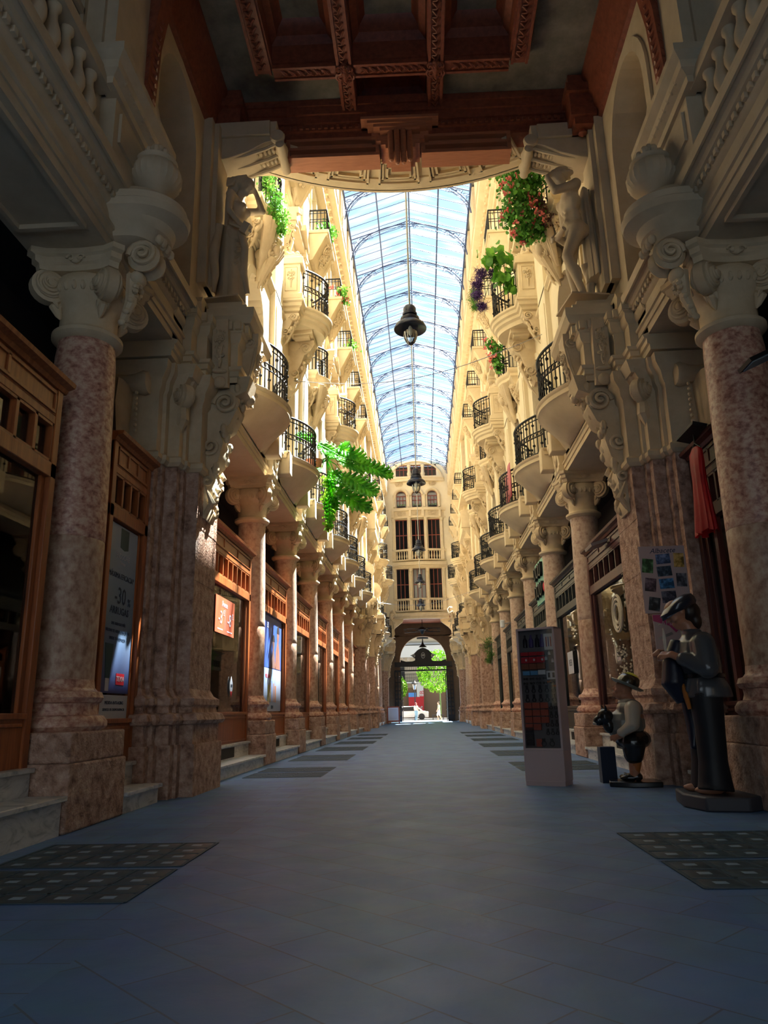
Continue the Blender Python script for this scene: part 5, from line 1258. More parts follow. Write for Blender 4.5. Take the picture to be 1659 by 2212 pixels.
def posters():
    RX=(pi/2,0,pi/2); navy=plain('poster_navy',(.01,.03,.07),.5); teal=plain('poster_teal',(.0,.06,.08),.4); red=plain('poster_red',(.6,.02,.04),.5); pw=plain('poster_white',(.55,.57,.62),.5)
    # cosmetics poster
    t=empty('cosmetics_poster',(-3.315,7.99,0),0,'tall blue-grey shop poster reading -30% with a dark green tube','poster')
    m=noisy('poster_blue_gradient',[(.3,(.17,.24,.36)),(.7,(.24,.32,.44))],1,.35,0)
    nt=m.node_tree; # printed vertical gradient from pale to deep blue
    tc=nt.nodes.new('ShaderNodeTexCoord'); sp=nt.nodes.new('ShaderNodeSeparateXYZ'); mr=nt.nodes.new('ShaderNodeMapRange'); cr=nt.nodes.new('ShaderNodeValToRGB')
    nt.links.new(tc.outputs['Object'],sp.inputs[0]); nt.links.new(sp.outputs[2],mr.inputs[0]); mr.inputs[1].default_value=1.2; mr.inputs[2].default_value=3.0; nt.links.new(mr.outputs[0],cr.inputs[0])
    cr.color_ramp.elements[0].color=(.05,.07,.22,1); cr.color_ramp.elements[1].color=(.34,.42,.55,1); e=cr.color_ramp.elements.new(.4); e.color=(.16,.25,.36,1)
    nt.links.new(cr.outputs[0],nt.nodes['Principled BSDF'].inputs['Base Color'])
    MB().box(0,.006,-.40,.40,1.15,2.96).build('blue_sheet',m,t); MB().box(0,.006,-.40,.40,.86,1.13).build('white_sheet',pw,t)
    MB().prism([(-.12,2.94),(.10,2.94),(.10,2.72),(0,2.70),(-.12,2.72)],'x',.006,.009).build('logo_tab',teal,t)
    for (b,sz,z,mt,sx) in (('ENDOCARE',.085,2.62,pw,.8),('Tensage',.045,2.55,pw,1),('MÁXIMA EFICACIA*',.085,2.40,navy,.95),('-30',.26,2.18,navy,.9),('ARRUGAS',.115,2.02,navy,1),('LAS ARRUGAS MÁS',.045,1.88,navy,1),('RELLENO DE ARRUGAS EN 28 DÍAS',.045,1.80,navy,.9),('DESDE TU FARMACIA',.045,1.72,navy,1)):
        text(b,sz,mt,t,(.009,-.03,z),RX,.001,sx=sx)
    text('%',.12,navy,t,(.009,.22,2.14),RX,.001)
    MB().prism([(-.33,1.66),(-.12,1.66),(-.17,1.30),(-.28,1.30)],'x',.006,.010).build('printed_tube',teal,t)
    MB().box(.006,.01,-.27,-.18,1.17,1.30).build('printed_nozzle',pw,t)
    MB().box(.006,.01,.0,.22,1.24,1.36).build('red_badge',red,t); text('TEXIA',.075,pw,t,(.012,.11,1.30),RX,.001)
    text('MEDIDA ANTI-AGING',.05,navy,t,(.009,0,1.05),RX,.001); text('SERVICIO DE DERMOFARMACIA',.04,navy,t,(.009,0,.98),RX,.001)
    # price poster
    org=plain('poster_orange',(.50,.10,.045),.5); lil=plain('poster_lilac_print',(.62,.55,.62),.5)
    t=empty('price_poster',(-3.315,12.36,2.5),0,'orange-red poster with -3€ and -8€ hanging in the shop window','poster')
    MB().box(0,.008,-.6,.6,-.30,.30).build('sheet',org,t)
    text('Avene',.14,lil,t,(.011,-.05,.19),RX,.001); text('-3',.30,lil,t,(.011,-.30,-.05),RX,.001); text('€',.13,lil,t,(.011,-.09,.04),RX,.001); text('-8',.30,lil,t,(.011,.27,-.05),RX,.001); text('€',.13,lil,t,(.011,.48,.04),RX,.001)
    for y in (-.3,.3): MB().box(.008,.01,y-.16,y+.16,-.245,-.225).build('small_print',lil,t)
    MB().box(.008,.01,-.003,.003,-.22,.12).build('divider',lil,t)
    # two-people poster
    t=empty('people_poster',(-3.315,16.45,0),0,'tall blue poster with two figures above a pale panel of coloured tubes','poster')
    MB().box(0,.006,-1.0,.95,1.86,2.98).build('blue_sheet',plain('poster_sky_blue',(.05,.11,.42),.4),t); MB().box(0,.006,-1.0,.95,.96,1.85).build('pale_sheet',plain('poster_pale_blue',(.36,.46,.66),.4),t)
    sk=plain('print_skin',(.20,.10,.08),.5); hr=plain('print_hair',(.03,.02,.02),.5)
    for (y,z,sc) in ((.05,2.40,.85),(.55,2.62,1.0)):
        MB().prism([(y+.13*sc*math.cos(a),z+.17*sc*math.sin(a)) for a in [2*pi*i/16 for i in range(16)]],'x',.006,.009).build('printed_head',sk,t)
        MB().prism([(y+.15*sc*math.cos(a),z+.05+.18*sc*math.sin(a)) for a in [pi*i/10 for i in range(11)]],'x',.009,.011).build('printed_hair',hr,t)
        MB().prism([(y-.30*sc,1.87),(y-.22*sc,z-.36*sc),(y-.07*sc,z-.12*sc),(y+.07*sc,z-.12*sc),(y+.2*sc,z-.36*sc),(y+.30*sc,1.87)],'x',.006,.008).build('printed_body',sk,t)
    for i,cc in enumerate(((.55,.5,.1),(.5,.32,.12),(.3,.35,.6),(.45,.3,.3),(.6,.25,.12))):
        y=-.42+.19*i; MB().box(.006,.009,y-.06,y+.06,1.15,1.50+.05*(2-abs(i-2))).build('printed_tube',plain('print_tube_%d'%i,cc,.5),t)
    text('EL',.16,pw,t,(.009,-.6,2.75),RX,.001); text('PIEL SANA',.11,red,t,(.009,-.5,1.68),RX,.001); text('ISDIN',.10,navy,t,(.009,0,1.04),RX,.001)
    # stickers and objects in the third window
    o=empty('window_sticker',(-3.31,12.9,1.38),0,'small white and red diamond sticker on the shop glass','sticker'); MB().prism([(0,.16),(.09,.05),(.09,-.05),(0,-.2),(-.09,-.05),(-.09,.05)],'x',0,.004).build('sheet',pw,o); MB().prism([(0,-.2),(.07,-.09),(-.07,-.09)],'x',.004,.006).build('red_tip',red,o); text('100',.08,navy,o,(.006,0,0),RX,.001)
    o=empty('shop_plant',(-3.6,12.6,.92),0,'dark leafy plant standing inside the shop window under the price poster','plant'); MB().lathe([(.08,0),(.12,.2),(.1,.2)],n=12).build('pot',M['dark'],o)
    mb=MB(); rnd=random.Random(4)
    for i in range(70):
        a=rnd.uniform(0,6.3); r=rnd.uniform(.02,.3); z=.55+rnd.uniform(-.2,.25); mb.obox((r*math.cos(a)*.6,r*math.sin(a),z),(.16,.05,.004),(rnd.uniform(-1,1),rnd.uniform(-1,1),a))
    for i in range(6): mb.tube([(0,0,.2),(.05*math.cos(i),.05*math.sin(i),.4),(.12*math.cos(i),.15*math.sin(i),.6)],.008,4)
    mb.build('foliage',M['leaf'],o)['kind']='stuff'
    # right pier posters
    bw=plain('poster_pinkish_white',(.52,.40,.38),.5)
    t=empty('photo_poster',(2.92,8.93,0),0,'pale poster titled Albacete with rows of small landscape photos, on the right pier','poster')
    def rr(x0,x1,z0,z1,y0=-.012,y1=0): return MB().box(x0,x1,y0,y1,z0,z1)
    rr(-.28,.27,1.95,2.76).build('sheet',bw,t,bevel=.01)
    text('Albacete',.085,navy,t,(0,-.014,2.70),(pi/2,-.03,0),.001,shear=.4)
    sx=[(-.19,.12),(0,.17),(.18,.12)]
    cols=[(.05,.16,.05),(.10,.16,.30),(.42,.26,.05),(.10,.06,.08),(.06,.10,.14),(.10,.10,.12),(.04,.05,.06),(.05,.22,.45),(.05,.05,.08),(.1,.14,.2),(.08,.1,.08)]
    rows=[(-.19,2.52,.13,.17),(0,2.60,.17,.12),(.185,2.58,.12,.17),(-.18,2.29,.13,.16),(.0,2.45,.17,.12),(.19,2.34,.12,.16),(-.16,2.06,.13,.16),(.01,2.30,.17,.12),(.02,2.14,.17,.14)]
    for i,(x,z,w,h) in enumerate(rows):
        pm=noisy('print_photo_%d'%i,[(.42,tuple(c*.35 for c in cols[i])),(.5,cols[i]),(.6,tuple(min(1,c*1.6+.08) for c in cols[i]))],9,.5,0,detail=3)
        o=MB().box(-w/2,w/2,-.004,0,-h/2,h/2).build('printed_photo',pm,t,loc=(x,-.012,z)); o.rotation_euler=(0,R((7,-4,3,8,-4,2,10,-3,-2)[i]),0)
    t=empty('event_poster',(2.92,8.93,0),0,'white and magenta poster with a drawn penknife under the photo poster','poster')
    mg=plain('poster_magenta',(.45,.05,.16),.5); rr(-.20,.22,1.40,1.94).build('sheet',bw,t,bevel=.02)
    MB().prism([(-.20,1.93),(.2,1.93),(.2,1.86),(.05,1.72),(-.02,1.80),(-.2,1.86)],'y',-.015,-.012).build('magenta_splash',mg,t)
    text('AMAC',.08,bw,t,(0,-.016,1.83),(pi/2,0,0),.001); MB().prism([(-.17,1.66),(.0,1.73),(.02,1.70),(-.15,1.64)],'y',-.015,-.012).build('printed_blade',M['steel'],t)
    # mint sign and paper notice
    t=empty('shop_sign',(3.14,19.35,4.1),-pi/2-.0,'mint green shop sign with big black DOU DOU letters and a red heart','sign')
    MB().box(-.85,.85,0,.05,-.55,.55).build('board',plain('mint_board',(.22,.55,.42),.5),t)
    for i,(tx,z) in enumerate((('DOU',.24),('DOU',-.26))): text(tx,.52,M['iron'],t,(-.12,-.03,z),(pi/2,0,0),.05)
    MB().blob((.62,-.03,-.25),(.10,.03,.12)).build('red_heart',red,t)
    t=empty('paper_notice',(3.28,17.0,0),-pi/2,'white paper notice on the dark green shop glass','notice'); MB().box(-.3,.3,-.004,0,1.62,2.1).build('sheet',pw,t); text('REB',.2,navy,t,(0,-.006,1.85),(pi/2,0,0),.001)
    t=empty('painted_window_emblem',(3.27,12.6,0),-pi/2,'round cream emblem and letters painted on the maroon shop window','window decoration')
    gm=plain('cream_glass_paint',(.62,.55,.42),.6)
    mb=MB(); 
    for r_ in (.30,.24,.16): mb.tube([(r_*math.cos(a),0,2.4+r_*math.sin(a)) for a in [2*pi*i/24 for i in range(24)]],.022,5,True)
    mb.build('round_emblem',gm,t)
    for i,l in enumerate('DENIM'): text(l,.13,gm,t,(.55,0,3.0-.13*i),(pi/2,0,0),.004)
    mb=MB(); rnd=random.Random(3)
    for i in range(90): mb.blob((rnd.gauss(.15,.3),0,1.55+rnd.gauss(0,.25)),.018,n=5,m=3)
    mb.build('painted_dots',gm,t)['kind']='stuff'
    MB().prism([(-.42,1.7),(-.36,2.0),(-.30,1.7),(-.36,1.6)],'y',-.004,.004).build('painted_drop',gm,t)
    t=empty('shop_awning_lamp',(3.2,12.8,3.62),0,'flat grey lamp bracket sticking out over the maroon shop window','lamp'); MB().obox((-.12,0,0),(.3,.5,.05),(0,-.3,0)).build('head',M['steel'],t); MB().tube([(0,0,.02),(.12,.1,.1)],.02,6).build('arm',M['iron'],t)
posters()
def pavement():
    dk=plain('grey_green_grid',(.05,.085,.11),.55,spec=.3); gl=noisy('glass_lens',[(.4,(.022,.05,.065)),(.6,(.04,.075,.095))],6,.4,0,spec=.4)
    lens=plain('bright_glass_lens',(.30,.42,.52),.35,spec=.5)
    proto=None
    def panel(x0,x1,y0,y1,label,detail):
        nonlocal proto
        nx=max(2,round((x1-x0)/.24)); ny=max(2,round((y1-y0)/.215))
        t=empty('pavement_light',((x0+x1)/2,(y0+y1)/2,0),0,label,'glass block paving','glass block pavement lights along both walls')
        mb=MB(); hx,hy=(x1-x0)/2,(y1-y0)/2; mb.box(-hx,hx,-hy,hy,-.02,.003)
        for i in range(nx+1): mb.box(-hx+2*hx*i/nx-.01,-hx+2*hx*i/nx+.01,-hy,hy,.003,.006)
        for j in range(ny+1): mb.box(-hx,hx,-hy+2*hy*j/ny-.01,-hy+2*hy*j/ny+.01,.003,.006)
        mb.build('grid_frame',dk,t)
        if not detail:
            return
        for i in range(nx):
            for j in range(ny):
                if proto is None:
                    m=MB(); m.loft([[(-.10,-.09,.003),(.10,-.09,.003),(.10,.09,.003),(-.10,.09,.003)],[(-.09,-.08,.006),(.09,-.08,.006),(.09,.08,.006),(-.09,.08,.006)]])
                    proto=m.build('glass_block',gl,t); ln=MB().loft([[(-.036,-.03,.006),(.036,-.03,.006),(.036,.03,.006),(-.036,.03,.006)],[(-.02,-.016,.009),(.02,-.016,.009),(.02,.016,.009),(-.02,.016,.009)]]).build('lens',lens,proto); b=proto
                else: b=dup(proto,parent=t)
                b.location=(-hx+2*hx*(i+.5)/nx,-hy+2*hy*(j+.5)/ny,0)
    panel(-2.75,-1.54,4.92,5.76,'second nearest glass block panel on the left floor',True); panel(-2.75,-1.54,4.02,4.82,'nearest glass block panel on the left floor',True)
    panel(1.38,2.83,4.97,5.93,'second nearest glass block panel on the right floor',True); panel(1.38,2.83,4.18,4.88,'nearest glass block panel on the right floor',True)
    for s in (-1,1):
        for k in range(6):
            y=12.3+3.75*k
            for j,(a,b) in enumerate(((y-.95,y-.1),(y+.1,y+.95))):
                xs=(-2.7,-1.55) if s<0 else (1.42,2.75)
                panel(xs[0],xs[1],YS(s,a),YS(s,b),'%s half of the glass block panel in bay %s, %s side of the floor'%(('nearer','farther')[j],ORD[k],SIDE[s]),False)
pavement()
# ================================================================== SCULPTURE HELPERS
def limb(mb,pts,rs,n=10):
    P=[Vector(p) for p in pts]; out=[];ro=[]
    for i in range(len(P)-1):
        for k in range(5): t=k/5; out.append(P[i].lerp(P[i+1],t)); ro.append(rs[i]+(rs[i+1]-rs[i])*t)
    out.append(P[-1]); ro.append(rs[-1]); mb.tube(out,ro,n)
    for p,r in zip(P,rs): mb.blob(p,r*1.0)
def hand(mb,w,d,up,s=1.0,curl=.7,fist=False):
    """wrist w, pointing direction d, back-of-hand direction up"""
    w=Vector(w);d=Vector(d).normalized();up=Vector(up).normalized();sd=d.cross(up).normalized(); up=sd.cross(d).normalized()
    rotm=Matrix((sd,d,up)).transposed()
    c=w+d*.045*s
    mb.loft([[Vector(c)+sd*(a*.036*s)+d*(b*s)+up*(z*.013*s) for a,z in ((-1,-1),(1,-1),(1,1),(-1,1))] for b in (-.045,0,.045)])
    for i,(l,o) in enumerate(((.062,-.030),(.074,-.010),(.070,.010),(.056,.029))):
        p=c+d*.04*s+sd*o*s; a=0; q=p; pts=[q]
        for k in range(3):
            a+=curl*(1.0 if k else .6); q=q+(d*math.cos(a)-up*math.sin(a))*l*s*(.45,.32,.25)[k]; pts.append(q)
        mb.tube(pts,[.0095*s,.009*s,.008*s,.007*s],7)
    p=c-d*.015*s-sd*.030*s; pts=[p,p-sd*.022*s+d*.022*s-up*.012*s,p-sd*.018*s+d*.05*s-up*.024*s]
    mb.tube(pts,[.012*s,.0105*s,.008*s],7)
def head(mb,c,f,s=1.0,up=(0,0,1),ear=True):
    """head centre c facing f"""
    c=Vector(c);f=Vector(f).normalized();up=Vector(up).normalized();sd=f.cross(up).normalized();up=sd.cross(f).normalized()
    rm=Matrix((f,sd,up)).transposed().to_quaternion()
    P=lambda a,b,h:c+f*a*s+sd*b*s+up*h*s
    mb.blob(P(0,0,.02),(.098*s,.078*s,.105*s),rm,14,10); mb.blob(P(.028,0,-.055),(.062*s,.056*s,.062*s),rm,12,8); mb.blob(P(.075,0,-.098),(.022*s,.024*s,.018*s),rm)
    mb.tube([P(.088,0,.022),P(.108,0,-.008),P(.118,0,-.026)],[.010*s,.013*s,.016*s],7); 
    for q in (-1,1):
        mb.tube([P(.092,q*.008,.035),P(.090,q*.034,.042),P(.068,q*.056,.034)],[.010*s,.011*s,.008*s],6)
        mb.blob(P(.080,q*.031,.014),(.014*s,.016*s,.011*s),rm); mb.blob(P(.064,q*.046,-.028),(.026*s,.022*s,.026*s),rm)
        if ear: mb.blob(P(-.008,q*.080,.0),(.020*s,.010*s,.030*s),rm)
    mb.tube([P(.086,-.024,-.062),P(.100,0,-.058),P(.086,.024,-.062)],[.004*s,.008*s,.004*s],6); mb.tube([P(.084,-.02,-.073),P(.096,0,-.074),P(.084,.02,-.073)],[.004*s,.009*s,.004*s],6)
def fuse(o,vox=.012,sm=4):
    m=o.modifiers.new('fuse','REMESH'); m.mode='VOXEL'; m.voxel_size=vox; m.use_smooth_shade=True
    k=o.modifiers.new('smooth','SMOOTH'); k.factor=.5; k.iterations=sm
    return o
def drape(mb,base,top,amp,n,seed=0,seg=10,flut=.08):
    """fluted cloth tube between two ellipses (cx,cy,z,rx,ry)"""
    rnd=random.Random(seed); ph=[rnd.uniform(0,6) for _ in range(4)]
    rings=[]
    for k in range(seg+1):
        t=k/seg; c=[top[i]+(base[i]-top[i])*t for i in range(5)]; r=[]
        for i in range(n):
            a=2*pi*i/n; f=1+flut*(.3+t)*(math.sin(7*a+ph[0]+t)+.6*math.sin(12*a+ph[1])+.4*math.sin(19*a+ph[2]))
            r.append((c[0]+c[3]*f*math.cos(a),c[1]+c[4]*f*math.sin(a),c[2]+amp*math.sin(3*a+ph[3])*(1-t)))
        rings.append(r)
    mb.loft(rings)
def statues():
    g=M['greyplaster']
    # female figure, left (faces the passage, +x)
    t=empty('caryatid_statue',(-2.66,9.68,6.72),R(-8),'plaster statue of a draped woman shielding her brow on the left platform','statue'); t.scale=(1.25,1.25,1.25)
    mb=MB()
    limb(mb,[(0,.06,.93),(.06,.10,.50),(.0,.10,.07)],[.095,.062,.04]); limb(mb,[(0,-.08,.93),(.10,-.07,.52),(-.02,-.08,.08)],[.098,.062,.04])
    for y,x in ((.10,.0),(-.08,-.02)): mb.blob((x+.05,y,.035),(.12,.045,.035))
    mb.blob((0,0,.95),(.13,.165,.13)); mb.blob((.015,0,1.12),(.095,.125,.14)); mb.blob((.04,.01,1.32),(.115,.16,.15)); 
    for q in (-1,1): mb.blob((.13,q*.07,1.33),(.055,.055,.055))
    limb(mb,[(.02,-.17,1.44),(.02,.18,1.46)],[.065,.065]); limb(mb,[(.03,0,1.45),(.08,0,1.58)],[.055,.05])
    head(mb,(.14,.0,1.66),(.85,-.1,-.55),1.0)
    limb(mb,[(.04,.19,1.45),(.30,.17,1.40),(.24,.06,1.62)],[.052,.043,.03]); hand(mb,(.24,.06,1.62),(-.3,-.6,.6),(.5,.2,.6),1.0,.4)
    limb(mb,[(.02,-.19,1.44),(.03,-.24,1.17),(.16,-.20,.98)],[.052,.042,.03]); hand(mb,(.16,-.20,.98),(.7,.2,-.5),(.3,-.8,.3),1.0,.9)
    fuse(mb.build('body',g,t),.016,3)
    mb=MB(); mb.blob((.10,0,1.71),(.115,.10,.10)); mb.blob((.0,0,1.70),(.09,.09,.09)); 
    for k in range(9): mb.tube([(.16-.02*k,.03*((k%3)-1),1.80-.005*k),(.06-.02*k,.10*((k%3)-1),1.74),(.0-.01*k,.11*((k%3)-1),1.62)],.02,5)
    mb.tube([(-.02,0,1.66),(-.08,.03,1.5),(-.10,.05,1.3),(-.12,.02,1.1)],[.08,.06,.05,.02],8)
    fuse(mb.build('hair',g,t),.014,2)
    mb=MB(); drape(mb,(.0,0,.05,.17,.20),(.0,0,1.06,.125,.165),.05,56,3,14,.06)
    mb.tube([(.13,-.10,.98),(.20,-.12,.7),(.14,-.02,.42),(.20,.0,.15)],[.05,.045,.06,.03],8); mb.tube([(-.1,-.2,1.0),(-.14,-.24,.6),(-.1,-.26,.3),(-.12,-.24,.08)],[.05,.06,.05,.02],8)
    for k in range(5): mb.tube([(.12,.14-.03*k,1.02-.02*k),(.15,.0,.86-.05*k),(.10,-.16,.80-.08*k)],.018,6)
    mb.build('draped_skirt',g,t,ang=1.2)
    mb=MB(); mb.obox((.24,-.21,.90),(.09,.09,.13),(.2,.6,.1)); mb.tube([(.05,-.24,.98),(.30,-.19,.86)],.018,6); mb.build('held_mallet',g,t)
    MB().box(-.22,.20,-.28,.28,-.02,.0).build('footing',g,t)
    # male figure, right (faces -x)
    t=empty('atlas_statue',(2.56,10.05,6.72),pi+R(10),'plaster statue of a bare young man with a raised arm on the right platform','statue'); t.scale=(1.30,1.30,1.30)
    mb=MB()
    limb(mb,[(.0,-.09,.95),(.05,-.10,.50),(-.02,-.12,.07)],[.10,.066,.043]); limb(mb,[(.0,.09,.93),(.17,.11,.55),(.02,.10,.10)],[.10,.066,.042])
    mb.tube([(0,-.1,.40),(-.03,-.11,.32),(0,-.12,.2)],[.058,.066,.045],10); mb.tube([(.15,.11,.45),(.08,.11,.36),(.05,.105,.25)],[.058,.066,.045],10)
    for x,y in ((-.02,-.12),(.02,.10)): mb.blob((x+.06,y,.04),(.13,.048,.04))
    mb.blob((-.02,0,.97),(.135,.16,.12)); mb.blob((-.07,-.07,.93),(.08,.085,.09)); mb.blob((-.07,.07,.93),(.08,.085,.09)); mb.blob((.01,0,1.12),(.10,.135,.14)); mb.blob((.03,0,1.33),(.125,.185,.15))
    for q in (-1,1): mb.blob((.11,q*.08,1.37),(.055,.085,.06)); 
    for k in range(3):
        for q in (-1,1): mb.blob((.10+.005*k,q*.035,1.22-.075*k),(.03,.035,.035))
    limb(mb,[(.02,-.20,1.46),(.02,.20,1.47)],[.07,.07]); limb(mb,[(.03,0,1.47),(.09,0,1.60)],[.062,.058])
    head(mb,(.15,.02,1.68),(.75,.1,-.65),1.03)
    limb(mb,[(.04,.21,1.45),(.28,.20,1.36),(.33,.12,1.60),(.26,.06,1.70)],[.062,.05,.036,.03]); hand(mb,(.27,.07,1.68),(-.5,-.5,.5),(.5,.3,.6),1.05,.5)
    limb(mb,[(.02,-.23,1.44),(.0,-.27,1.14),(.19,-.16,.96)],[.064,.052,.034]); hand(mb,(.19,-.16,.96),(.6,.5,-.5),(.5,-.6,.4),1.1,.8)
    fuse(mb.build('body',g,t),.016,3)
    mb=MB(); rnd=random.Random(2)
    mb.blob((.11,.02,1.74),(.12,.10,.09))
    for k in range(26):
        a=rnd.uniform(0,6.28); b=rnd.uniform(-.2,1.2); mb.blob((.10+.12*math.cos(a)*math.cos(b),.02+.10*math.sin(a)*math.cos(b),1.73+.09*math.sin(b)),(.028,.028,.022))
    fuse(mb.build('curly_hair',g,t),.012,1)
    mb=MB(); drape(mb,(-.20,-.05,.35,.07,.16),(-.16,-.02,1.5,.05,.14),.04,40,5,12,.10); mb.tube([(-.10,-.15,.98),(.06,-.17,.93),(.20,-.05,.90),(.17,.10,.93)],[.05,.05,.045,.03],8); mb.tube([(-.16,-.1,.6),(-.2,-.14,.4),(-.16,-.1,.1)],[.08,.06,.04],8)
    mb.build('hanging_cloth',g,t,ang=1.2)
    MB().box(-.22,.22,-.26,.26,-.02,.0).build('footing',g,t)
    # carved brackets above the statues
    for s in (-1,1):
        t=empty('ceiling_bracket',(0,0,0),0,'scroll-ended plaster bracket above the statue on the %s'%SIDE[s],'bracket')
        dy=0 if s<0 else .40
        def B(mb,n,mat,**k):
            mb.v=[(x*(-s) if s>0 else x,y+dy,z) for x,y,z in mb.v]
            return mb.build(n,mat,t,**k)
        mb=MB(); mb.prism([(-3.0,9.22),(-2.75,9.26),(-2.45,9.36),(-2.2,9.50),(-2.02,9.56),(-2.0,9.9),(-3.0,9.9)],'y',9.55,10.15)
        mb.box(-3.0,-2.1,9.5,9.55,9.62,9.88); B(mb,'bracket_block',g,bevel=.01)
        mb=MB()
        for yy in (9.62,9.85,10.08): mb.tube([(-2.85,yy,9.28),(-2.5,yy,9.34),(-2.2,yy,9.44),(-2.02,yy,9.52)],.03,6)
        for k in range(12):
            for yy in (9.735,9.965): mb.blob((-2.8+.065*k,yy,9.31+.018*k),(.03,.07,.03),n=7,m=4)
        B(mb,'underside_ribs',g)
        mb=MB(); mb.lathe([(.02,9.5),(.10,9.51),(.12,9.55),(.08,9.68),(.12,9.85),(.08,10.02),(.12,10.15),(.10,10.2),(.02,10.2)],(-1.99,0,9.60),16,axis='y'); mb.lathe([(.02,9.52),(.07,9.54),(.07,10.16),(.02,10.18)],(-1.95,0,9.46),14,axis='y'); B(mb,'scroll_end',g)
        mb=MB(); mb.tube([(-2.62+.09*math.cos(a),9.54,9.76+.09*math.sin(a)) for a in [2*pi*i/16 for i in range(16)]],.014,5,True)
        for (a,b) in (((-2.9,9.86),(-2.15,9.86)),((-2.15,9.86),(-2.15,9.64)),((-2.9,9.66),(-2.9,9.86))): mb.tube([(a[0],9.54,a[1]),(b[0],9.54,b[1])],.012,4)
        B(mb,'roundel',g)
    # simplified far statues repeating the near ones
    st=[o for o in COL.objects if o.name in ('caryatid_statue','atlas_statue')]
    for o in st:
        s=-1 if o.name[0]=='c' else 1
        dup(o,(s*2.50,60.9,6.72),o.rotation_euler.z,'small distant statue beside the far gate on the %s'%SIDE[s])
statues()
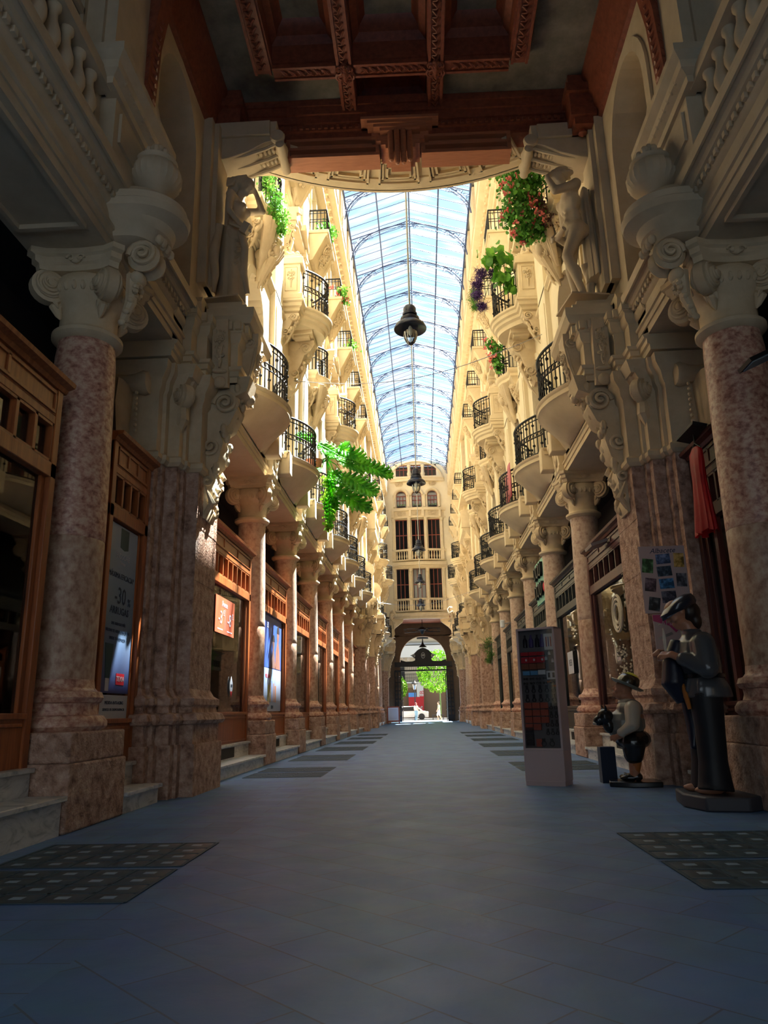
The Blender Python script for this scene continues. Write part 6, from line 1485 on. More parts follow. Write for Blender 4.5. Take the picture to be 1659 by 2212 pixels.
# ================================================================== SOUVENIR DISPLAY
def kiosk():
    wh=plain('lilac_white_laminate',(.50,.40,.40),.45); sd=plain('grey_lilac_side',(.40,.36,.40),.45)
    t=empty('souvenir_display',(1.41,9.485,0),-R(27.6),'tall narrow white souvenir display cabinet standing on the paving','display cabinet')
    w,H,D=.25,1.88,.30
    fr=MB(); fr.box(-w,-w+.028,0,.02,.42,H); fr.box(w-.028,w,0,.02,.42,H); fr.box(-w,w,0,.02,H-.03,H); fr.box(-w,w,0,.02,.40,.43); fr.build('door_frame',wh,t,bevel=.004)
    MB().box(-w,w,0,D,.05,.40).build('lower_panel',wh,t,bevel=.006)
    MB().box(w-.012,w,.02,D,.40,H).build('right_side',sd,t); MB().box(-w,-w+.012,.02,D,.40,H).build('left_side',sd,t); MB().box(-w+.01,w-.01,.10,.11,.40,H-.01).build('back_board',plain('grey_back_board',(.13,.12,.125),.7),t); MB().box(-w,w,.02,D,H-.02,H).build('top',sd,t)
    MB().prism([(x*1.0,y) for x,y in ([(-w+.01,.0)]+[(-w*math.cos(a)*.98,-.02*math.sin(a)) for a in [pi*k/10 for k in range(11)]]+[(w-.01,D),(-w+.01,D)])],'z',0,.055).build('foot',wh,t)
    MB().box(-w+.028,w-.028,.004,.008,.43,H-.03).build('glass_door',M['clearglass'],t)
    c=lambda n,*a,**k: plain(n,*a,**k)
    mt={'black':c('souvenir_black',(.015,.013,.02),.3),'red':c('souvenir_red',(.42,.02,.03),.4),'brown':c('souvenir_brown',(.20,.06,.03),.5),'rust':c('souvenir_rust',(.35,.07,.04),.5),'white':c('souvenir_white',(.6,.58,.58),.4),'blue':c('souvenir_blue',(.10,.28,.50),.4),'purple':c('souvenir_purple',(.06,.04,.16),.4),'dark':c('souvenir_dark',(.04,.035,.035),.4),'orange':c('souvenir_orange',(.50,.16,.05),.4)}
    rz=-R(27.6); Rm=Matrix.Translation((1.41,9.485,0))@Matrix.Rotation(rz,4,'Z')
    def put(kind,x,z,mat,sz,label,group,y=.06,shape='box'):
        p=Rm@Vector((x,y,z)); a,b=sz
        mb=MB()
        if shape=='box': mb.box(-a/2,a/2,-.01,.012,-b/2,b/2)
        elif shape=='ring':
            mb.tube([(a*.4*math.cos(q),0,b*.05-b*.3+a*.4*math.sin(q)) for q in [2*pi*i/14 for i in range(14)]],.006,5,True); mb.box(-a*.25,a*.25,-.008,.008,0,b/2)
        elif shape=='bottle': mb.lathe([(.02,-b/2),(a/2,-b/2+.005),(a/2,b*.1),(a*.2,b*.3),(a*.2,b/2),(0,b/2)],n=12)
        elif shape=='glasses':
            for q in (-1,1): mb.blob((q*a*.24,0,0),(a*.2,.01,b*.32)); 
            mb.tube([(-a*.08,0,0),(a*.08,0,0)],.004,4)
        o=mb.build(kind,mt[mat],None,loc=p,rz=rz); tag(o,label,kind.replace('_',' '),group); return o
    t2=[]
    for i,x in enumerate((-.17,-.09,-.01,.055)): put('snow_globe',x,1.72,'purple' if i%2 else 'black',(.06,.16),'dark bottle-shaped souvenir in the top row of the display','top-row dark souvenirs',.10,'bottle')
    o=put('souvenir_card',.155,1.70,'white',(.12,.20),'white card with three pens at the top right of the display',None)
    for k in range(3): MB().box(-.035+.028*k,-.022+.028*k,-.014,-.011,-.06,.06).build('pen',mt['rust' if k%2==0 else 'purple'],o)
    for i in range(3):
        put('red_fan',-.17+.105*i,1.56,'red',(.10,.045),'red and white fringed item in the second row of the display','red fringed row',.05)
        q=put('red_pouch',-.17+.105*i,1.485,'red',(.10,.075),'bright red pouch with a small pale emblem in the display','bright red pouches',.05); MB().blob((.02,-.012,0),(.012,.004,.016)).build('emblem',mt['white'],q)
        put('brown_pouch',-.17+.105*i,1.405,'brown',(.10,.07),'dark brown pouch below the red pouches in the display','brown pouches',.05)
    for i in range(2): put('blue_badge',-.16+.10*i,1.325,'blue',(.09,.05),'pale blue packet in the row above the keyrings','pale blue packets',.05)
    put('white_box',.04,1.33,'white',(.09,.055),'small white card box with a black shape in the middle of the display',None,.05)
    o=put('earring_card',.165,1.29,'white',(.12,.10),'white card with two dark shapes at the right of the display',None,.04)
    for q in (-1,1): MB().box(q*.028-.014,q*.028+.014,-.014,-.011,-.03,.03).build('dark_shape',mt['black'],o)
    for i,(x,z) in enumerate(((.11,1.50),(.155,1.56),(.19,1.47))): put('porcelain_bell',x,z,'white',(.035,.05),'little white porcelain trinket beside the red pouches','white trinkets',.04,'bottle')
    for j in range(2):
        for i in range(5): put('sunglasses',-.18+.085*i,1.255-.055*j,'dark',(.075,.045),'dark metal keyring in the two rows under the blue packets','dark keyrings in rows',.05,'glasses')
    for i in range(2): put('orange_keyring',.12+.07*i,1.21-.05*i,'orange',(.06,.05),'orange-red keyring at the right of the display','orange keyrings',.05,'glasses')
    for j in range(2):
        for i in range(5): put('keyring',-.17+.085*i,1.13-.11*j,'black',(.055,.09),'black ring-shaped keyring hanging in the middle rows','black ring keyrings',.05,'ring')
    for j in range(4):
        for i in range(3 if j<3 else 2): put('rust_purse',-.17+.105*i,.93-.085*j,'rust',(.095,.072),'rust-red leather purse in the lower left of the display','rust leather purses',.05)
    for j in range(4):
        for i in range(3): put('pocket_knife',.06+.06*i+(.07 if j<3 else 0)*0,.92-.10*j,'dark',(.045,.075),'small dark trinket on the lower right of the display','small dark trinkets',.05,'ring')
    for i in range(3): put('leather_case',-.17+.0*i,.64-.075*i,'black',(.095,.065),'black leather case in the bottom left of the display','black leather cases',.05)
    for i in range(2): put('bottom_medal',.0+.10*i,.50,'dark',(.07,.08),'round dark medal in the bottom row','round medals',.05,'ring')
    put('rust_key_case',-.06,.49,'rust',(.07,.09),'rust-coloured key case in the bottom row of the display',None)
kiosk()
# ================================================================== PAINTED FIGURES
def figures():
    sk=M['skin']; blk=plain('gloss_black_paint',(.008,.008,.009),.25,spec=.7); shirt=plain('cream_glossy_shirt',(.48,.42,.33),.3,spec=.6); vest=plain('grey_olive_vest',(.16,.16,.14),.35,spec=.6)
    hat=plain('dark_olive_hat',(.03,.026,.015),.2,spec=.9); yel=plain('yellow_green_hat_top',(.55,.55,.06),.3); org=plain('orange_stockings',(.40,.13,.03),.5); brd=plain('pale_hat_brim',(.20,.21,.17),.3)
    t=empty('stout_man_figure',(2.45,9.33,0),pi-R(12),'waist-high painted figure of a stout man in hat and grey vest','figurine')
    MB().prism([(-.24,-.20),(.12,-.25),(.28,-.12),(.28,.16),(.05,.24),(-.24,.2)],'z',0,.06).build('base',blk,t,bevel=.01)
    mb=MB(); head(mb,(.05,0,1.09),(.95,0,.30),.95); limb(mb,[(0,0,.93),(.03,0,1.03)],[.08,.07]); mb.blob((.05,0,1.02),(.09,.09,.06)); mb.blob((0,0,.75),(.14,.14,.15)); 
    limb(mb,[(0,.10,.5),(.02,.09,.10)],[.07,.045]); limb(mb,[(0,-.10,.5),(.02,-.09,.10)],[.07,.045])
    limb(mb,[(-.02,.21,.86),(.0,.26,.66),(.15,.19,.56)],[.05,.045,.035]); hand(mb,(.15,.19,.56),(.9,-.3,-.2),(.2,.8,.3),.85,1.1)
    limb(mb,[(-.02,-.21,.86),(.06,-.25,.72),(.20,-.15,.74)],[.05,.045,.035]); hand(mb,(.20,-.15,.74),(.9,.4,0),(0,-.5,.8),.85,1.0)
    fuse(mb.build('body',sk,t),.010,2)
    mb=MB(); mb.blob((.05,0,.70),(.20,.19,.18)); mb.blob((.0,0,.86),(.14,.19,.13)); mb.blob((.10,0,.66),(.16,.16,.15)); fuse(mb.build('vest',vest,t),.010,4)
    mb=MB(); mb.blob((.02,0,.95),(.10,.11,.05)); limb(mb,[(-.02,.20,.88),(.0,.26,.69),(.10,.215,.61)],[.085,.072,.05],12); limb(mb,[(-.02,-.20,.88),(.04,-.25,.73),(.14,-.18,.735)],[.085,.07,.05],12)
    for (c) in ((.11,.21,.605),(.14,-.18,.735)): mb.blob(c,(.055,.055,.055))
    fuse(mb.build('shirt',shirt,t),.011,2)
    mb=MB(); mb.blob((.0,0,.52),(.19,.20,.13)); limb(mb,[(0,.10,.48),(.01,.10,.34)],[.13,.10]); limb(mb,[(0,-.10,.48),(.01,-.10,.34)],[.13,.10]); fuse(mb.build('breeches',blk,t),.011,3)
    for q in (-1,1):
        MB().tube([(.01,q*.09,.34),(.0,q*.09,.26),(.02,q*.09,.12)],[.058,.062,.04],14).build('stocking',org,t)
        mb=MB(); mb.blob((.06,q*.09,.095),(.115,.05,.038)); mb.blob((.0,q*.09,.105),(.06,.048,.05)); fuse(mb.build('shoe',blk,t),.009,2)
        mb=MB(); mb.tube([(.10,q*.07,.13),(.12,q*.09,.135),(.10,q*.11,.13)],.006,5); mb.build('shoe_lace',vest,t)
    mb=MB(); c=(.0,0,1.15); rm=Matrix.Rotation(-R(28),4,'Y')
    mb.M=Matrix.Translation(c)@rm; mb.lathe([(.0,-.0),(.12,.0),(.118,.05),(.10,.10),(.06,.135),(0,.145)],n=28); mb.build('hat_crown',hat,t)
    mb=MB(); mb.M=Matrix.Translation(c)@rm; mb.lathe([(.10,.005),(.155,-.02),(.18,.005),(.178,.012),(.15,-.008),(.10,.02)],n=30); mb.build('hat_brim',brd,t)
    mb=MB(); mb.M=Matrix.Translation(c)@rm; mb.lathe([(.085,.118),(.05,.142),(0,.150)],n=24,caps=False); mb.build('hat_top_highlight',yel,t)  # yellow-green top of the dark olive crown
    t.scale=(1.12,1.12,1.0)
    b=empty('black_bull_head',(2.45-.30,9.33-.02,.76),pi,'small black animal head with pale muzzle held under the stout figure\'s arm','ornament')
    mb=MB(); mb.blob((0,0,.02),(.10,.09,.10)); mb.blob((.08,0,-.02),(.07,.06,.06)); mb.blob((-.04,0,-.08),(.08,.08,.09)); 
    for q in (-1,1): mb.tube([(.0,q*.06,.10),(.01,q*.09,.14),(.03,q*.085,.18)],[.022,.014,.004],6)
    fuse(mb.build('head',blk,b),.010,2); MB().blob((.13,0,-.05),(.03,.035,.02)).build('pale_muzzle',shirt,b)
    o=MB().box(-.09,.09,-.08,.08,0,.42).build('waste_bin',plain('navy_bin',(.01,.02,.045),.4),loc=(2.22,9.75,0)); tag(o,'small dark navy box standing behind the stout figure','bin')
    # tall youth figure
    gs=plain('glossy_slate_smock',(.060,.065,.075),.28,spec=.7); nv=plain('navy_cape',(.012,.015,.03),.35); dk=plain('dark_trousers',(.008,.009,.013),.55); be=plain('dark_blue_beret',(.012,.016,.028),.28,spec=.8); hr=plain('dark_brown_hair_paint',(.02,.012,.009),.4); bs=plain('dark_grey_plinth_paint',(.05,.05,.06),.5)
    t=empty('tall_youth_figure',(2.62,7.36,0),pi-R(6),'life-size painted figure of a youth in beret and slate smock on a dark plinth','figurine')
    MB().prism([(.24,-.36),(.27,.06),(.16,.34),(-.16,.38),(-.32,.24),(-.32,-.30),(-.1,-.40)],'z',.0,.12).build('plinth',bs,t,bevel=.015)
    mb=MB(); head(mb,(.11,.0,1.76),(.86,0,-.5),1.12); limb(mb,[(.0,0,1.50),(.05,0,1.64)],[.075,.068]); mb.blob((0,0,1.3),(.13,.17,.2)); mb.blob((0,0,1.0),(.13,.15,.15)); limb(mb,[(0,.10,.95),(.0,.10,.16)],[.08,.05]); limb(mb,[(0,-.10,.95),(.0,-.10,.16)],[.08,.05])
    for q,x in ((-1,.10),(1,.06)): mb.blob((x,q*.11,.155),(.13,.05,.04))
    limb(mb,[(.0,.21,1.46),(.02,.27,1.20),(.24,.15,1.36)],[.05,.045,.035]); hand(mb,(.24,.15,1.36),(.8,-.6,.1),(.3,.5,.8),1.15,1.15)
    limb(mb,[(.0,-.21,1.46),(.04,-.27,1.20),(.26,-.10,1.38)],[.05,.045,.035]); hand(mb,(.26,-.10,1.38),(.7,.6,.2),(.3,-.5,.8),1.15,1.15)
    fuse(mb.build('body',sk,t),.012,2)
    mb=MB(); mb.loft([[(cx_+rx*math.cos(a),ry*math.sin(a),z) for a in [2*pi*i/24 for i in range(24)]] for (z,cx_,rx,ry) in ((.96,-.03,.215,.25),(1.05,-.03,.20,.24),(1.14,-.02,.17,.205),(1.17,-.02,.16,.19),(1.24,-.01,.18,.215),(1.38,.0,.18,.235),(1.48,.0,.15,.215),(1.55,.01,.09,.12),(1.60,.03,.08,.09))])
    limb(mb,[(-.01,.20,1.46),(.0,.28,1.22),(.16,.19,1.31)],[.10,.095,.065],12); limb(mb,[(-.01,-.20,1.46),(.02,-.28,1.22),(.18,-.15,1.33)],[.10,.095,.065],12)
    for k in range(9): a=.6*k; mb.tube([(.19*math.cos(a),.23*math.sin(a),1.02),(.16*math.cos(a+.05),.2*math.sin(a+.05),1.14)],.012,5)
    fuse(mb.build('smock',gs,t),.012,3)
    MB().lathe([(.172,1.135),(.185,1.14),(.185,1.175),(.172,1.18)],(-.02,0,0),28,sy=1.18).build('belt',blk,t)
    mb=MB(); 
    for q in (-1,1): mb.tube([(0,q*.10,1.0),(.0,q*.11,.7),(.01,q*.115,.40),(.015,q*.12,.20),(.02,q*.125,.15)],[.14,.12,.115,.135,.145],18)
    fuse(mb.build('trousers',dk,t),.013,3)
    mb=MB(); mb.tube([(.14,-.02,1.50),(.20,-.02,1.30),(.22,.0,1.10),(.17,.0,.92)],[.07,.10,.12,.05],12,flat=.9); mb.tube([(.10,-.1,.95),(.08,-.06,.7),(.12,-.0,.5)],[.06,.07,.03],8); fuse(mb.build('cape',nv,t),.014,3)
    MB().tube([(.17,.05,1.12),(.155,.10,.98),(.14,.11,.86)],[.03,.045,.03],8,flat=.5).build('orange_sash',plain('orange_sash_paint',(.42,.15,.03),.4),t)
    mb=MB(); rm=Matrix.Rotation(R(24),4,'Y'); mb.M=Matrix.Translation((.05,0,1.80))@rm; mb.loft([[(cx_+rx*math.cos(a),ry*math.sin(a),z) for a in [2*pi*i/26 for i in range(26)]] for (z,cx_,rx,ry) in ((.0,.06,.16,.10),(.03,.05,.175,.125),(.07,.02,.15,.13),(.11,-.02,.10,.10),(.13,-.03,.04,.05))]); mb.build('beret',be,t)
    mb=MB(); mb.M=Matrix.Translation((.05,0,1.80))@rm; mb.loft([[(.10,-.09,-.0),(.19,-.06,-.015),(.225,0,-.02),(.19,.06,-.015),(.10,.09,0)],[(.10,-.09,.018),(.19,-.06,.003),(.225,0,-.004),(.19,.06,.003),(.10,.09,.018)]]); mb.build('cap_peak',be,t)
    mb=MB(); mb.blob((.02,0,1.77),(.10,.10,.11)); mb.blob((-.02,0,1.68),(.06,.085,.09)); fuse(mb.build('hair',hr,t),.012,2)
    MB().tube([(.26,.0,1.66),(.29,.005,1.655)],.006,6).build('cigarette',shirt,t)
    t.scale=(1.10,1.14,1.0)
    o=empty('penknife',(2.33,7.36,1.40),0,'steel folding knife standing up in the tall figure\'s hands','knife'); MB().prism([(-.012,.0),(.012,0),(.018,.14),(.0,.22),(-.014,.14)],'y',-.004,.004).build('blade',M['steel'],o); MB().box(-.02,.02,-.015,.015,-.06,0).build('handle',blk,o)
figures()
# ================================================================== CLOTHES, LAMPS, BOARDS
def extras():
    red=leafmat('red_fabric',(.42,.005,.01),(.55,.01,.015),.25)
    t=empty('red_dress',(3.20,8.2,0),0,'long red dress hanging beside the right near column','dress')
    mb=MB(); rings=[]
    for z,rx,ry in ((3.74,.03,.08),(3.68,.05,.16),(3.55,.06,.15),(3.35,.06,.13),(3.1,.07,.16),(2.9,.08,.19),(2.74,.09,.21)):
        rings.append([((rx*(1+.25*math.sin(9*a)*(3.8-z)))*math.cos(a),(ry*(1+.10*math.sin(11*a+1)*(3.8-z)))*math.sin(a),z+(.02*math.sin(5*a) if z<2.8 else 0)) for a in [2*pi*i/48 for i in range(48)]])
    mb.loft(rings,True,False); mb.build('skirt',red,t,ang=1.3)
    mb=MB(); mb.tube([(0,-.16,3.70),(0,0,3.80),(0,.16,3.70)],.008,5); mb.tube([(0,0,3.8),(0,0,3.95)],.006,5); mb.build('hanger',M['iron'],t)
    mb=MB(); mb.obox((0,0,3.93),(.16,.55,.04),(.0,.25,0)); mb.tube([(0,.0,3.93),(.25,.1,3.98)],.02,6); tag(mb.build('awning_bracket',M['iron'],loc=(3.18,8.2,0)),'dark bracket from which the red dress hangs','bracket')
    t=empty('floodlight',(3.03,6.3,3.86),0,'flat floodlight sticking out at the right edge of the picture','lamp')
    MB().obox((.12,0,.06),(.34,.26,.035),(0,-.42,0)).build('housing',M['iron'],t); MB().obox((.125,0,.038),(.28,.20,.012),(0,-.42,0)).build('lens',plain('frosted_lens',(.35,.42,.45),.4),t); MB().tube([(.22,0,.05),(.42,.1,-.02)],.02,6).build('arm',M['iron'],t)
    t=empty('door_post',(3.30,8.15,0),0,'slim brown wooden door post beside the right near column','post'); MB().box(-.03,.03,-.04,.04,.4,2.9).build('post',M['redshop'],t)
    t=empty('sandwich_board',(-2.33,56.5,0),0,'red-framed notice board standing on the floor near the far gate','board')
    mb=MB(); 
    for x in (-.42,.42): mb.box(x-.04,x+.04,-.05,.05,0,1.22)
    mb.box(-.42,.42,-.03,.03,.16,.24); mb.box(-.42,.42,-.03,.03,1.16,1.24); mb.build('frame',M['redframe'],t)
    MB().box(-.38,.38,-.02,.02,.22,1.18).build('sheet',plain('board_sheet',(.50,.52,.60),.6),t)
    mb=MB(); 
    for k in range(8): mb.box(-.26,.26,-.024,-.02,.36+.095*k,.375+.095*k)
    mb.build('text_lines',plain('board_print',(.10,.12,.2),.6),t)['kind']='stuff'
    t=empty('pink_cloth',(2.55,20.05,0),0,'pink and beige cloth hung inside the third balcony railing on the right','cloth')
    mb=MB(); mb.loft([[(0+.03*math.sin(4*y),y,z) for y in [-.7+.14*k for k in range(11)]] for z in (6.45,6.8,7.15,7.40)],False,False); o=mb.build('pink_part',leafmat('pink_cloth',(.6,.10,.14),(.7,.2,.22),.3),t); s=o.modifiers.new('t','SOLIDIFY'); s.thickness=.01
    for (p,l,s) in (((2.80,26.12,3.75),'small white spotlight fixed to a column capital far along the right side',1),):
        t=empty('spotlight',p,0,l,'spotlight'); MB().lathe([(.03,-.12),(.08,-.10),(.09,.12),(.05,.14)],n=14).build('housing',M['curtain'],t); MB().tube([(0,0,0),(.32,0,.05)],.02,6).build('arm',M['steel'],t)
    # curved wall-hung items above the shops: boxes of the dark transoms
    # people in the street
    def person(x,y,z,h,skin,top,low,hair,label,skirt=False,rz=0,bag=False):
        t=empty('person',(x,y,z),rz,label,'person'); s=h/1.72
        mb=MB(); head(mb,(.02,0,1.60),(1,0,0),1.0); limb(mb,[(0,0,1.40),(0,0,1.5)],[.055,.05]); mb.blob((0,0,1.2),(.10,.14,.2)); mb.blob((0,0,.95),(.11,.14,.12))
        limb(mb,[(0,.08,.9),(.14,.09,.48),(.05,.09,.08)],[.085,.06,.04]); limb(mb,[(0,-.08,.9),(-.02,-.09,.48),(-.2,-.09,.10)],[.085,.06,.04])
        for xx,q in ((.09,.09),(-.16,-.09)): mb.blob((xx,q,.05),(.11,.04,.035))
        for q in (-1,1): limb(mb,[(0,q*.17,1.38),(.02*q,q*.22,1.12),(.12,q*.20,.92)],[.045,.038,.028]); hand(mb,(.12,q*.20,.92),(.5,0,-.8),(0,q,0),1.0,.5)
        fuse(mb.build('body',skin,t),.014,2)
        mb=MB(); mb.blob((0,0,1.2),(.13,.17,.22)); mb.blob((0,0,1.38),(.10,.17,.07)); mb.blob((0,0,1.02),(.13,.16,.10))
        for q in (-1,1): limb(mb,[(0,q*.17,1.38),(.01,q*.2,1.2)],[.065,.055])
        fuse(mb.build('top',top,t),.014,2)
        mb=MB(); mb.blob((0,0,.93),(.13,.155,.12)); limb(mb,[(0,.08,.9),(.14,.09,.5)]+([(.06,.09,.12)] if not skirt else []),[.11,.09]+([.10] if not skirt else [])); limb(mb,[(0,-.08,.9),(-.02,-.09,.5)]+([(-.18,-.09,.14)] if not skirt else []),[.11,.09]+([.10] if not skirt else [])); fuse(mb.build('trousers' if not skirt else 'shorts',low,t),.014,2)
        mb=MB(); mb.blob((-.02,0,1.65),(.10,.09,.095)); 
        if bag: mb.blob((-.07,0,1.5),(.05,.07,.12))
        fuse(mb.build('hair',hair,t),.012,1); t.scale=(s,s,s)
        return t
    sk=plain('person_skin',(.55,.33,.24),.6); wt=plain('white_top',(.5,.45,.45),.8); jean=plain('pale_jeans',(.14,.26,.36),.8); kh=plain('pale_green_shirt',(.30,.34,.26),.8); gy=plain('grey_shorts',(.35,.38,.45),.8); dh=plain('dark_hair',(.03,.02,.015),.7); wn=plain('wine_hair',(.16,.03,.04),.7)
    person(-.82,70.5,0,1.62,sk,wt,jean,wn,'person with wine-red hair, white top and pale jeans walking outside the gate',rz=R(60),bag=True)
    person(1.32,73,0,1.66,sk,kh,gy,dh,'person in pale shirt and shorts walking at the right outside the gate',True,rz=R(160))
extras()
# ================================================================== PLANTS
def lobed_leaf(mb,base,tip,w,droop=.0,nrm=(0,-1,.3),seed=0):
    """deeply cut philodendron leaf from base to tip"""
    rnd=random.Random(seed); b=Vector(base);t=Vector(tip);d=(t-b); L=d.length; d.normalize(); n=Vector(nrm).normalized(); sd=d.cross(n).normalized(); n=sd.cross(d).normalized()
    rib=[b+d*L*k/8-Vector((0,0,1))*droop*(k/8)**2 for k in range(9)]
    mb.tube(rib,[.012]*8+[.003],4)
    N=9
    for sg in (-1,1):
        for k in range(N):
            u=(k+.3)/N; p=rib[0].lerp(rib[-1],u)-Vector((0,0,1))*droop*(u*u-u); ll=w*(math.sin(pi*min(1,(u*.85+.12)))**.7)*rnd.uniform(.85,1.1)
            ang=R(80-52*u) ; dd=(d*math.cos(ang)+sd*sg*math.sin(ang)); q=dd.cross(n).normalized(); ww=L*.062
            e=p+dd*ll-Vector((0,0,1))*ll*.15; m=p.lerp(e,.55)
            pts=[p-q*ww*.9,m-q*ww*.95,p+dd*ll*.85-q*ww*.6,e,p+dd*ll*.85+q*ww*.55,m+q*ww*.95,p+q*ww*.9]
            pts=[x+n*.004*((i%2)*2-1) for i,x in enumerate(pts)]
            vs=pts+[x-n*.004 for x in pts]; k7=7
            mb.add(vs,[tuple(range(7)),tuple(range(13,6,-1))]+[(i,(i+1)%7,7+(i+1)%7,7+i) for i in range(7)])
            # side teeth
            for f_,g_ in ((.5,1),(.72,-1)):
                c=p+dd*ll*f_; mb.add([c-q*g_*ww*.3,c+dd*ll*.22+q*g_*ww*2.0,c+dd*ll*.2],[(0,1,2)])
def plants():
    t=empty('split_leaf_plant',(-2.45,16.7,6.40),0,'large bright split-leaf plant reaching out from the second left balcony','plant')
    MB().lathe([(.14,0),(.20,.3),(.21,.34),(.17,.33)],n=18).build('pot',plain('clay_pot',(.35,.13,.07),.7),t)
    hub=Vector((.30,.1,.40))
    MB().tube([(0,0,.25),(.12,.05,.30),hub],[.05,.045,.05],8).build('trunk',M['stem'],t)
    W=[(-2.45,16.9,7.36,-2.85,16.6,7.42,.20),(-2.40,17.1,7.30,-1.78,17.2,7.02,.34),(-1.90,17.0,7.14,-1.25,17.2,6.93,.34),(-1.95,17.1,7.10,-1.62,16.9,7.28,.2),(-1.45,17.1,6.80,-.62,17.3,6.58,.30),(-1.85,17.0,6.82,-1.30,17.1,6.62,.24),(-1.75,17.0,6.42,-1.0,16.9,6.02,.38),(-2.0,17.0,6.55,-1.55,17.0,6.22,.26),(-1.95,17.0,6.10,-1.15,16.9,5.60,.36),(-2.1,17.0,6.35,-1.95,17.1,5.70,.20),(-2.15,17.1,6.0,-2.10,17.0,5.25,.16),(-2.2,16.8,6.9,-2.0,16.8,7.0,.16),(-2.2,17.3,6.6,-1.7,17.6,6.45,.22),(-2.25,16.6,6.5,-2.45,16.2,6.35,.16)]
    st=MB()
    for i,(a,b,c,d,e,f,w) in enumerate(W):
        o=Vector((-2.45,16.7,6.40)); B=Vector((a,b,c))-o; T=Vector((d,e,f))-o
        m=hub.lerp(B,.5)+Vector((0,0,.08)); lf=MB(); lf.tube([hub,m,B],[.016,.012,.010],5)
        lobed_leaf(lf,B,T,w*1.05,.10,(.1,-.8,.55) if i%2 else (.3,-.9,.25),i); lf.build('leaf',M['philo'],t,ang=3)
    def bush(name,loc,label,pts,n,ls,mat,seed,flower=None,fn=0,fs=.05,cat='plant',spiky=False):
        t=empty(name,loc,0,label,cat); rnd=random.Random(seed); o=Vector(loc)
        st=MB()
        for p in pts: q=Vector(p[:3])-o; st.tube([(0,0,0),q*.5+Vector((0,0,.08)),q],.008,4)
        st.build('stems',M['stem'],t)['kind']='stuff'
        mb=MB()
        for i in range(n):
            p=pts[rnd.randrange(len(pts))]; q=Vector(p[:3])-o+Vector((rnd.gauss(0,p[3]*.5),rnd.gauss(0,p[3]*.5),rnd.gauss(0,p[3]*.5)))
            if spiky: mb.tube([q,q+Vector((rnd.uniform(-1,1),rnd.uniform(-1,1),rnd.uniform(-1,1))).normalized()*ls*1.8],[.008,.001],3)
            else:
                e=(rnd.uniform(0,3),rnd.uniform(0,3),rnd.uniform(0,6)); s=ls*rnd.uniform(.6,1.2)
                from mathutils import Euler
                rm=Euler(e).to_matrix(); k=6
                vs=[q+rm@Vector((s*.5*math.cos(2*pi*j/k),s*.42*math.sin(2*pi*j/k),.1*s*math.cos(4*pi*j/k))) for j in range(k)]; mb.add(vs,[tuple(range(k))])
        mb.build('foliage',M[mat],t,ang=3)['kind']='stuff'
        if flower:
            mb=MB()
            for i in range(fn):
                p=pts[rnd.randrange(len(pts))]; q=Vector(p[:3])-o+Vector((rnd.gauss(-.12,p[3]*.55),rnd.gauss(-.05,p[3]*.4),rnd.gauss(0,p[3]*.6)))
                for j in range(7): mb.blob(q+Vector((rnd.gauss(0,fs*.5),rnd.gauss(0,fs*.5),rnd.gauss(0,fs*.5))),fs*.42,n=5,m=3)
            mb.build('blossoms',M[flower],t)['kind']='stuff'
        return t
    bush('geranium',(2.45,12.7,11.2),'big cascade of coral geraniums on the near right balcony beside the male statue',[(2.25,12.6,11.35,.30),(2.55,12.7,11.45,.3),(2.1,12.5,10.95,.30),(2.45,12.5,10.9,.28),(2.15,12.5,10.5,.28),(2.4,12.6,10.5,.25),(2.05,12.5,10.15,.22),(2.3,12.5,10.0,.24),(2.25,12.5,9.7,.2),(2.5,12.5,9.8,.15)],3400,.085,'leaf',1,'pinkfl',52,.06)
    bush('dried_bush',(2.62,12.4,10.15),'dry brown blossoms tangled below the geraniums on the near right balcony',[(2.6,12.4,10.1,.14),(2.68,12.35,9.85,.14),(2.55,12.4,10.3,.12)],260,.06,'redshop',2,'pinkfl',10,.05)
    bush('trailing_ivy',(-2.60,12.2,11.1),'bright trailing plant spilling from the near left balcony beside the draped statue',[(-2.75,12.2,11.1,.16),(-2.68,12.2,10.8,.17),(-2.55,12.2,10.5,.18),(-2.45,12.3,10.2,.16),(-2.44,12.3,9.95,.12),(-2.62,12.2,10.3,.14)],1500,.05,'ivy',3)
    bush('purple_trailing_plant',(2.1,16.2,11.3),'dark purple spiky plant hanging from the curved right balcony',[(2.05,16.2,11.25,.10),(1.75,16.1,11.2,.12),(1.64,16.1,10.9,.12),(1.62,16.1,10.6,.11),(1.72,16.1,10.3,.10)],1300,.07,'purplefl',4,spiky=True)
    bush('big_leaf_plant',(2.3,16.0,11.3),'broad-leaved green plant on the curved right balcony next to the purple one',[(1.95,15.9,11.42,.22),(2.15,15.9,11.5,.26),(2.35,15.9,11.3,.28),(2.15,15.9,11.05,.28),(2.3,15.9,10.85,.28),(2.42,15.9,10.7,.22)],75,.27,'ivy',5)
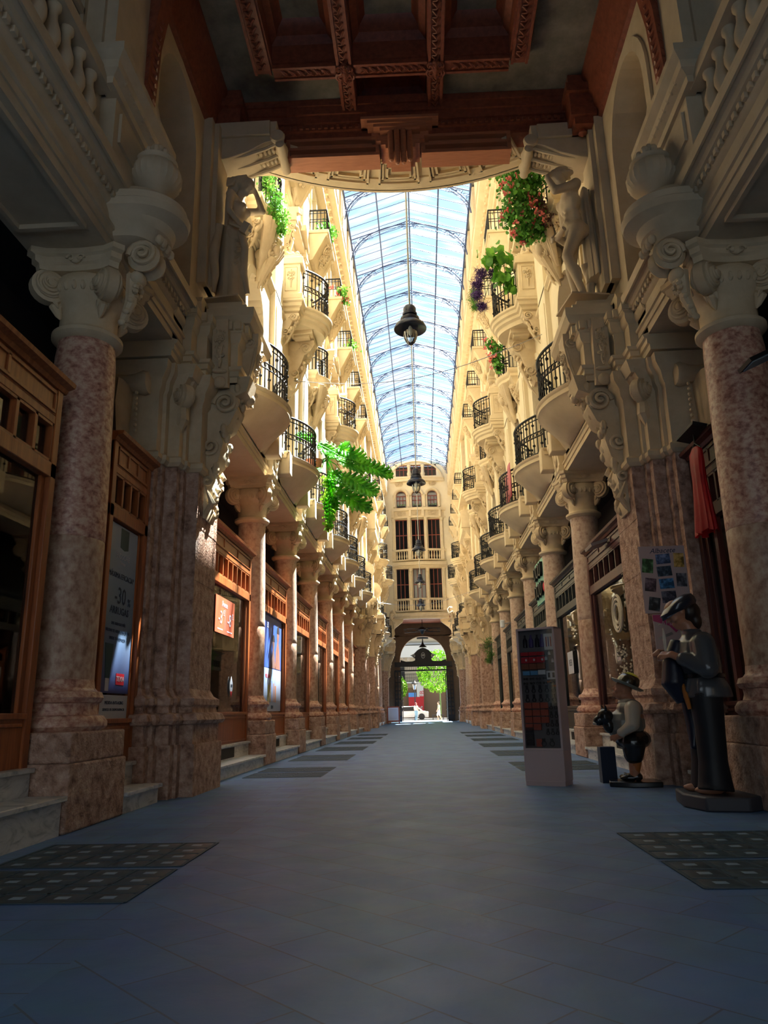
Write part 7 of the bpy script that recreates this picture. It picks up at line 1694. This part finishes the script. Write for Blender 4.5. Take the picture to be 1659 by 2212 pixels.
    bush('coral_flower_plant',(2.55,20.2,11.3),'green plant with coral flowers on the second shell balcony on the right',[(2.35,20.1,11.35,.14),(2.5,20.1,11.2,.16),(2.45,20.1,10.9,.16),(2.5,20.1,10.6,.14)],600,.09,'leaf',6,'pinkfl',18,.06)
    bush('hanging_fern',(2.95,33.2,3.45),'grey-green fern hanging from a column on the right beyond the display',[(2.9,33.1,3.8,.2),(2.8,33.1,3.5,.25),(2.95,33.1,3.2,.2),(2.85,33.1,2.95,.12)],500,.10,'leaf',7,spiky=True)
    bush('balcony_shrub',(-2.55,20.1,15.2),'dark shrub behind the railing of a top-floor balcony on the left',[(-2.6,20.0,15.5,.25),(-2.5,20.3,15.6,.2)],420,.08,'leaf',8)
    bush('red_flower_plant',(-2.4,23.4,15.1),'small plant with red flowers on a left top-floor balcony',[(-2.4,23.2,15.3,.2),(-2.35,23.3,15.0,.15)],260,.09,'ivy',9,'pinkfl',8,.08)
    bush('asparagus_fern',(2.4,24.1,15.3),'wispy blue-green fern on a right top-floor balcony',[(2.3,24,15.5,.15),(2.25,24,15.2,.18),(2.3,24,14.9,.12)],500,.10,'leaf',10,spiky=True)
    bush('small_ivy',(-2.5,27.6,15.2),'tiny bright plant on a distant left top-floor balcony',[(-2.45,27.5,15.4,.2)],150,.09,'ivy',11)
    bush('yellow_green_climber',(-2.42,17.5,6.36),'yellow-green leafy climber hanging behind the split-leaf plant',[(-2.25,17.6,6.5,.12),(-2.25,17.7,6.1,.13),(-2.2,17.7,5.7,.12),(-2.22,17.7,5.35,.10)],500,.08,'treeleaf',12)
plants()
def back():
    # unseen wall added behind the camera; its opening sets how much light enters
    mb=MB(); mb.box(-4.6,-2.8,-3.2,-3.0,0,11.3); mb.box(1.0,4.6,-3.2,-3.0,0,11.3); mb.box(-2.8,1.0,-3.2,-3.0,6.6,11.3); struct(mb.build('wall_back',M['greyplaster']))
    mb=MB(); mb.box(-9,9,-9,-3.2,-.25,-.02); struct(mb.build('ground_back',M['floor']))
back()
